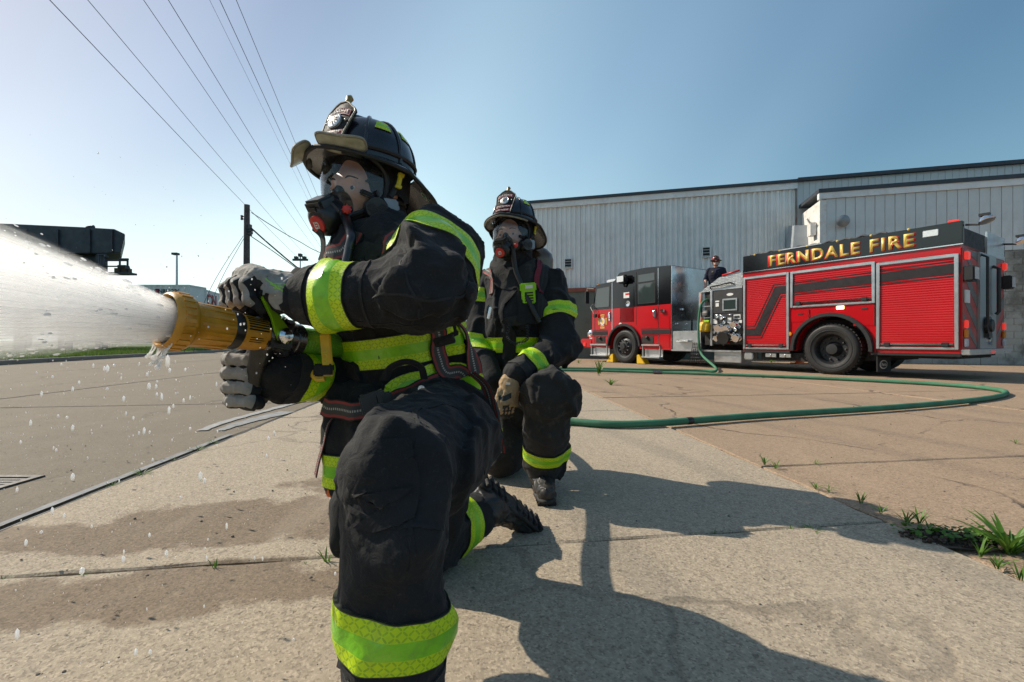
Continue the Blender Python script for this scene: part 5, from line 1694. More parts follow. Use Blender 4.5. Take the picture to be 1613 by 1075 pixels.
    # regulator on the front of the mask
    ra = Vector((.88, 0, -.47)).normalized(); ro = Vector((.122, 0, -.072))
    m = MB(); m.lathe([(-.03, .036), (-.012, .044), (-.004, .047), (.012, .047), (.016, .043), (.034, .042), (.046, .036), (.052, .026), (.053, 0)], ro, ra, 36)
    reg = B(m, 'regulator', MAT['mask_plastic'])
    up_ = Vector((.47, 0, .88)).normalized()
    m = MB(); c_ = ro + ra * .02 + up_ * .036; m.obox(c_, ra * .026, Vector((0, .03, 0)), up_ * .016); m.obox(c_ + ra * .006 - up_ * .004, ra * .026, Vector((0, .018, 0)), up_ * .010)
    m.build('regulator_housing', MAT['mask_plastic'], reg, xf=X, bevel=.006)
    m = MB(); m.obox(c_ + ra * .027 - up_ * .012, ra * .004, Vector((0, .012, 0)), up_ * .006); m.build('purge_button', MAT['visor_edge'], reg, xf=X, bevel=.002)
    dc = ro + ra * .0532 - up_ * .004
    m = MB(); m.lathe([(-.006, .0235), (.003, .0225), (.004, .020), (.004, 0)], dc, ra, 30); m.build('regulator_disc', MAT['mask_red'], reg, xf=X)
    lf = Vector((0, 1, 0)); q = dc + ra * .0046
    m = MB()
    for (a, b_, w_, h_) in ((-.002, .0075, .0085, .0020), (.0075, .0045, .0020, .0050), (-.0085, .002, .0020, .0055), (.001, -.0005, .0065, .0018), (.0085, -.004, .0020, .0050), (-.0075, -.0055, .0020, .004), (.002, -.0085, .0085, .0020)):
        m.obox(q + lf * (-a) * .85 + up_ * b_ * .85, ra * .0006, lf * w_ * .5, up_ * h_ * .9)
    m.build('disc_emblem', MAT['lbl_white'], reg, xf=X)
    m = MB(); m.lathe([(0, .013), (.012, .013), (.014, .010), (.026, .010), (.027, 0)], ro + Vector((.004, .040, -.002)), (.25, 1, 0), 14); m.build('regulator_port', MAT['mask_plastic'], reg, xf=X)
    kn = ro + Vector((.012, .062, .006))
    m = MB(); m.lathe([(0, .0075), (.003, .0095), (.014, .0095), (.016, .007), (.016, 0)], kn, (.45, .9, 0), 12)
    for i in range(8):
        a = 2 * PI * i / 8; u, w_, d_ = frame_of((.45, .9, 0)); m.obox(kn + Vector((.45, .9, 0)).normalized() * .009 + u * .0095 * math.cos(a) + w_ * .0095 * math.sin(a), u * .0012, w_ * .0012, d_ * .006)
    m.build('purge_knob', MAT['mask_red'], reg, xf=X)
    # voice amplifier on the left cheek
    va = Vector((.55, .83, -.05)).normalized(); vo = Vector((.062, .088, -.056))
    m = MB(); m.lathe([(-.03, .026), (-.01, .030), (.018, .030), (.024, .027), (.025, 0)], vo, va, 28); amp = B(m, 'voice_amplifier', MAT['mask_plastic'])
    u, w_, d_ = frame_of(va); m = MB()
    for i in range(-4, 5):
        L_ = math.sqrt(max(0, .024 ** 2 - (i * .0055) ** 2))
        for sgn in (1, -1):
            m.obox(vo + va * .0258 + (u + w_ * sgn).normalized() * i * .0055 * .5 + (u * sgn) * .012, (u - w_ * sgn).normalized() * L_ * .42, (u + w_ * sgn).normalized() * .0012, d_ * .0012)
    o = m.build('grille_bars', MAT['rubber_mask'], amp, xf=X); o['kind'] = 'stuff'
    m = MB(); m.obox(vo + Vector((-.034, .016, .006)), Vector((.020, -.008, 0)), Vector((.006, .012, 0)), Vector((0, 0, .023))); m.obox(vo + Vector((-.058, .016, .010)), Vector((.008, -.002, 0)), Vector((.002, .008, 0)), Vector((0, 0, .010))); m.build('amplifier_body', M('amp_grey_plastic', (.22, .23, .25), .3, .35, vary=.15), amp, xf=X, bevel=.005)
    m = MB(); m.obox(vo + Vector((-.006, .002, .036)), va * .018, (u * .6 + w_ * .8) * .006, Vector((0, 0, .009))); m.tube([vo + Vector((.0, .0, .03)), vo + Vector((.03, -.02, .042))], .008, 8); m.build('amplifier_bracket', MAT['mask_plastic'], amp, xf=X, bevel=.003)
    # mask straps over the hood
    def hs(v): return (H @ Vector(v))
    for sgn in (1, -1):
        for z0, z1 in ((.05, .06), (-.03, -.02)):
            ribbon('mask_strap', [hs((.07, sgn * .098, z0)), hs((.0, sgn * .115, (z0 + z1) / 2)), hs((-.08, sgn * .07, z1))], .02, MAT['web_black'], root, org, k, .006)

    # helmet
    hp_ = Matrix.Translation((-.012, 0, .070)) @ Matrix.Rotation(-hm_pitch, 4, 'Y') @ Matrix.Rotation(roll, 4, 'X')
    XH = X @ hp_
    def BH(mb, name, mat, par, bevel=0.0): return mb.build(name, mat, par, xf=XH, bevel=bevel)
    a0, b0, h0 = .130, .108, .122
    def dome(th, ph, grow=0.0):
        # slightly boxed dome
        e = .86
        cz_ = math.sin(ph) ** .92; cr = math.cos(ph) ** .72
        return Vector(((a0 + grow) * cr * math.cos(th), (b0 + grow) * cr * math.sin(th), (h0 + grow) * cz_))
    m = MB(); nt, npn = 56, 16; vs = []
    for j in range(npn + 1):
        ph = (PI / 2) * j / npn * .999
        for i in range(nt):
            vs.append(dome(2 * PI * i / nt, ph))
    m.add(vs, [(j * nt + i, j * nt + (i + 1) % nt, (j + 1) * nt + (i + 1) % nt, (j + 1) * nt + i) for j in range(npn) for i in range(nt)], 0, True)
    # brim, long and drooping at the back
    def bw(th):
        c = math.cos(th)
        return .036 + .010 * max(0, c) ** 2 + .050 * max(0, -c) ** 1.3
    def bz(th, f):
        c = math.cos(th)
        return -.004 - .020 * f * f * abs(math.sin(th)) + f * (.004 * max(0, c)) - (.052 * f + .020 * f * f) * max(0, -c) ** .9
    def brim(th, f, dz=0):
        w = bw(th) * f
        return Vector(((a0 + w) * math.cos(th), (b0 + w * .95) * math.sin(th), bz(th, f) + dz))
    nb = 72; vs = []; fr = [0, .25, .5, .75, 1.0]
    for f in fr: vs += [brim(2 * PI * i / nb, f) for i in range(nb)]
    for f in fr[::-1]: vs += [brim(2 * PI * i / nb, f, -.006) for i in range(nb)]
    R_ = 2 * len(fr)
    m.add(vs, [(a * nb + i, ((a + 1) % R_) * nb + i, ((a + 1) % R_) * nb + (i + 1) % nb, a * nb + (i + 1) % nb) for a in range(R_) for i in range(nb)], 0, True)
    he = BH(m, 'helmet', MAT['helmet'], root)
    m = MB(); lp = [brim(2 * PI * i / nb, 1.0, -.003) for i in range(nb)]; m.tube(lp + lp[:2], .0055, 8, False); BH(m, 'brim_edge', MAT['helmet_trim'], he)
    # raised combs of the traditional crown
    for k_ in range(8):
        th = 2 * PI * k_ / 8 + PI / 8 * 0
        w_ = .0075 if k_ in (0, 4) else .0045
        m = MB(); m.tube([dome(th, PI / 2 * q, .002) for q in np.linspace(.0, 1.0, 12)], w_, 8, flat=.8); BH(m, 'crown_rib', MAT['helmet'], he)
    m = MB(); lp = [dome(2 * PI * i / nb, .12, .0015) for i in range(nb)]; m.tube(lp + lp[:2], .006, 6, False); BH(m, 'hat_band', MAT['helmet_trim'], he)
    # lime patches between the ribs
    for k_ in range(8):
        th0 = 2 * PI * (k_ + .5) / 8
        if k_ in (0, 7): continue
        G = np.array([[dome(th0 + (u_ - .5) * .42 * (1 - .35 * v_), .62 + v_ * .30, .0025) for v_ in np.linspace(0, 1, 5)] for u_ in np.linspace(0, 1, 7)])
        G2 = np.array([[tuple(XH @ Vector(p)) for p in row] for row in G])
        shell('reflective_patch', G2, MAT['trim'], he, (0, 0, 0), .002)
    # leather front shield
    sn = Vector((.93, 0, .36)).normalized(); su = Vector((-.36, 0, .93)).normalized(); so_ = Vector((.146, 0, .006))
    def sh(y, z, t=0.0):
        return so_ + su * z + lf * y + sn * (t - 2.6 * y * y)
    outl = []
    for q in np.linspace(0, 1, 9): outl.append((-.040 - .012 * q ** 1.5, .106 * q))
    outl += [(-.047, .116), (-.038, .122), (-.024, .134), (-.010, .141), (.010, .141), (.024, .134), (.038, .122), (.047, .116)]
    for q in np.linspace(1, 0, 9): outl.append((.040 + .012 * q ** 1.5, .106 * q))
    m = MB(); cN = len(outl); rg = [1.0, .75, .5, .25, .02]
    vs = []
    for r_ in rg: vs += [sh(y * r_, .07 + (z - .07) * r_, .003) for y, z in outl]
    for r_ in rg[::-1]: vs += [sh(y * r_, .07 + (z - .07) * r_, -.003) for y, z in outl]
    m.add(vs, [(a * cN + i, a * cN + (i + 1) % cN, (a + 1) * cN + (i + 1) % cN, (a + 1) * cN + i) for a in range(2 * len(rg) - 1) for i in range(cN)] + [tuple([(2 * len(rg) - 1) * cN + i, (2 * len(rg) - 1) * cN + (i + 1) % cN, (i + 1) % cN, i]) for i in range(cN)], 0, True)
    sd = BH(m, 'front_shield', MAT['leather'], he)
    m = MB(); ed = [sh(y * .985, .07 + (z - .07) * .985, .0035) for y, z in outl]; m.tube(ed + ed[:2], .0022, 6, False); m.build('shield_stitching', MAT['visor_edge'], sd, xf=XH)
    mc = sh(0, .076, .004)
    m = MB(); m.lathe([(-.002, .0225), (.003, .0225), (.005, .0195), (.0042, .018), (.006, .012), (.0065, 0)], mc, sn, 28); md = m.build('medallion', MAT['silver'], sd, xf=XH)
    m = MB()
    for i in range(4):
        a = i * PI / 4; m.obox(mc + sn * .0066, lf * .012 * math.cos(a) + su * .012 * math.sin(a), (su * math.cos(a) - lf * math.sin(a)) * .0011, sn * .0006)
    m.build('medallion_mark', MAT['badge_dark'], sd, xf=XH)
    XR = XH.to_3x3()
    def stext(s_, z, size, width, bend=0.0, mat='lbl_white', bg=None):
        if bg:
            m2 = MB(); w_ = width / 2 + .006; hh = size * .62; pts = []
            n_ = 10
            for i in range(n_ + 1):
                y = -w_ + 2 * w_ * i / n_; pts.append((y, z + hh - bend * y * y))
            for i in range(n_ + 1):
                y = w_ - 2 * w_ * i / n_; pts.append((y, z - hh - bend * y * y))
            vs_ = [sh(y, z_, .0036) for y, z_ in pts] + [sh(y, z_, .0048) for y, z_ in pts]; L_ = len(pts)
            m2.add(vs_, [tuple(range(L_, 2 * L_)), ] + [(i, (i + 1) % L_, L_ + (i + 1) % L_, L_ + i) for i in range(L_)])
            m2.build('name_panel', MAT[bg], sd, xf=XH)
        o = text(s_, 'lettering', MAT[mat], sd, (0, 0, 0), (1, 0, 0), (0, 1, 0), size, .0006, size * .02, 1.05, width=width)
        for v in o.data.vertices:
            # reading runs from the wearer's right to left, across the curved leather
            y, z_, t_ = v.co.x, v.co.y, v.co.z
            v.co = XH @ sh(y, z + z_ - bend * y * y, .0052 + t_)
        return o
    stext(shield_top, .109, .0150, .070, 6.0, bg='lbl_red')
    stext('FIREFIGHTER', .040, .0115, .066, 0, bg='lbl_red')
    stext('FIRE RESCUE', .018, .0115, .060, 0, bg='lbl_red')
    m = MB(); m.sphere(sh(.034, .078, .004), .0035, n=10, m=6); m.sphere(sh(-.034, .078, .004), .0035, n=10, m=6); m.build('shield_rivet', MAT['silver'], sd, xf=XH)
    m = MB(); m.lathe([(0, .006), (.01, .010), (.02, .007), (.03, .010), (.038, .004), (.04, 0)], sh(0, .134, -.008), su, 12); m.tube([dome(0, 1.2, 0), dome(0, 1.2, .02), sh(0, .134, -.006)], .006, 8); BH(m, 'shield_holder', MAT['brass'], he)
    # flip-down eye shields
    if visors:
        for sgn, c_, xa, ya in ((1, Vector((.158, .066, -.002)), Vector((-.52, .85, -.06)), Vector((.72, .45, .42))), (-1, Vector((.165, -.066, -.016)), Vector((-.55, -.84, -.12)), Vector((.60, -.35, -.55)))):
            xa = xa.normalized(); ya = (ya - xa * xa.dot(ya)).normalized(); za = xa.cross(ya)
            m = MB(); pts = []
            for i in range(40):
                a = 2 * PI * i / 40; e = 2 / 3.4
                pts.append((.058 * math.copysign(abs(math.cos(a)) ** e, math.cos(a)), .026 * math.copysign(abs(math.sin(a)) ** e, math.sin(a))))
            def fn(a, b_, t, c_=c_, xa=xa, ya=ya, za=za): return c_ + xa * a + ya * b_ + za * (t - 3.0 * a * a * (1 if sgn > 0 else -1))
            rg2 = [1, .9, .6, .3, .02]; vs = []; n2 = len(pts)
            for r_ in rg2: vs += [fn(a * r_, b_ * r_, .0025) for a, b_ in pts]
            for r_ in rg2[::-1]: vs += [fn(a * r_, b_ * r_, -.0025) for a, b_ in pts]
            m.add(vs, [(q_ * n2 + i, q_ * n2 + (i + 1) % n2, ((q_ + 1) % 10) * n2 + (i + 1) % n2, ((q_ + 1) % 10) * n2 + i) for q_ in range(10) for i in range(n2)], 0, True)
            vz = BH(m, 'eye_shield', MAT['visor'], he)
            m = MB(); lp = [fn(a, b_, 0) for a, b_ in pts]; m.tube(lp + lp[:2], .0035, 6, False); m.build('eye_shield_rim', MAT['visor_edge'], vz, xf=XH)
            m = MB(); m.tube([brim(sgn * .75, .8, -.01), c_ - ya * .02], .007, 8); m.build('eye_shield_bracket', MAT['helmet_trim'], vz, xf=XH)
    else:
        m = MB(); m.tube([brim(a, 1.0, -.012) for a in np.linspace(-.9, .9, 20)], .0055, 8, flat=.7); BH(m, 'eye_shield', MAT['visor_edge'], he)
    # chin strap with its buckle, neck curtain inside the brim
    m = MB(); m.tube(spline([(.0, .100, -.005), (.01, .112, -.05), (.03, .108, -.095)], 5), .007, 8, flat=.4); BH(m, 'chin_strap', MAT['helmet_trim'], he)
    m = MB(); m.obox((.012, .119, -.052), (.006, 0, .0015), (0, .004, 0), (-.004, 0, .017)); m.obox((.008, .121, -.034), (.010, 0, 0), (0, .004, 0), (-.002, 0, .006)); m.obox((.016, .121, -.066), (.010, 0, 0), (0, .004, 0), (-.002, 0, .005)); BH(m, 'chin_buckle', MAT['buckle'], he, .002)
    m = MB(); vs = []
    for f in (0, .5, 1):
        for i in range(25):
            th = 1.2 + (2 * PI - 2.4) * i / 24
            vs.append(Vector(((a0 - .012 - .01 * f) * math.cos(th), (b0 - .006 + .004 * f) * math.sin(th), -.004 - .085 * f + .006 * math.sin(9 * th) * f)))
    m.add(vs, [(a * 25 + i, a * 25 + i + 1, (a + 1) * 25 + i + 1, (a + 1) * 25 + i) for a in range(2) for i in range(24)], 0, True)
    BH(m, 'neck_curtain', MAT['hood'], he)
    if stickers:
        # decals under the drooping brim, on the wearer's left
        def under(th, f): return brim(th, f, -.0062)
        def decal_on(th, f, ru, rv, name, mat, lift, shape='round'):
            c_ = under(th, f); tx = (under(th + .05, f) - under(th - .05, f)).normalized(); ty = (under(th, f + .1) - under(th, f - .1)).normalized(); nn = tx.cross(ty).normalized()
            if nn.z > 0: nn = -nn
            m2 = MB()
            if shape == 'round':
                pts = [(ru * math.cos(a), rv * math.sin(a)) for a in np.linspace(0, 2 * PI, 26, endpoint=False)]
            elif shape == 'cross':
                a_, b_ = ru, ru * .32
                pts = [(b_, b_), (b_, a_), (-b_, a_), (-b_, b_), (-a_, b_), (-a_, -b_), (-b_, -b_), (-b_, -a_), (b_, -a_), (b_, -b_), (a_, -b_), (a_, b_)]
            else:
                pts = [(-ru, -rv), (ru, -rv), (ru, rv), (-ru, rv)]
            m2.prism(pts, lambda a, b_, t: c_ + tx * a + ty * b_ + nn * t, lift, lift + .0009)
            BH(m2, name, mat, he)
        th = 2.60
        decal_on(th, .50, .019, .019, 'sticker', MAT['lbl_white'], .0012); decal_on(th, .50, .0172, .0172, 'sticker_ring', MAT['lbl_green'], .0024); decal_on(th, .50, .0145, .0145, 'sticker_field', MAT['lbl_white'], .0036); decal_on(th, .50, .0095, .0095, 'sticker_cross', MAT['lbl_green'], .0048, 'cross')
        decal_on(2.86, .78, .022, .012, 'blue_label', MAT['lbl_blue'], .0012, 'rect')
        decal_on(1.35, .75, .016, .006, 'small_label', MAT['lbl_white'], .0012, 'rect')
    return k, mk, he
# ------------------------------------------------------------------ gloves, boots
def glove_mat(name, pad, base, seam=None):
    t = NT(name); o = t.coords()
    a = t.attr('panel')
    k = t.ramp(a, .47, .53)
    c = t.mix(t.ramp(t.noise(o, 40, 6, .7), .35, .7), pad, tuple(x * .68 for x in pad))
    c = t.mix(t.ramp(t.noise(o, 9, 4), .5, .75, 0, .5), c, tuple(x * .5 for x in pad))
    d = t.mix(t.ramp(t.noise(o, 60, 5), .4, .7), base, tuple(x * 2.0 for x in base))
    line = t.math('MULTIPLY', t.ramp(a, .40, .46), t.ramp(a, .54, .60, 1, 0))
    c = t.mix(k, d, c); c = t.mix(t.math('MULTIPLY', line, .7), c, tuple(x * .35 for x in base))
    h = t.math('ADD', t.noise(o, 130, 4), t.math('MULTIPLY', k, .8))
    t.set(Base_Color=c, Roughness=.8, Specular_IOR_Level=.3, Normal=t.bump(h, .35, .002)); return t.m
MAT['glove_grey'] = glove_mat('grey_black_glove', (.33, .31, .28), (.011, .011, .012))
MAT['glove_tan'] = glove_mat('tan_glove', (.44, .30, .165), (.03, .024, .02))
MAT['lime_line'] = M('lime_print', (.30, .62, .03), .5, vary=.1)

def seg_info(v, fingers):
    """closest finger axis: index, progress 0..1 along the finger, outward vector"""
    best = np.full(len(v), 9.0); prog = np.zeros(len(v)); fi = np.zeros(len(v), int); ax = np.zeros_like(v)
    for i, pts in enumerate(fingers):
        pts = np.array([tuple(p) for p in pts]); n = len(pts) - 1
        for k in range(n):
            a, b = pts[k], pts[k + 1]; ab = b - a
            t = np.clip(((v - a) @ ab) / (ab @ ab), 0, 1); q = a + t[:, None] * ab
            d = np.linalg.norm(v - q, axis=1); m = d < best
            best[m] = d[m]; prog[m] = (k + t[m]) / n; fi[m] = i; ax[m] = q[m]
    return fi, prog, ax, best
def make_glove(root, name, wrist, cuff, mcps, fingers, fr, thumb, tr_, pads, mat, h=.0028, lab=None, wr=.034, dorsal=None, pad_pts=(), tips=.80, cuff_r=.042):
    s = Solid(); org = root.location
    for m_ in mcps:
        s.cone(wrist, m_, wr, fr * 1.65, .014)
    for a, b in zip(mcps[:-1], mcps[1:]):
        s.cone(a, b, fr * 1.6, fr * 1.6, .012)
    for pts in fingers:
        f = Solid()
        f.chain(pts, [fr * 1.12] + [fr * (1.06 - .06 * i) for i in range(len(pts) - 1)], .006)
        s.sub.append((f, .0035))
    f = Solid(); f.chain(thumb, [tr_ * 1.35, tr_ * 1.05, tr_], .008); s.sub.append((f, .006))
    for a, b, r1, r2 in pads:
        s.cone(a, b, r1, r2, .012)
    s.cone(wrist, cuff, wr * 1.02, cuff_r, .01)
    s.fold(.0016, 40, None, 1, 3); s.fold(.0006, 95, None, 1, 4)
    C = np.mean([np.array(tuple(p)) for pts in fingers for p in pts[1:]], axis=0)
    dv = np.array(Vector(dorsal).normalized()) if dorsal is not None else None
    def panel(v):
        v = np.asarray(v, float)
        fi, pr, ax, d = seg_info(v, fingers)
        out = ax - C
        for i, pts in enumerate(fingers):
            cc = np.mean([np.array(tuple(p)) for p in pts[1:]], axis=0) * .5 + np.mean([np.array(tuple(pts[0])), np.array(tuple(pts[-1]))], axis=0) * .5
            m = fi == i; out[m] = ax[m] - cc
        out /= np.linalg.norm(out, axis=1, keepdims=True) + 1e-6
        nv = v - ax; nl = np.linalg.norm(nv, axis=1, keepdims=True); nv = nv / (nl + 1e-6)
        onf = nl[:, 0] < fr * 1.5
        cl = lambda q: np.clip(q, 0, 1)
        onf = cl(.5 + (fr * 1.5 - nl[:, 0]) / fr * 3)
        val = np.minimum(np.minimum(cl(.5 + ((nv * out).sum(1) - .42) * 2.2), cl(.5 + (tips - pr) * 10)), onf)
        if dv is not None:
            g = s.grad(v.astype(F32), .004); g = g / (np.linalg.norm(g, axis=1, keepdims=True) + 1e-6)
            val = np.maximum(val, np.minimum(cl(.5 + ((g @ dv) - .15) * 2.2), 1 - onf))
        for p, r in pad_pts:
            val = np.maximum(val, cl(.5 + (r - np.linalg.norm(v - np.array(tuple(p)), axis=1)) / r * 3))
        return val
    o = soft(name, s, h, mat, root, org, {'panel': panel})
    if lab: o['label'] = lab
    return o, s

def make_boot(root, top, ankle, heel, ball, toe, up, h=.006, r=1.0, lugs=True):
    org = root.location; up = Vector(up).normalized()
    s = Solid()
    s.cone(top, ankle, .060 * r, .052 * r, .02); s.cone(ankle, heel + up * .045, .05 * r, .038 * r, .03); s.cone(ankle, ball + up * .045, .05 * r, .040 * r, .035)
    s.cone(heel + up * .045, ball + up * .04, .036 * r, .040 * r, .02); s.cone(ball + up * .042, toe + up * .038, .044 * r, .036 * r, .015)
    s.fold(.004, 24, up, .5, 8)
    b_ = soft('boot', s, h, MAT['boot'], root, org)
    q = Solid()
    q.cone(heel + up * .012, ball + up * .012, .042 * r, .050 * r, .01, up, 2.6); q.cone(ball + up * .012, toe + up * .012, .050 * r, .040 * r, .01, up, 2.6)
    soft('sole', q, h, MAT['sole'], b_, org)
    if lugs:
        f = (toe - heel).normalized(); sd = up.cross(f).normalized(); L_ = (toe - heel).length
        m = MB()
        for i in range(10):
            t = (i + .2) / 10
            if .36 < t < .5: continue
            c = heel + f * (t * (L_ + .05) - .02) - up * .004
            for sg in (1, -1):
                m.obox(c + sd * sg * .022 * r, f * .008, sd * .019 * r, up * .006)
        o = m.build('tread_lugs', MAT['sole'], b_, org, bevel=.002); o['kind'] = 'stuff'
    return b_

# ------------------------------------------------------------------ the firefighter in front
FD = Vector((-.8, -.6, 0)); LD = Vector((.6, -.8, 0))
ff1 = thing('firefighter', 'person in black turnout gear kneeling in front, aiming the spraying nozzle with both gloved hands', 'person', (-.2, 1.1, 0))
O1 = ff1.location
Z = Vector((0, 0, 1))
sh_l, el_l, cu_l = P(692, 408, 1.09), P(668, 462, .915), P(482, 470, .955)
sh_r, el_r, cu_r = P(585, 425, 1.36), P(560, 592, 1.28), P(447, 590, 1.03)
waist, chest, neck = P(655, 640, 1.27), P(617, 480, 1.23), P(598, 392, 1.18)
torso = Solid()
torso.cone(waist, chest, .168, .172, .05); torso.cone(chest, P(612, 425, 1.22), .165, .13, .06)
torso.cone(P(614, 436, 1.23), sh_l, .105, .088, .06); torso.cone(P(612, 425, 1.22), sh_r, .12, .09, .06)
torso.cone(P(600, 415, 1.22), P(594, 402, 1.225), .110, .092, .03)
torso.cone(waist, P(682, 668, 1.29), .166, .178, .05)
torso.fold(.014, 6.0, (FD + Z * .5), 2.2, 11); torso.fold(.0045, 17, (FD * .3 + Z), 1.6, 12); torso.fold(.0016, 48, None, 1, 13)
flap = Solid(); flap.chain([P(548, 625, 1.14), P(545, 690, 1.11), P(546, 752, 1.09)], [.05, .05, .048], .03, LD, 1.0)
flap.chain([P(580, 640, 1.1), P(590, 700, 1.07), P(585, 745, 1.06)], [.05, .05, .04], .03)
flap.fold(.008, 12, Z, 2.5, 14); flap.fold(.0018, 45, None, 1, 15)
armL = Solid(); armL.cone(sh_l, el_l, .100, .084, .03); armL.cone(el_l, cu_l, .082, .057, .04)
armL.cone(P(690, 392, 1.12), sh_l, .085, .098, .05)
ud = (cu_l - el_l).normalized()
armL.fold(.015, 9.5, (ud * .8 + Z * .5), 2.4, 21, True, (tuple(el_l + Vector((.0, 0, .03))), .13)); armL.fold(.010, 6.5, (ud * .5 - Z), 2.4, 22); armL.fold(.0028, 21, ud, 1.5, 23); armL.fold(.0014, 52, None, 1, 24)
armR = Solid(); armR.cone(sh_r, el_r, .09, .08, .03); armR.cone(el_r, cu_r, .078, .056, .03); armR.fold(.007, 10, None, 1, 25); armR.fold(.0015, 50, None, 1, 26)
pleats(armL, [[P(656, 474, .84), P(605, 452, .86), P(556, 432, .88)], [P(742, 462, .95), P(700, 486, .86), P(640, 482, .84)], [P(722, 425, .98), P(676, 447, .88), P(640, 462, .86)],
              [P(590, 500, .86), P(640, 515, .86), P(682, 500, .86)], [P(700, 470, .84), P(660, 455, .84), P(620, 440, .87)], [P(735, 400, 1.02), P(752, 440, 1.0), P(745, 480, .98)], [P(660, 395, .98), P(690, 415, .94), P(725, 452, .93)]], .012)
pleats(torso, [[P(560, 620, 1.06), P(620, 618, 1.04), P(680, 600, 1.05)], [P(700, 355, 1.1), P(740, 395, 1.12), P(762, 455, 1.15)], [P(740, 520, 1.1), P(760, 560, 1.12), P(765, 600, 1.15)]], .014)
class Union(Solid):
    def __init__(self, parts, k=.012):
        super().__init__(); self.parts = parts; self.k = k
    def base(self, p):
        d = None
        for s in self.parts:
            e = s.base(p)
            if d is None: d = e
            else:
                h = np.clip(.5 + .5 * (d - e) / self.k, 0, 1); d = d * (1 - h) + e * h - self.k * h * (1 - h)
        return d
    def f(self, p):
        p = np.asarray(p, F32); d = None
        for s in self.parts:
            e = s.f(p)
            if d is None: d = e
            else:
                h = np.clip(.5 + .5 * (d - e) / self.k, 0, 1); d = d * (1 - h) + e * h - self.k * h * (1 - h)
        return d
    def bounds(self, pad=.04):
        b_ = [s.bounds(pad) for s in self.parts]
        return np.min([x[0] for x in b_], 0), np.max([x[1] for x in b_], 0)
JK1 = Union([torso, flap, armL, armR], .014)
jacket = soft('jacket', JK1, .0066, MAT['turnout'], ff1, O1)
# trousers
hipL, knL = P(705, 668, 1.22), P(624, 752, .70)
legL = Solid(); legL.cone(hipL, knL, .128, .088, .05); legL.chain([knL, P(626, 830, .67), P(626, 985, .66), P(626, 1085, .665)], [.088, .076, .0725, .074], .03)
legL.cone(P(658, 728, .82), P(704, 690, 1.0), .084, .105, .05)
legL.fold(.016, 7.5, (Vector((0, .6, -.8))), 2.2, 41, True, (tuple(knL + Vector((.07, .10, -.05))), .16)); legL.fold(.009, 6.5, Vector((0, 0, 1)), 1.8, 42); legL.fold(.002, 22, None, 1, 43); legL.fold(.0012, 55, None, 1, 44)
pleats(legL, [[P(655, 672, .8), P(700, 705, .86), P(742, 752, .95)], [P(690, 640, .95), P(735, 685, 1.0), P(752, 740, 1.05)], [P(668, 700, .74), P(702, 745, .74), P(714, 800, .72)],
               [P(612, 668, .66), P(585, 700, .62), P(565, 745, .6)]], .0095)
knR = P(668, 852, 1.37)
legR = Solid(); legR.cone(P(692, 690, 1.36), knR, .125, .10, .05); legR.cone(knR, P(748, 812, 1.54), .098, .078, .04)
legR.fold(.008, 10, None, 1, 45); legR.fold(.0018, 45, None, 1, 46)
seat_ = Solid(); seat_.ball(P(682, 668, 1.3), .160); seat_.cone(P(688, 668, 1.3), hipL, .158, .13, .05); seat_.fold(.009, 8, None, 1, 47)
pock = Solid(); pock.cone(P(540, 800, .80), P(535, 850, .78), .035, .03, .02, FD, 1.8); pock.fold(.004, 25, None, 1, 48)
TR1 = Union([seat_, legL, legR, pock], .02)
trousers = soft('trousers', TR1, .0066, MAT['turnout'], ff1, O1)
# reflective trim, each strip hugging its sleeve, chest or leg
MT = MAT['trim']
ring('reflective_band', armL, P(538, 469, .944), cu_l - el_l, .078, .16, MT, jacket, O1)
ring('reflective_band', armL, sh_l.lerp(el_l, .42) + Vector((.0, 0, .0)), (el_l - sh_l).normalized() + Vector((-.12, 0, .05)), .076, .16, MT, jacket, O1)
ring('reflective_band', torso, P(634, 540, 1.245), (chest - waist).normalized() + Vector((.06, 0, 0)), .076, .24, MT, jacket, O1, n=140)
ring('reflective_band', armR, el_r.lerp(cu_r, .80), cu_r - el_r, .070, .12, MT, jacket, O1)
ring('reflective_band', flap, P(546, 736, 1.095), (0, 0, 1), .076, .11, MT, jacket, O1)
ribbon('reflective_band', [P(606, 640, 1.09), P(640, 612, 1.11), P(690, 594, 1.10), P(735, 598, 1.12), P(768, 630, 1.2), P(782, 690, 1.28), P(780, 730, 1.36)], .072, MT, jacket, O1, torso, .006, m=7)
ring('reflective_band', legL, P(627, 976, .66), (P(628, 985, .652) - P(627, 830, .665)).normalized() + Vector((-.16, 0, 0)), .068, .14, MT, trousers, O1)
ring('reflective_band', legR, knR.lerp(P(748, 812, 1.54), .66), P(748, 812, 1.54) - knR, .074, .15, MT, trousers, O1)
ring('trouser_hem', legL, P(629, 1058, .657), (0, 0, 1), .018, .14, MAT['turnout_worn'], trousers, O1, .003)
# cuffs and seams
ring('sleeve_cuff', armL, P(490, 470, .953), cu_l - el_l, .030, .12, MAT['turnout_worn'], jacket, O1, .004)
ring('sleeve_seam', armL, P(592, 468, .932), cu_l - el_l, .006, .15, MAT['turnout_worn'], jacket, O1, .002)
ring('sleeve_cuff', armR, el_r.lerp(cu_r, .97), cu_r - el_r, .03, .1, MAT['turnout_worn'], jacket, O1, .004)
ribbon('storm_flap', [P(530, 578, 1.09), P(530, 610, 1.10), P(540, 660, 1.12)], .075, MAT['turnout'], jacket, O1, torso, .012, th=.012)
for pts in ([P(655, 640, .8), P(650, 720, .64), P(646, 830, .6), P(650, 905, .58)], [P(545, 800, .62), P(590, 826, .58), P(650, 822, .58), P(700, 832, .62)], [P(650, 640, .78), P(700, 665, .9), P(735, 740, 1.0)]):
    ribbon('seam', pts, .007, MAT['turnout'], trousers, O1, legL, .0015, th=.0015)
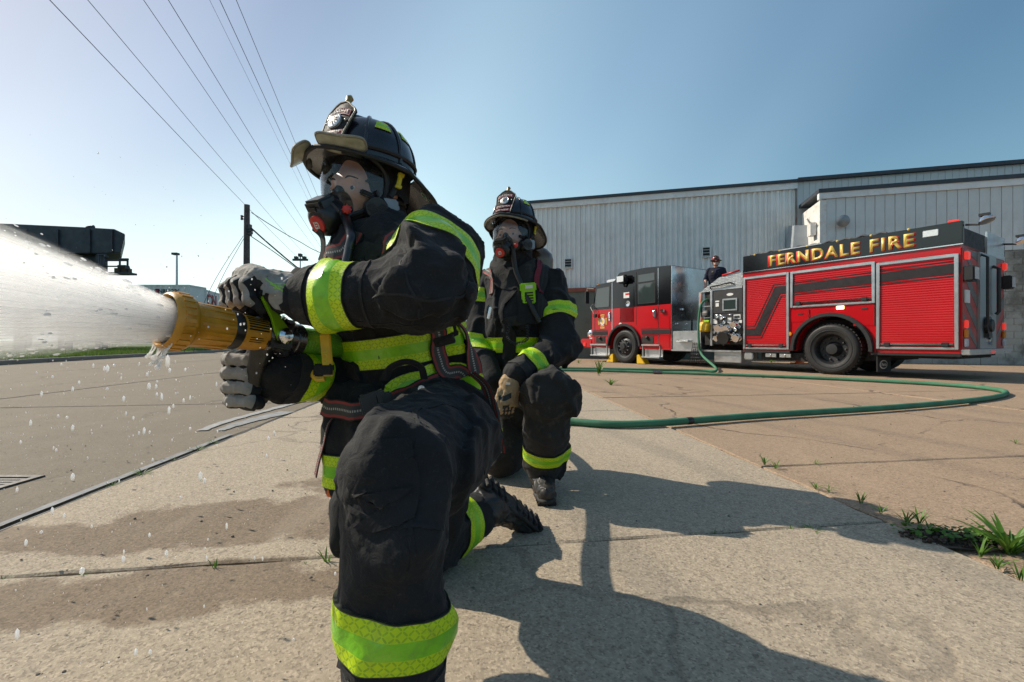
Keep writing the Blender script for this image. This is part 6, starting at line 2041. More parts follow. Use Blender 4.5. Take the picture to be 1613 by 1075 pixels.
ribbon('knee_patch', [P(585, 690, .62), P(584, 750, .58), P(590, 812, .58)], .11, MAT['turnout'], trousers, O1, legL, .004, m=9, th=.003)
for pts in ([P(578, 467, .84), P(620, 462, .82), P(690, 470, .83), P(740, 455, .9)], [P(560, 520, .9), P(610, 522, .88), P(660, 515, .86)], [P(640, 400, .92), P(652, 440, .84), P(656, 480, .83), P(648, 515, .86)]):
    ribbon('sleeve_stitching', pts, .005, MAT['web_black'], jacket, O1, armL, .0012, th=.0012)
# throat flap and hood collar
ribbon('throat_flap', [P(655, 398, 1.18), P(605, 428, 1.09), P(556, 424, 1.10), P(532, 410, 1.16)], .06, MAT['turnout'], jacket, O1, torso, .008, m=7, th=.008)
ribbon('collar', [P(662, 368, 1.28), P(668, 382, 1.18), P(635, 412, 1.11), P(580, 418, 1.11)], .07, MAT['turnout'], jacket, O1, torso, .016, m=7, th=.010)
# harness
ribbon('shoulder_strap', [P(672, 345, 1.22), P(645, 365, 1.08), P(622, 385, 1.05), P(612, 430, 1.04), P(606, 500, 1.04)], .055, MAT['web_black'], ff1, O1, torso, .014, th=.012)
ribbon('strap_label', [P(630, 372, 1.05), P(618, 395, 1.04), P(616, 415, 1.04)], .040, MAT['web_red'], ff1, O1, torso, .021, th=.003)
ribbon('shoulder_strap', [P(560, 380, 1.10), P(545, 400, 1.10), P(528, 425, 1.12)], .045, MAT['web_red'], ff1, O1, torso, .012, th=.006)
ribbon('side_strap', [P(668, 470, 1.0), P(690, 505, 1.05), P(705, 545, 1.06), P(718, 580, 1.07), P(742, 600, 1.09)], .042, MAT['web_red'], ff1, O1, torso, .016, th=.004)
ribbon('side_strap', [P(715, 500, 1.13), P(738, 540, 1.15), P(752, 590, 1.15)], .040, MAT['web_red'], ff1, O1, torso, .012, th=.004)
ribbon('waist_strap', [P(528, 648, 1.1), P(560, 652, 1.05), P(600, 640, 1.05), P(640, 622, 1.07), P(700, 600, 1.09)], .044, MAT['web_red'], ff1, O1, Union([torso, flap], .03), .014, th=.004)
ribbon('strap_end', [P(742, 588, 1.10), P(765, 610, 1.13), P(776, 650, 1.16), P(786, 690, 1.17), P(790, 714, 1.17)], .028, MAT['web_red'], ff1, O1, side=(.8, -.6, .1), th=.003)
ribbon('strap_end', [P(533, 646, 1.08), P(516, 668, 1.07), P(508, 700, 1.07), P(500, 730, 1.07), P(496, 750, 1.07)], .026, MAT['web_red'], ff1, O1, side=(.5, -.8, .1), th=.003)
ribbon('strap_end', [P(492, 358, 1.13), P(506, 372, 1.12), P(508, 395, 1.12), P(503, 412, 1.13)], .020, MAT['web_black'], ff1, O1, side=(.7, -.6, .1), th=.003)
m = MB(); c = P(588, 634, 1.0); m.obox(c, Vector((.026, .006, .008)), Vector((.004, -.010, 0)), Vector((-.006, 0, .022))); m.obox(c + Vector((.028, .002, .008)), Vector((.012, .004, .004)), Vector((.003, -.008, 0)), Vector((-.003, 0, .014))); m.build('waist_buckle', MAT['mask_plastic'], ff1, O1, bevel=.004)
m = MB(); m.obox(c + Vector((.004, -.012, .001)), Vector((.008, .002, .003)), Vector((0, -.002, 0)), Vector((-.003, 0, .012))); m.build('buckle_slot', MAT['trim_black'], ff1, O1)
m = MB(); m.obox(P(700, 537, 1.0), Vector((.022, 0, .006)), Vector((0, .008, 0)), Vector((-.004, 0, .010))); m.tube([P(690, 542, .99), P(714, 532, .99)], .006, 8); m.build('strap_adjuster', MAT['web_red'], ff1, O1, bevel=.003)
m = MB(); m.tube(spline([P(606, 598, 1.0), P(615, 580, .99), P(640, 570, .99), P(662, 578, 1.0), P(668, 596, 1.01)], 6), .012, 8, flat=.4)
m.build('drag_loop', MAT['turnout'], jacket, O1)
m = MB(); m.lathe([(0, .008), (.003, .007), (.003, 0)], P(664, 613, .955), (-.3, -1, .2), 12); m.build('snap', MAT['silver'], trousers, O1)
# yellow keeper strap by the hose
m = MB(); m.obox(P(515, 560, 1.03), Vector((.010, .004, 0)), Vector((0, .004, 0)), Vector((-.004, 0, .048))); m.build('keeper_strap', MAT['yellow'], ff1, O1, bevel=.002)
text('LOL', 'lettering', MAT['buckle'], ff1, P(512, 562, 1.02), (0, 0, 1), (-1, 0, 0), .018, .001, 0, origin=O1)
m = MB(); m.obox(P(510, 583, 1.03), Vector((.020, .004, 0)), Vector((0, .008, 0)), Vector((0, 0, .014))); m.build('keeper_clip', MAT['turnout_worn'], ff1, O1, bevel=.003)
m = MB()
m.tube(spline([P(497, 585, 1.03), P(494, 592, 1.03), P(502, 597, 1.03), P(512, 596, 1.03)], 5), .007, 8); m.tube(spline([P(500, 584, 1.03), P(510, 585, 1.03), P(514, 592, 1.03)], 5), .006, 8); m.build('keeper_ring', MAT['yellow'], ff1, O1)
m = MB(); m.obox(P(524, 772, 1.06), Vector((.012, .0, .0)), Vector((0, .006, 0)), Vector((.002, 0, .016))); m.build('lanyard_tab', MAT['orange'], ff1, O1, bevel=.003)
# kneeling foot and forward foot
make_boot(ff1, P(750, 812, 1.53), P(766, 802, 1.57), P(770, 760, 1.60), P(816, 796, 1.66), P(846, 822, 1.70), Vector((-.62, .1, -.76)), .0065)
b0 = Vector((-.168, .66, 0))
make_boot(ff1, b0 + Vector((0, 0, .26)), b0 + Vector((-.005, -.005, .10)), b0 + Vector((.03, .045, .006)), b0 + Vector((-.06, -.10, .006)), b0 + Vector((-.10, -.165, .006)), (0, 0, 1), .007, lugs=False)

# nozzle axis
NZ_T, NZ_E = P(266, 505, .80), P(502, 541, 1.08)
NZ_D = (NZ_T - NZ_E).normalized()
def nz(px):
    """point on the nozzle's axis under a given bearing"""
    k = (px - 806.5) / FPX; a = NZ_E; d = NZ_T - NZ_E
    t = (k * a.y - a.x) / (d.x - k * d.y); return a + d * t
# left hand over the bale
dp = .045
lf_ = [[P(410, 441, .885 + dp), P(391, 447, .868 + dp), P(395, 471, .866 + dp), P(412, 486, .88 + dp)],
       [P(400, 438, .91 + dp), P(377, 448, .893 + dp), P(380, 474, .888 + dp), P(397, 489, .90 + dp)],
       [P(392, 436, .935 + dp), P(366, 448, .918 + dp), P(368, 475, .912 + dp), P(384, 490, .92 + dp)],
       [P(386, 438, .96 + dp), P(358, 455, .948 + dp), P(359, 477, .94 + dp), P(374, 490, .94 + dp)]]
wl = P(466, 462, .925 + dp)
gl, gls = make_glove(ff1, 'glove', wl, P(494, 468, .945 + dp * .5), [f[0] for f in lf_], lf_, .0138, [P(450, 478, .96 + dp), P(424, 490, .955 + dp), P(402, 494, .95 + dp)], .015,
           [(P(462, 468, .90 + dp), P(434, 462, .885 + dp), .033, .026), (P(452, 478, .89 + dp), P(440, 482, .885 + dp), .020, .016)], MAT['glove_grey'], dorsal=(-.15, -.35, .9), pad_pts=[(P(438, 474, .865 + dp), .020), (P(446, 486, .868 + dp), .013), (P(430, 458, .866 + dp), .012)], lab='grey and black left glove with lime print on its back', wr=.035)
for pts in ([P(418, 422, .86), P(428, 428, .86), P(421, 438, .85)], [P(424, 428, .86), P(436, 434, .86), P(440, 446, .86)], [P(430, 424, .87), P(446, 431, .86), P(450, 447, .86)], [P(444, 426, .87), P(456, 432, .87), P(453, 445, .87), P(459, 447, .87)], [P(415, 424, .87), P(440, 420, .88), P(458, 428, .88)]):
    ribbon('lime_print', pts, .0025, MAT['lime_line'], gl, O1, gls, .0006, m=3, th=.0008)
# right hand round the pistol grip
rf_ = []
for y, o_ in ((566, 0), (588, -3), (610, -2), (631, 3)):
    rf_.append([P(392 + o_, y - 2, 1.045), P(362 + o_, y, 1.015), P(366 + o_, y, .985), P(392 + o_, y + 2, .972), P(404 + o_, y + 4, .985)])
gr, grs = make_glove(ff1, 'glove', P(440, 592, 1.035), P(456, 590, 1.05), [f[0] for f in rf_], rf_, .0150, [P(432, 576, 1.01), P(416, 560, .985), P(400, 556, .98)], .0155,
           [(P(436, 590, 1.02), P(420, 600, 1.015), .036, .028)], MAT['glove_grey'], pad_pts=[(P(429, 590, .985), .026), (P(420, 556, .975), .012)], lab='grey and black right glove closed round the pistol grip', wr=.036, tips=.78)

# head and kit
H1 = head_frame(P(580, 307, 1.25), (-.49, -.87, -.10), (.06, .0, 1))
k1, mk1, he1 = head_gear(ff1, H1, R(6), True, 'FERNDALE', True)
m = MB(); m.tube(spline([H1 @ Vector((.128, .052, -.078)), P(553, 372, 1.06), P(550, 395, 1.05), P(545, 425, 1.04), P(548, 470, 1.04), P(560, 520, 1.03)], 8), .0115, 12)
m.build('air_hose', M('air_hose_rubber', (.012, .012, .014), .3, vary=.1, coat=.3), ff1, O1)
G_ = [H1 @ Vector((.030, .116, -.062)), H1 @ Vector((.026, .122, -.085)), H1 @ Vector((.014, .120, -.105)), H1 @ Vector((.010, .118, -.125)), H1 @ Vector((-.002, .112, -.135))]
ribbon('tan_strap', G_, .022, MAT['tan'], ff1, O1, side=tuple(H1.to_3x3() @ Vector((1, .3, 0))), th=.004)

# ------------------------------------------------------------------ the second firefighter
ff2 = thing('firefighter', 'person in black turnout gear kneeling behind, tan glove hanging, lime radio on chest', 'person', (.05, 2.3, 0))
O2 = ff2.location
s2l, e2l, c2l = P(867, 450, 2.36), P(883, 545, 2.20), P(815, 590, 2.02)
s2r, e2r, c2r = P(768, 452, 2.48), P(752, 545, 2.42), P(775, 600, 2.2)
w2, ch2, n2_ = P(818, 600, 2.46), P(818, 490, 2.38), P(812, 428, 2.36)
t2 = Solid(); t2.cone(w2, ch2, .175, .178, .05); t2.cone(ch2, P(816, 450, 2.38), .17, .13, .06); t2.cone(P(816, 450, 2.38), s2l, .115, .088, .06); t2.cone(P(816, 450, 2.38), s2r, .115, .088, .06)
t2.cone(n2_, P(808, 402, 2.35), .115, .09, .03); t2.cone(w2, P(822, 630, 2.46), .175, .19, .04)
t2.fold(.012, 6.5, Z, 2.0, 61); t2.fold(.004, 18, None, 1, 62)
a2l = Solid(); a2l.cone(s2l, e2l, .09, .085, .03); a2l.cone(e2l, c2l, .084, .064, .03); a2l.fold(.009, 9, None, 1, 63); a2l.fold(.003, 24, None, 1, 64)
a2r = Solid(); a2r.cone(s2r, e2r, .09, .082, .03); a2r.cone(e2r, c2r, .08, .06, .03); a2r.fold(.008, 9, None, 1, 65)
pleats(a2l, [[P(905, 470, 2.3), P(890, 500, 2.26), P(868, 515, 2.26)], [P(905, 545, 2.2), P(880, 560, 2.1), P(850, 565, 2.06)], [P(890, 585, 2.2), P(868, 590, 2.12), P(845, 600, 2.06)]], .014)
pleats(t2, [[P(790, 500, 2.2), P(800, 540, 2.2), P(795, 590, 2.25)], [P(835, 520, 2.2), P(850, 550, 2.2), P(846, 590, 2.25)], [P(780, 590, 2.3), P(815, 600, 2.25), P(850, 590, 2.3)]], .014)
jacket2 = soft('jacket', Union([t2, a2l, a2r], .014), .0085, MAT['turnout'], ff2, O2)
k2l = P(866, 622, 1.99)
l2 = Solid(); l2.cone(P(842, 615, 2.42), k2l, .135, .112, .05); l2.chain([k2l, P(860, 680, 2.03), P(856, 728, 2.10)], [.110, .100, .096], .04); l2.fold(.013, 7, (0, .5, -.8), 2, 66); l2.fold(.004, 20, None, 1, 67)
pleats(l2, [[P(832, 640, 1.9), P(862, 662, 1.88), P(895, 648, 1.9)], [P(835, 668, 1.9), P(860, 690, 1.9), P(888, 680, 1.95)], [P(850, 600, 1.95), P(835, 620, 1.9), P(838, 650, 1.9)], [P(888, 600, 1.95), P(900, 625, 1.92), P(893, 660, 1.95)]], .014)
k2r = P(788, 716, 2.36)
r2 = Solid(); r2.cone(P(798, 620, 2.48), k2r, .14, .115, .05); r2.cone(k2r, P(812, 712, 2.72), .11, .09, .03); r2.fold(.010, 8, None, 1, 68)
s2 = Solid(); s2.ball(P(820, 625, 2.47), .18)
trousers2 = soft('trousers', Union([s2, l2, r2], .02), .0085, MAT['turnout_worn'], ff2, O2)
ring('reflective_band', a2l, s2l.lerp(e2l, .52), e2l - s2l, .078, .15, MT, jacket2, O2)
ring('reflective_band', a2l, e2l.lerp(c2l, .70), c2l - e2l, .076, .12, MT, jacket2, O2)
ring('reflective_band', a2l, e2l.lerp(c2l, .98), c2l - e2l, .035, .12, MAT['turnout_worn'], jacket2, O2)
ring('reflective_band', a2r, s2r.lerp(e2r, .22), e2r - s2r, .078, .15, MT, jacket2, O2)
ring('reflective_band', a2r, s2r.lerp(e2r, .96), e2r - s2r, .078, .15, MT, jacket2, O2)
ring('reflective_band', t2, P(818, 546, 2.42), (chest - chest + Vector((0, .05, 1))), .078, .25, MT, jacket2, O2, n=120)
ring('reflective_band', l2, P(857, 708, 2.07), (P(856, 728, 2.10) - P(860, 680, 2.03)), .062, .17, MT, trousers2, O2, .008)
ring('reflective_band', r2, k2r.lerp(P(812, 712, 2.72), .62), P(812, 712, 2.72) - k2r, .07, .15, MT, trousers2, O2, .008)
ribbon('storm_flap', [P(802, 450, 2.22), P(800, 520, 2.20), P(802, 590, 2.26)], .08, MAT['turnout'], jacket2, O2, t2, .010, th=.010)
ribbon('throat_flap', [P(776, 425, 2.36), P(795, 440, 2.24), P(820, 440, 2.24), P(850, 425, 2.36)], .10, MAT['turnout_worn'], jacket2, O2, t2, .012, m=7, th=.010)
ribbon('shoulder_strap', [P(858, 405, 2.42), P(856, 425, 2.28), P(856, 455, 2.22), P(852, 500, 2.2)], .058, MAT['web_black'], ff2, O2, t2, .016, th=.012)
ribbon('shoulder_strap', [P(845, 415, 2.34), P(845, 440, 2.24), P(850, 462, 2.21)], .030, webbing('maroon_webbing', (.20, .012, .03), (.16, .012, .025), (.2, .02, .03)), ff2, O2, t2, .022, th=.006)
ribbon('shoulder_strap', [P(765, 425, 2.42), P(772, 432, 2.30), P(768, 460, 2.26)], .05, MAT['web_red'], ff2, O2, t2, .014, th=.010)
ribbon('pocket_flap', [P(798, 503, 2.2), P(815, 505, 2.18), P(838, 500, 2.18)], .05, MAT['turnout_worn'], jacket2, O2, t2, .010, th=.006)
ribbon('radio_pocket', [P(832, 455, 2.20), P(832, 480, 2.18), P(832, 510, 2.18)], .10, MAT['turnout'], jacket2, O2, t2, .018, th=.018)
c = lay(t2, [tuple(P(829, 466, 2.20))], .030)[0]; c = Vector([float(x) for x in c])
rx, ry, rz = Vector((.99, -.12, .06)), Vector((.1, .97, .2)), Vector((-.06, -.2, .97))
m = MB(); m.obox(c, rx * .033, ry * .014, rz * .050); m.obox(c + rz * .030, rx * .039, ry * .013, rz * .020); m.obox(c - rz * .052, rx * .018, ry * .012, rz * .006)
rd = m.build('radio_microphone', MAT['radio'], ff2, O2, bevel=.005)
for i in range(4):
    m = MB(); m.obox(c - ry * .0145 + rz * (.004 - i * .013) + rx * .004, rx * .020, ry * .0015, rz * .0035); m.build('speaker_slot', MAT['trim_black'], rd, O2)
m = MB(); m.obox(c - ry * .0145 + rz * .033 + rx * .006, rx * .018, ry * .0015, rz * .008); m.build('label_plate', MAT['lbl_white'], rd, O2)
pts = [P(803, 510, 2.17), P(800, 530, 2.16), P(808, 541, 2.15), P(820, 540, 2.15), P(831, 532, 2.16), P(830, 512, 2.17)]
sp_ = spline(pts, 22); m = MB(); co = []
for i, p in enumerate(sp_):
    d = (sp_[min(i + 1, len(sp_) - 1)] - sp_[max(i - 1, 0)]).normalized(); u, w_, _ = frame_of(d); a = i * 1.6
    co.append(p + u * .008 * math.cos(a) + w_ * .008 * math.sin(a))
m.tube(co, .0022, 5); m.build('coiled_cord', MAT['trim_black'], rd, O2)
m = MB(); m.obox(P(771, 492, 2.20), Vector((.008, 0, .01)), Vector((0, .006, 0)), Vector((-.008, 0, .03))); m.tube([P(773, 484, 2.19), P(769, 503, 2.19)], .008, 8); m.build('carabiner', MAT['chrome'], ff2, O2, bevel=.003)
# air cylinder behind the left shoulder
m = MB(); m.lathe([(-.02, 0), (-.02, .03), (.0, .03), (.0, .045), (.03, .078), (.06, .086), (.42, .086), (.46, .05), (.47, 0)], P(848, 392, 2.56), Vector((-.02, .12, -1)), 28)
m.build('air_cylinder', M('cylinder_composite', (.13, .085, .05), .3, .4, vary=.35, scale=12, coat=.4), ff2, O2)
# hanging tan glove
t0 = P(806, 598, 2.0)
tf = [[P(793 + i * 5.5, 634 + abs(i - 1.4) * 1.0, 1.985 + .022 * (i - 1.5)), P(790 + i * 5.6, 645, 1.975 + .022 * (i - 1.5)), P(790 + i * 5.2, 654 + (2 if i in (1, 2) else -1), 1.985 + .02 * (i - 1.5))] for i in range(4)]
gt, gts = make_glove(ff2, 'glove', P(804, 604, 2.0), P(815, 590, 2.02), [f[0] for f in tf], tf, .0125, [P(790, 616, 1.97), P(783, 632, 1.955), P(784, 644, 1.95)], .0135,
           [(P(802, 606, 1.99), P(798, 626, 1.985), .040, .036)], MAT['glove_tan'], h=.004, lab='tan leather glove hanging over the raised knee', wr=.042, dorsal=(0, -1, 0), tips=.95, cuff_r=.050)
for y, w_ in ((622, .085), (640, .04)):
    ribbon('knuckle_guard', [P(784, y, 1.90), P(797, y + 2, 1.90), P(812, y + 4, 1.92)] if w_ > .05 else [P(792, y + 2, 1.93), P(800, y + 3, 1.93), P(808, y + 4, 1.94)], .022 if w_ > .05 else .014, MAT['rubber_mask'], gt, O2, gts, .001, m=4, th=.003)
m = MB(); m.obox(P(800, 605, 1.945), Vector((.010, 0, 0)), Vector((0, .003, 0)), Vector((0, 0, .004))); m.build('glove_label', MAT['lbl_white'], gt, O2)
make_boot(ff2, P(854, 725, 2.11), P(853, 745, 2.12), Vector((P(852, 760, 2.14).x, 2.17, .008)), Vector((P(858, 760, 2.04).x, 2.02, .008)), Vector((P(860, 770, 1.99).x, 1.95, .008)), (0, 0, 1), .007)
bb = Vector((P(812, 712, 2.72).x, 2.74, 0))
make_boot(ff2, bb + Vector((0, -.02, .09)), bb + Vector((.01, .06, .10)), bb + Vector((.02, .11, .17)), bb + Vector((.02, .14, .06)), bb + Vector((.02, .14, .03)), (0, 1, .1), .009, lugs=False)
H2 = head_frame(P(809, 374, 2.32), (-.40, -.915, -.04), (0, 0, 1))
k2, mk2, he2 = head_gear(ff2, H2, R(6), False, 'FERNDALE', False, .0085)
m = MB(); m.tube(spline([H2 @ Vector((.128, .050, -.080)), P(812, 425, 2.20), P(822, 450, 2.19), P(838, 485, 2.17), P(850, 508, 2.17)], 8), .0115, 10)
m.build('air_hose', MAT['trim_black'], ff2, O2)
# ------------------------------------------------------------------ nozzle
MAT['nozzle_orange'] = M('nozzle_amber', (.54, .25, .014), .42, vary=.3, scale=18, dirt=((.16, .085, .025), 18, .8), bump=.15, bscale=90, coat=.2)
MAT['nozzle_black'] = M('nozzle_black', (.012, .012, .012), .32, vary=.3, scale=20, dirt=((.12, .11, .10), 25, .3))
MAT['nozzle_metal'] = M('anodised_metal', (.13, .13, .135), .28, .85, vary=.25, scale=25)
MAT['teeth'] = M('teeth_rubber', (.05, .05, .052), .5, vary=.3, scale=40)
MAT['lime_metal'] = M('lime_anodised', (.30, .55, .02), .3, .5, vary=.12)
nzl = thing('fire_nozzle', 'amber and black fire hose nozzle with bale handle, held by the firefighter in front', 'nozzle', tuple(NZ_E))
ON = nzl.location
D = -NZ_D                                   # from the tip back towards the hose
nu = D.cross(Z).normalized(); nw = nu.cross(D).normalized()     # side and up
if nw.z < 0: nw = -nw
def s_of(px): return (nz(px) - NZ_T).dot(D)
LT = (NZ_E - NZ_T).length
m = MB(); m.lathe([(.030, .040), (-.004, .0425), (-.010, .0455), (-.006, .0500), (.004, .0515), (.020, .0512), (.026, .0490), (.028, .0455)], NZ_T, D, 48)
for i in range(24):
    a = 2 * PI * i / 24; c = nu * math.cos(a) + nw * math.sin(a); t = nw * math.cos(a) - nu * math.sin(a)
    m.obox(NZ_T + D * .010 + c * .0515, D * .009, t * .0036, c * .0016)
m.build('bumper_ring', MAT['nozzle_orange'], nzl, ON)
m = MB(); m.lathe([(-.004, .0428), (.012, .041), (.014, .030), (.020, .028), (.030, .022), (.030, 0)], NZ_T, D, 48); tb = m.build('throat', MAT['teeth'], nzl, ON)
m = MB()
for rr, n_, s_ in ((.0400, 34, .0022), (.0350, 30, .0020), (.0305, 26, .0018)):
    for i in range(n_):
        a = 2 * PI * (i + .5 * (rr < .037)) / n_; c = nu * math.cos(a) + nw * math.sin(a); t = nw * math.cos(a) - nu * math.sin(a)
        m.obox(NZ_T + D * (.004 + (.043 - rr) * .55) + c * rr, D * .006, t * s_, c * .0020)
o = m.build('spray_teeth', MAT['teeth'], tb, ON); o['kind'] = 'stuff'
sB = s_of(357); m = MB(); m.lathe([(.024, .0460), (.030, .0420), (.05, .0412), (sB - .006, .0385), (sB, .037)], NZ_T, D, 48)
for i in range(16):
    a = 2 * PI * i / 16; c = nu * math.cos(a) + nw * math.sin(a); t = nw * math.cos(a) - nu * math.sin(a)
    m.obox(NZ_T + D * (sB * .5 + .015) + c * .0400, D * (sB * .30), t * .0030, c * .0018)
m.build('pattern_sleeve', MAT['nozzle_orange'], nzl, ON)
sC = s_of(370); m = MB(); m.lathe([(sB - .002, .0375), (sB + .001, .0385), (sC, .0380), (sC + .002, .036)], NZ_T, D, 40); m.build('sleeve_collar', MAT['nozzle_black'], nzl, ON)
sD = s_of(412); m = MB(); m.lathe([(sC, .0360), (sD, .0345), (sD + .001, .032)], NZ_T, D, 48); lb = m.build('label_barrel', MAT['nozzle_orange'], nzl, ON)
def barrel_pt(q, a, lift=.0006):
    r = .0360 + (.0345 - .0360) * q + lift
    return NZ_T + D * (sC + (sD - sC) * q) + (nu * math.cos(a) + nw * math.sin(a)) * r
# which side of the barrel looks at the yard's near side
near = -1 if nu.y > 0 else 1
a_mid = 0.0 if near > 0 else PI
def bpatch(q0, q1, a0, a1, mat, name='label_bar', lift=.0006):
    m = MB(); n = 6; vs = []
    for k in range(n + 1):
        a = a0 + (a1 - a0) * k / n; vs += [barrel_pt(q0, a, lift), barrel_pt(q1, a, lift), barrel_pt(q0, a, 0), barrel_pt(q1, a, 0)]
    fs = []
    for k in range(n):
        b_ = 4 * k; fs += [(b_, b_ + 1, b_ + 5, b_ + 4), (b_ + 2, b_ + 6, b_ + 7, b_ + 3), (b_, b_ + 4, b_ + 6, b_ + 2), (b_ + 1, b_ + 3, b_ + 7, b_ + 5)]
    m.add(vs, fs); return m.build(name, mat, lb, ON)
for k in range(6):
    a = a_mid + near * (.12 + k * .16); bpatch(.12, .88, a - .045, a + .045, MAT['nozzle_black'])
bpatch(.08, .92, a_mid + near * 1.15, a_mid + near * 1.75, MAT['nozzle_black'], 'label_panel')
for k in range(3):
    a = a_mid - near * (.34 + k * .13); bpatch(.22, .70 + .06 * (k % 2), a - .018, a + .018, MAT['nozzle_black'])
sE = s_of(452)
m = MB(); m.lathe([(sD - .002, .036), (sD + .004, .0375), (sD + .016, .0370), (sD + .020, .0335), (sE - .03, .0325), (sE - .02, .030)], NZ_T, D, 40); m.build('metal_collar', MAT['nozzle_metal'], nzl, ON)
pv = NZ_T + D * s_of(428)
m = MB(); m.lathe([(-.038, .026), (-.030, .034), (.028, .034), (.036, .026)], pv, D, 32); m.obox(pv, D * .028, nu * .036, nw * .026); m.obox(pv + nw * .030, D * .04, nu * .020, nw * .008); m.build('valve_body', MAT['nozzle_black'], nzl, ON, bevel=.004)
# bale: two cheeks and a bar under the fingers
hb = P(392, 482, nz(400).y + .02)
ha = pv + nw * .075 - D * .055
for sg in (1, -1):
    m = MB(); q0 = pv + nu * sg * .040; q1 = ha + nu * sg * .040
    dv_ = (q1 - q0).normalized(); pr_ = dv_.cross(nu).normalized()
    prof = [(-.004, .017), (.02, .015), (.045, .0095), ((q1 - q0).length, .0085)]
    vs = []
    for t, w_ in prof:
        for a_, b_ in ((-1, -1), (1, -1), (1, 1), (-1, 1)): vs.append(q0 + dv_ * t + pr_ * w_ * a_ + nu * .0035 * b_)
    m.add(vs, [(4 * i + k, 4 * i + (k + 1) % 4, 4 * i + 4 + (k + 1) % 4, 4 * i + 4 + k) for i in range(len(prof) - 1) for k in range(4)] + [(0, 3, 2, 1), (12, 13, 14, 15)])
    bl = m.build('bale_arm', MAT['lime_metal'] if (nu * sg).y < 0 else MAT['alu'], nzl, ON, bevel=.002)
    m = MB(); m.lathe([(0, .017), (.006, .017), (.008, .014), (.010, .013), (.013, .010), (.0135, 0)], q0 + nu * sg * .003, nu * sg, 24); m.build('pivot_bolt', MAT['chrome'], bl, ON)
m = MB(); m.tube(spline([ha + nu * .040, ha + nu * .02 + nw * .006, ha - nu * .02 + nw * .006, ha - nu * .040], 6), .0105, 12); m.build('bale_bar', MAT['nozzle_black'], nzl, ON)
# pistol grip down into the right fist
g0 = pv - nw * .02 - D * .018; g1 = P(392, 640, 1.0)
m = MB(); m.tube([g0, g0.lerp(g1, .15), g0.lerp(g1, .5), g0.lerp(g1, .85), g1], [.026, .022, .018, .019, .021], 16, flat=.85); m.build('pistol_grip', MAT['nozzle_black'], nzl, ON)
# swivel coupling with lugs
sF = s_of(468); m = MB(); m.lathe([(sE - .03, .026), (sE - .028, .036), (sE - .006, .0365), (sE - .004, .0335), (sF - .02, .0335), (sF - .018, .036), (sF, .0355), (sF + .004, .030)], NZ_T, D, 40)
for i in range(3):
    a = 2 * PI * i / 3 + .9; c = nu * math.cos(a) + nw * math.sin(a); m.obox(NZ_T + D * (sE - .016) + c * .038, D * .009, (nw * math.cos(a) - nu * math.sin(a)) * .007, c * .006)
m.build('swivel_coupling', MAT['nozzle_metal'], nzl, ON)
# ------------------------------------------------------------------ hose
def hose_mat():
    t = NT('green_hose_jacket'); o = t.coords(); uv = t.attr('buv', 'Vector'); sp = t.n('ShaderNodeSeparateXYZ'); t.l(uv, sp.inputs[0])
    c = t.mix(t.ramp(t.noise(o, 5, 5), .3, .7), (.030, .145, .075), (.055, .20, .11))
    c = t.mix(t.ramp(sp.outputs[0], .35, .9, 1, 0), c, (.13, .36, .02))  # nozzle end: lime light thrown off the trim bands, painted into the colour
    c = t.mix(t.ramp(t.noise(o, 14, 7, .7), .55, .8, 0, .55), c, (.20, .21, .15))
    a = t.math('SINE', t.math('ADD', t.math('MULTIPLY', sp.outputs[0], 900), t.math('MULTIPLY', sp.outputs[1], 6.283)))
    b_ = t.math('SINE', t.math('MULTIPLY', sp.outputs[1], 6.283 * 26))
    t.set(Base_Color=c, Roughness=.72, Normal=t.bump(t.math('ADD', a, t.math('MULTIPLY', b_, .8)), .35, .0015)); return t.m
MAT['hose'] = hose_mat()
hs_pts = [NZ_T + D * (sF - .004), NZ_E + D * .05, Vector((-.46, 1.30, .64)), Vector((-.40, 1.62, .575)), Vector((-.27, 2.05, .535)), Vector((-.20, 2.60, .53)), Vector((-.16, 2.98, .47)), Vector((-.02, 3.42, .22)), Vector((.14, 3.72, .05)), Vector((.44, 3.79, .032)),
          Vector((.99, 3.66, .032)), Vector((2.25, 4.1, .030)), Vector((3.79, 4.58, .030)), Vector((5.1, 5.10, .030)), Vector((6.05, 5.62, .030)), Vector((6.62, 6.15, .030)), Vector((6.75, 6.75, .030)), Vector((6.35, 7.45, .030)),
          Vector((5.4, 8.35, .030)), Vector((3.45, 9.55, .030)), Vector((2.2, 10.2, .030)), Vector((1.0, 10.5, .030)), Vector((-.2, 10.75, .030)), Vector((-.7, 11.2, .03)), Vector((-.2, 11.6, .03)), Vector((1.0, 11.35, .030)), Vector((2.6, 10.85, .030)), Vector((4.2, 10.40, .030)),
          Vector((4.62, 10.28, .05)), tuple(tr(2.90, .20, .34)), tuple(tr(2.98, .22, .7)), tuple(tr(3.00, .20, 1.2)), tuple(tr(2.98, .15, 1.6)), tuple(tr(2.94, .04, 1.76)), tuple(tr(2.90, -.12, 1.80)), tuple(tr(2.88, -.5, 1.80))]
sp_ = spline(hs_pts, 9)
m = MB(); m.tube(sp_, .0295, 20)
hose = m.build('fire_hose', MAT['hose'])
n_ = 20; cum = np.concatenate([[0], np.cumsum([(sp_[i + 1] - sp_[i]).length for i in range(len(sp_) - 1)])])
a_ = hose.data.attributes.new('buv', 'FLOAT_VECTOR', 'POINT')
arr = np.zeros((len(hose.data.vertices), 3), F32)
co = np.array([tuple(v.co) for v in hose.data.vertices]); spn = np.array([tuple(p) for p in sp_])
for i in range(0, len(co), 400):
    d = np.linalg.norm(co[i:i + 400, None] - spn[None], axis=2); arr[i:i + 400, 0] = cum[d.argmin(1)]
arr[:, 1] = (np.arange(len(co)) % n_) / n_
a_.data.foreach_set('vector', arr.ravel())
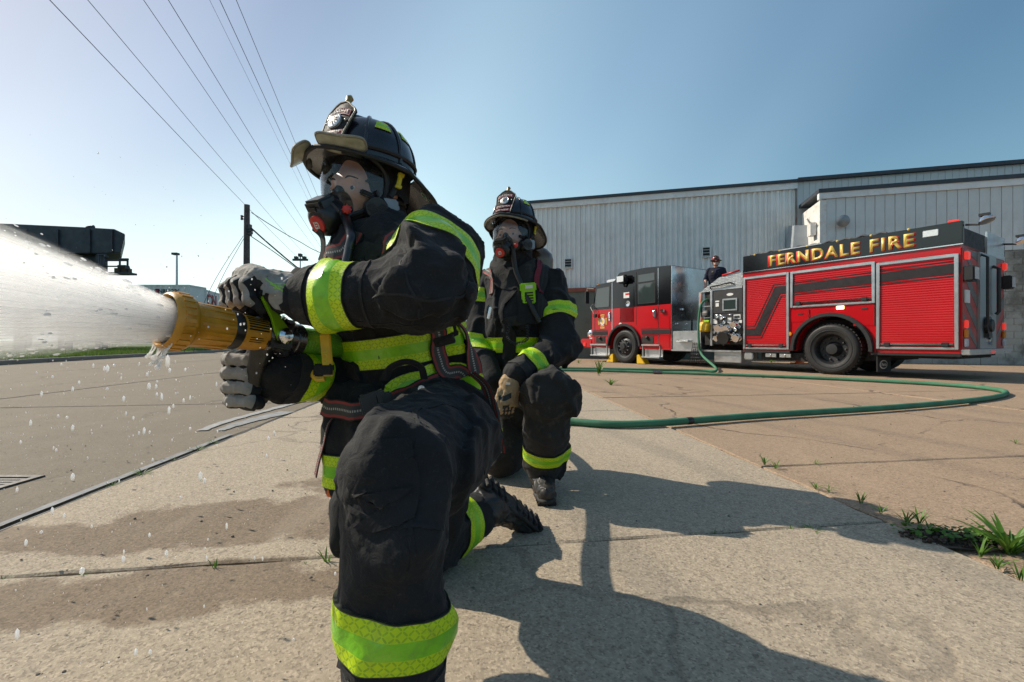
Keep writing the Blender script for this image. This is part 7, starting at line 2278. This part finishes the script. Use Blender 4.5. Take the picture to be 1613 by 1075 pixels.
tag(hose, 'long green fire hose looping over the yard from the pump to the nozzle', 'fire hose')
for px, lab in ((1020, None), (1135, None)):
    pass
def coupling(i, parent):
    p = sp_[i]; d = (sp_[i + 1] - sp_[i - 1]).normalized(); m = MB()
    m.lathe([(-.09, .031), (-.085, .036), (-.03, .036), (-.028, .043), (.005, .043), (.008, .038), (.06, .038), (.065, .044), (.09, .044), (.10, .031)], p, d, 20)
    return m.build('coupling', MAT['nozzle_metal'], parent)
ii = min(range(len(sp_)), key=lambda i: (sp_[i] - Vector((3.05, 9.76, .03))).length); coupling(ii, hose)
ii = min(range(len(sp_)), key=lambda i: (sp_[i] - Vector((1.46, 3.80, .03))).length)
p = sp_[ii]; d = (sp_[ii + 1] - sp_[ii - 1]).normalized(); m = MB(); m.lathe([(-.03, .0302), (-.02, .0318), (.02, .0318), (.03, .0302)], p, d, 20); m.build('repair_sleeve', MAT['nozzle_black'], hose)

# ------------------------------------------------------------------ water
def water_mat(name, tr_=.45, clear=0.0):
    t = NT(name)
    d = t.n('ShaderNodeBsdfDiffuse'); d.inputs[0].default_value = (.97, .97, .97, 1)
    l_ = t.n('ShaderNodeBsdfTranslucent'); l_.inputs[0].default_value = (.98, .98, .98, 1)
    mx = t.n('ShaderNodeMixShader'); mx.inputs[0].default_value = tr_; t.l(d.outputs[0], mx.inputs[1]); t.l(l_.outputs[0], mx.inputs[2])
    g = t.n('ShaderNodeBsdfGlossy'); g.inputs['Roughness'].default_value = .15
    m2 = t.n('ShaderNodeMixShader'); m2.inputs[0].default_value = .06; t.l(mx.outputs[0], m2.inputs[1]); t.l(g.outputs[0], m2.inputs[2])
    if clear:
        tp = t.n('ShaderNodeBsdfTransparent'); m3 = t.n('ShaderNodeMixShader'); m3.inputs[0].default_value = clear; t.l(m2.outputs[0], m3.inputs[1]); t.l(tp.outputs[0], m3.inputs[2]); m2 = m3
    t.l(m2.outputs[0], t.out.inputs[0]); return t.m
MAT['spray'] = water_mat('broken_water', .6, .86)
MAT['drops'] = water_mat('water_drops', .75)
def spindle(vs, fs, p, q, r, n=3):
    d = q - p; L = np.linalg.norm(d); d /= L
    u = np.cross(d, [0.3, .5, .81]); u /= np.linalg.norm(u); w = np.cross(d, u); b = len(vs)
    vs.append(p)
    for k in range(n):
        a = 2 * PI * k / n; vs.append(p + d * L * .55 + (u * math.cos(a) + w * math.sin(a)) * r)
    vs.append(q)
    for k in range(n):
        fs.append((b, b + 1 + (k + 1) % n, b + 1 + k)); fs.append((b + n + 1, b + 1 + k, b + 1 + (k + 1) % n))
TT = np.array(NZ_T); DD = np.array(NZ_D); NU = np.array(nu); NW = np.array(nw)
vs = []; fs = []
NSP = 9000
for i in range(NSP):
    a = RNG.random() * 2 * PI; q = RNG.random() ** .5 * (1.0 if i % 9 else 1.14)
    out = NU * math.cos(a) + NW * math.sin(a)
    s0 = RNG.random() ** 1.25 * 1.05 - .01
    spread = math.tan(R(13.8)) * q
    r0 = .034 * q
    L_ = .03 + RNG.random() * .10 + s0 * .05
    dirn = DD + out * spread
    p = TT + out * r0 + dirn * s0 + RNG.normal(0, .0015, 3); e = p + dirn * L_
    p[2] -= .10 * s0 * s0; e[2] -= .10 * (s0 + L_) ** 2
    spindle(vs, fs, p, e, (.00025 + RNG.random() ** 2 * .0008) * (.8 + s0 * .9))
m = MB(); m.add(vs, fs, 0, True); o = m.build('water_spray', MAT['spray'], recalc=False)
tag(o, 'white cone of spray rushing out of the nozzle', 'water', kind='stuff')
# the body of the jet: a dense drifting mist, streaked along its flight
def mist():
    t = NT('jet_mist'); t.t.nodes.remove(t.b)
    o = t.coords(); sp = t.n('ShaderNodeSeparateXYZ'); t.l(o, sp.inputs[0])
    x = t.math('ADD', sp.outputs[2], .155)
    y = t.math('DIVIDE', sp.outputs[0], x); z = t.math('DIVIDE', sp.outputs[1], x)
    rho = t.math('DIVIDE', t.math('SQRT', t.math('ADD', t.math('MULTIPLY', y, y), t.math('MULTIPLY', z, z))), math.tan(R(13.6)))
    cb = t.n('ShaderNodeCombineXYZ'); t.val(t.math('MULTIPLY', y, 70.0), cb.inputs[0]); t.val(t.math('MULTIPLY', z, 70.0), cb.inputs[1]); t.val(t.math('MULTIPLY', sp.outputs[2], 5.0), cb.inputs[2])
    nz_ = t.noise(cb.outputs[0], 1.0, 4, .6)
    edge = t.ramp(t.math('ADD', rho, t.math('MULTIPLY', t.math('SUBTRACT', nz_, .5), .5)), .35, 1.08, 1, 0)
    fall = t.math('DIVIDE', .012, t.math('MULTIPLY', x, x))
    d = t.math('MULTIPLY', t.math('MULTIPLY', edge, fall), t.ramp(nz_, .25, .75, 190, 560))
    v = t.n('ShaderNodeVolumePrincipled'); v.inputs['Color'].default_value = (.985, .987, .99, 1); v.inputs['Anisotropy'].default_value = .7
    t.l(d, v.inputs['Density']); t.l(v.outputs[0], t.out.inputs['Volume']); return t.m
MAT['mist'] = mist()
m = MB(); prof = [(.002, .0)] + [(s_, (.155 + s_) * math.tan(R(13.6)) * 1.12 if s_ > .03 else (.155 + s_) * math.tan(R(13.6))) for s_ in (.002, .03, .2, .5, 1.0)] + [(1.0, 0)]
m.lathe(prof, (0, 0, 0), (0, 0, 1), 40)
o = m.build('water_mist', MAT['mist'], location=NZ_T); o.rotation_euler = NZ_D.to_track_quat('Z', 'Y').to_euler()
tag(o, 'soft white mist filling the cone of the jet', 'water', kind='stuff')
# stray drops: round the jet, falling below it, and lit specks nearer the road
vs = []; fs = []
ICO = None
def drop(c, r, stretch=1.0, dirn=None):
    n = 5; b = len(vs); c = np.array(c, float)
    d = np.array([0, 0, 1.0]) if dirn is None else dirn / np.linalg.norm(dirn)
    u = np.cross(d, [.31, .52, .8]); u /= np.linalg.norm(u); w = np.cross(d, u)
    vs.append(c - d * r * stretch)
    for h_, rr in ((-.5, .866), (.5, .866)):
        for k in range(n):
            t = 2 * PI * (k + (.5 if h_ > 0 else 0)) / n; vs.append(c + d * r * h_ * stretch + (u * math.cos(t) + w * math.sin(t)) * r * rr)
    vs.append(c + d * r * stretch)
    for k in range(n):
        k2_ = (k + 1) % n
        fs.append((b, b + 1 + k2_, b + 1 + k)); fs.append((b + 1 + k, b + 1 + k2_, b + 1 + n + k)); fs.append((b + 1 + k2_, b + 1 + n + k2_, b + 1 + n + k)); fs.append((b + 1 + n + k, b + 1 + n + k2_, b + 2 * n + 1))
for i in range(900):                                    # the ragged skin of the cone
    a = RNG.random() * 2 * PI; s0 = RNG.random() * .9; q = 1.0 + abs(RNG.normal(0, .22)) + .1 * s0
    out = NU * math.cos(a) + NW * math.sin(a); dirn = DD + out * math.tan(R(13.2)) * q
    c = TT + out * .035 + dirn * s0; drop(c, .0005 + RNG.random() ** 3 * .0022, 1 + RNG.random() * 2.5, dirn)
for i in range(620):                                    # falling under the jet, out over the road
    t = RNG.random() ** 1.3; y = .72 + t * 2.4; x = -.62 * y / .8 + RNG.normal(-.12, .22) * (.5 + y * .5); z = .66 - RNG.random() ** .8 * .62
    drop((x, y, z), (.0005 + RNG.random() ** 7 * .0042) * (.6 + y * .42), 1.1 + RNG.random() * 2.4)
for i in range(70):                                     # thrown up above the jet
    y = .75 + RNG.random() * 1.2; x = -.86 * y + RNG.normal(0, .13) * y; z = .74 + RNG.random() ** 2 * .42 * y
    drop((x, y, z), .0004 + RNG.random() ** 3 * .0012, 1.6)
for i in range(60):                                     # drops splashing near the nozzle and gloves
    c = np.array(P(250 + RNG.random() * 200, 380 + RNG.random() * 220, .74 + RNG.random() * .12)); drop(c, .0006 + RNG.random() ** 3 * .0014, 1.4)
m = MB(); m.add(vs, fs, 0, True); o = m.build('water_droplets', MAT['drops'], recalc=False)
tag(o, 'scattered white water drops flying under and around the spray', 'water', kind='stuff')
# water dripping off the nozzle's lower lip
m = MB(); low = NZ_T - nw * .050
for k, (dx, L_, r) in enumerate(((-.022, .018, .0032), (-.012, .030, .0028), (-.004, .016, .0042), (.004, .024, .0028), (.012, .034, .0040), (.022, .020, .0030), (-.030, .026, .0022), (.030, .014, .0026))):
    c = NZ_T + nu * dx - nw * math.sqrt(max(0, .050 ** 2 - dx * dx)) * .99 - D * .004
    m.tube(spline([c + nw * .004, c - nw * L_ * .3 - nu * .002, c - nw * L_ * .7 + D * -.004, c - nw * L_ - D * .008], 4), [r * (.9 - .5 * math.sin(PI * i / 12)) for i in range(13)], 8); m.sphere(c - nw * (L_ + r * .4) - D * .008, r * 1.15, n=10, m=8)
tag(m.build('water_drips', MAT['drops']), 'water dribbling from the lower lip of the nozzle', 'water', kind='stuff')
# a wet film of white water lying in the throat
m = MB(); m.lathe([(.004, .030), (.010, .026), (.012, 0)], NZ_T, D, 32); tag(m.build('water_core', MAT['spray']), 'solid white water filling the mouth of the nozzle', 'water', kind='stuff')

# ------------------------------------------------------------------ the operator on the engine
MAT['navy'] = cloth('navy_shirt', (.012, .013, .026), (.05, .05, .07), .15)
MAT['red_helmet'] = M('red_helmet', (.26, .02, .02), .3, vary=.25, scale=30, coat=.3)
cp = tr(3.42, -1.15, 1.30)
op = thing('operator', 'person in navy shirt and red helmet standing on the engine behind the pump', 'person', cp)
OP = Vector(cp)
opf = Vector((-.45, -.89, 0)); opl = Vector((.89, -.45, 0))
def Q(f, l, z): return OP + opf * f + opl * l + Z * z
s = Solid()
s.cone(Q(0, 0, .95), Q(.03, 0, 1.32), .15, .17, .05, opl, .82); s.cone(Q(.02, .17, 1.42), Q(.02, -.17, 1.42), .085, .085, .06); s.cone(Q(0, 0, .90), Q(0, 0, .80), .15, .15, .04, opl, .85)
for sg in (1, -1):
    s.cone(Q(0, sg * .09, .8), Q(.02, sg * .10, .45), .085, .065, .03); s.cone(Q(.02, sg * .10, .45), Q(0, sg * .10, .06), .062, .05, .02)
    s.cone(Q(.02, sg * .2, 1.40), Q(.06, sg * .27, 1.16), .068, .058, .03)
s.fold(.008, 9, None, 1, 81)
soft('clothes', s, .016, MAT['navy'], op, OP)
s = Solid()
s.cone(Q(.03, 0, 1.45), Q(.04, 0, 1.56), .055, .055, .02); s.cone(Q(.045, 0, 1.66), Q(.055, 0, 1.71), .082, .085, .02); s.ball(Q(.095, 0, 1.585), .045, .03); s.cone(Q(.13, 0, 1.66), Q(.148, 0, 1.62), .010, .014, .01)
for sg in (1, -1):
    s.cone(Q(.03, 0, 1.43), Q(.02, sg * .19, 1.38), .04, .04, .02); s.cone(Q(.02, sg * .19, 1.38), Q(.06, sg * .27, 1.16), .04, .042, .02)
    s.cone(Q(.06, sg * .27, 1.16), Q(.20, sg * .26, .98), .046, .036, .02); s.ball(Q(.21, sg * .26, .96), .042, .02); s.ball(Q(.05, sg * .085, 1.63), .02, .01)
    for k in range(4):
        s.cone(Q(.23, sg * .26 + (k - 1.5) * .020, .95), Q(.275, sg * .26 + (k - 1.5) * .021, .90), .011, .009, .004)
    s.cone(Q(.21, sg * .22, .96), Q(.25, sg * .20, .93), .013, .010, .004)
soft('body', s, .008, MAT['skin'], op, OP)
m = MB(); m.sphere(Q(.045, 0, 1.725), .125, .105, .115, 24, 14, axes=(opf, opl, Z)); hel = m.build('helmet', MAT['red_helmet'], op, OP)
m = MB(); vs2 = []
for f_ in (0, 1):
    for i in range(32):
        a = 2 * PI * i / 32; g = f_ * (.045 + .05 * max(0, -math.cos(a))); vs2.append(Q(.045, 0, 1.715 - .02 * f_) + opf * ((.118 + g) * math.cos(a)) + opl * ((.10 + g) * math.sin(a)))
m.add(vs2, [(i, (i + 1) % 32, 32 + (i + 1) % 32, 32 + i) for i in range(32)], 0, True); m.build('brim', MAT['leather'], hel, OP)
m = MB(); m.prism([(-.04, .0), (.04, .0), (.045, .07), (0, .10), (-.045, .07)], lambda a, b_, t: Q(.045 + .135 + t - b_ * .35, a, 1.725 + b_), 0, .006); m.build('front_shield', MAT['leather'], hel, OP)
m = MB(); m.lathe([(0, .022), (.004, 0)], Q(.175, 0, 1.765), opf, 14); m.build('medallion', MAT['brass'], hel, OP)
m = MB(); m.obox(Q(.142, 0, 1.655), opf * .008, opl * .062, Z * .016); m.build('sunglasses', MAT['trim_black'], op, OP, bevel=.005)
m = MB(); m.obox(Q(.045, .108, 1.66), opf * .012, opl * .006, Z * .03); m.build('chin_buckle', MAT['radio'], op, OP)
m = MB(); m.tube(spline([Q(.05, .10, 1.69), Q(.09, .07, 1.57), Q(.105, 0, 1.535), Q(.09, -.07, 1.57), Q(.05, -.10, 1.69)], 5), .008, 6); m.build('chin_strap', MAT['trim_black'], op, OP)
m = MB(); m.obox(Q(.175, .06, 1.33), opf * .012, opl * .03, Z * .05); m.tube(spline([Q(.18, .06, 1.28), Q(.2, .03, 1.15), Q(.16, .1, 1.0)], 5), .008, 6); m.build('radio_microphone', MAT['trim_black'], op, OP, bevel=.004)
m = MB(); m.obox(Q(.175, -.075, 1.36), opf * .004, opl * .025, Z * .025); m.build('chest_badge', MAT['gold'], op, OP)

# ------------------------------------------------------------------ weeds in the joints
def weed(x, y, h, n, spread, label, group=None, wide=.12, z=.0):
    m = MB()
    for i in range(n):
        a = 2 * PI * i / n + random.uniform(-.4, .4); L_ = h * random.uniform(.6, 1.1); out = spread * random.uniform(.5, 1.2)
        d = Vector((math.cos(a), math.sin(a), 0)); sd = Vector((-d.y, d.x, 0)); base = Vector((x + random.uniform(-.1, .1) * h, y + random.uniform(-.05, .05) * h, z - .01))
        pts = [(0, .3), (.25, .85), (.5, 1.0), (.75, .7), (1, .03)]; vs3 = []
        for t, w_ in pts:
            c = base + d * (L_ * out * (t ** 1.2)) + Z * (L_ * (t - .38 * out * t * t)); wv = L_ * wide * w_ * .5
            vs3 += [c - sd * wv + Z * wv * .35, c, c + sd * wv + Z * wv * .35]
        m.add(vs3, [(3 * k + q, 3 * k + q + 1, 3 * k + q + 4, 3 * k + q + 3) for k in range(4) for q in (0, 1)], 0, True)
    return tag(m.build('weed', MAT['weed'], recalc=False), label, 'weed', group)
def gp(px, py):
    y = CAM_H * FPX / (py - 537.5); return (px - 806.5) / FPX * y, y
def wpx(px, py, hpx, n, sp, label, group='weeds in the slab joints', wide=.095):
    x, y = gp(px, py); return weed(x, y, hpx / FPX * y * 1.2, int(n * 1.5), sp, label, group, wide)
wpx(1592, 868, 62, 22, .95, 'big leafy weed at the dark soil by the broken slab', 'weeds in the slab joints', .085)
wpx(1428, 822, 26, 9, .9, 'wide low weed where the cross joint meets the brown slab')
wpx(1448, 822, 24, 8, .8, 'weed with upright leaves just right of the cross joint')
wpx(1356, 790, 20, 7, .6, 'upright weed on the brown slab edge above the shadow tip')
wpx(1388, 806, 18, 7, .9, 'flat weed between the upright weed and the cross joint')
wpx(1285, 768, 14, 8, 1.2, 'creeping weed halfway along the brown slab edge')
wpx(1305, 772, 12, 7, 1.2, 'small creeping weed next to the halfway weed')
wpx(1204, 730, 16, 7, .8, 'first tall weed on the brown slab edge, farthest of the row')
wpx(1222, 736, 14, 7, .9, 'second weed on the brown slab edge from the far end')
wpx(1466, 838, 20, 8, .9, 'weed at the left tip of the dark soil patch')
wpx(1545, 874, 30, 6, .6, 'upright weed at the near edge of the dark soil patch')
wpx(1572, 892, 26, 9, .9, 'star shaped weed on the slab edge before the big leafy weed')
wpx(1608, 910, 28, 4, .4, 'thin upright weed at the last visible stretch of the slab edge')
wpx(1280, 834, 12, 12, 1.6, 'flat rosette weed in the cross joint inside the shadow')
wpx(1246, 834, 12, 4, .5, 'tiny upright weed in the cross joint beside the rosette')
wpx(1125, 838, 9, 7, 1.3, 'tiny weed in the cross joint left of the crack')
wpx(338, 896, 22, 3, .4, 'bright upright sprout in the near joint left of the knee')
wpx(515, 886, 24, 6, .7, 'spiky sprout in the near joint touching the raised leg')
wpx(135, 905, 12, 6, 1.0, 'tiny reddish weed in the near joint, leftmost but one')
wpx(5, 914, 12, 6, 1.0, 'tiny weed at the very start of the near joint')
wpx(484, 891, 10, 5, .9, 'tiny tuft in the near joint left of the spiky sprout')
wpx(224, 746, 12, 16, 1.6, 'round tuft of moss like weed in the long joint')
wpx(178, 764, 9, 9, 1.4, 'thin tuft in the long joint nearer than the round one')
wpx(312, 708, 10, 18, 1.8, 'green strip of weed in the middle of the long joint')
wpx(335, 697, 8, 14, 1.8, 'second green strip of weed in the long joint')
wpx(272, 724, 6, 8, 1.4, 'tiny weed between two tufts of the long joint')
wpx(500, 632, 7, 8, 1.6, 'far weed in the long joint by the jacket hem')
wpx(962, 606, 12, 16, 1.1, 'bushy grass tuft on the yard before the green hose')
wpx(944, 588, 22, 10, .5, 'tall wispy grass growing between the two hose runs')
wpx(1600, 697, 8, 9, 1.2, 'lone small weed out on the brown slab at the far right')
wpx(1285, 729, 9, 8, 1.4, 'small weed in a crack of the brown slab')
for i, (px, lab) in enumerate(((912, 'weeds by the bumper'), (1215, 'weeds behind the tank'), (1300, 'weeds beside the cone'), (1400, 'weeds beneath the tailboard'), (1450, 'weeds along the foot of the wing'), (1500, 'weeds under the tail'), (1560, 'weeds by the block wall'))):
    x, y = gp(px, 572 - (i % 2)); weed(x, y, .16, 12, 1.1, 'low green ' + lab + ' of the fire engine' if i in (0,) else 'low green ' + lab, 'weeds near the engine')
# crumbs of soil, clover and grit in the broken corner and along the joint
vs = []; fs = []
for i in range(520):
    a = RNG.random() * 2 * PI; rr = RNG.random() ** .5; c = np.array([1.60 + .21 * rr * math.cos(a), 1.59 + .075 * rr * math.sin(a) - .035 * rr * math.cos(a), .003 + RNG.random() * .012]); drop(c, .002 + RNG.random() ** 2 * .007, .8)
m = MB(); m.add(vs, fs); tag(m.build('soil_crumbs', MAT['debris'], recalc=False), 'crumbs of dark soil in the broken slab corner', 'soil', kind='stuff')
vs = []; fs = []
for i in range(150):
    a = RNG.random() * 2 * PI; rr = RNG.random() ** .5; x = 1.57 + .19 * rr * math.cos(a); y = 1.61 + .07 * rr * math.sin(a) - .04 * rr * math.cos(a); r = .004 + RNG.random() * .008; k = len(vs); zz = .012 + RNG.random() * .022; tl = RNG.normal(0, .4, 2) * r
    for q in range(6): vs.append((x + r * math.cos(q * PI / 3), y + r * math.sin(q * PI / 3), zz + tl[0] * math.cos(q * PI / 3) + tl[1] * math.sin(q * PI / 3)))
    fs.append(tuple(range(k, k + 6)))
m = MB(); m.add(vs, fs); tag(m.build('clover', MAT['weed'], recalc=False), 'small round clover leaves over the dark soil', 'ground cover', kind='stuff')
vs = []; fs = []
MAT['grit'] = M('grit', (.16, .14, .12), .9, vary=.7, scale=40)
for i in range(650):
    y = .9 + RNG.random() ** 1.6 * 5; x = RNG.uniform(-2.6, 2.4) * (.4 + y * .35); drop((x, y, .002), .0012 + RNG.random() ** 4 * .005, .7)
m = MB(); m.add(vs, fs); tag(m.build('grit', MAT['grit'], recalc=False), 'loose grit and pebbles strewn over the slabs', 'grit', kind='stuff')
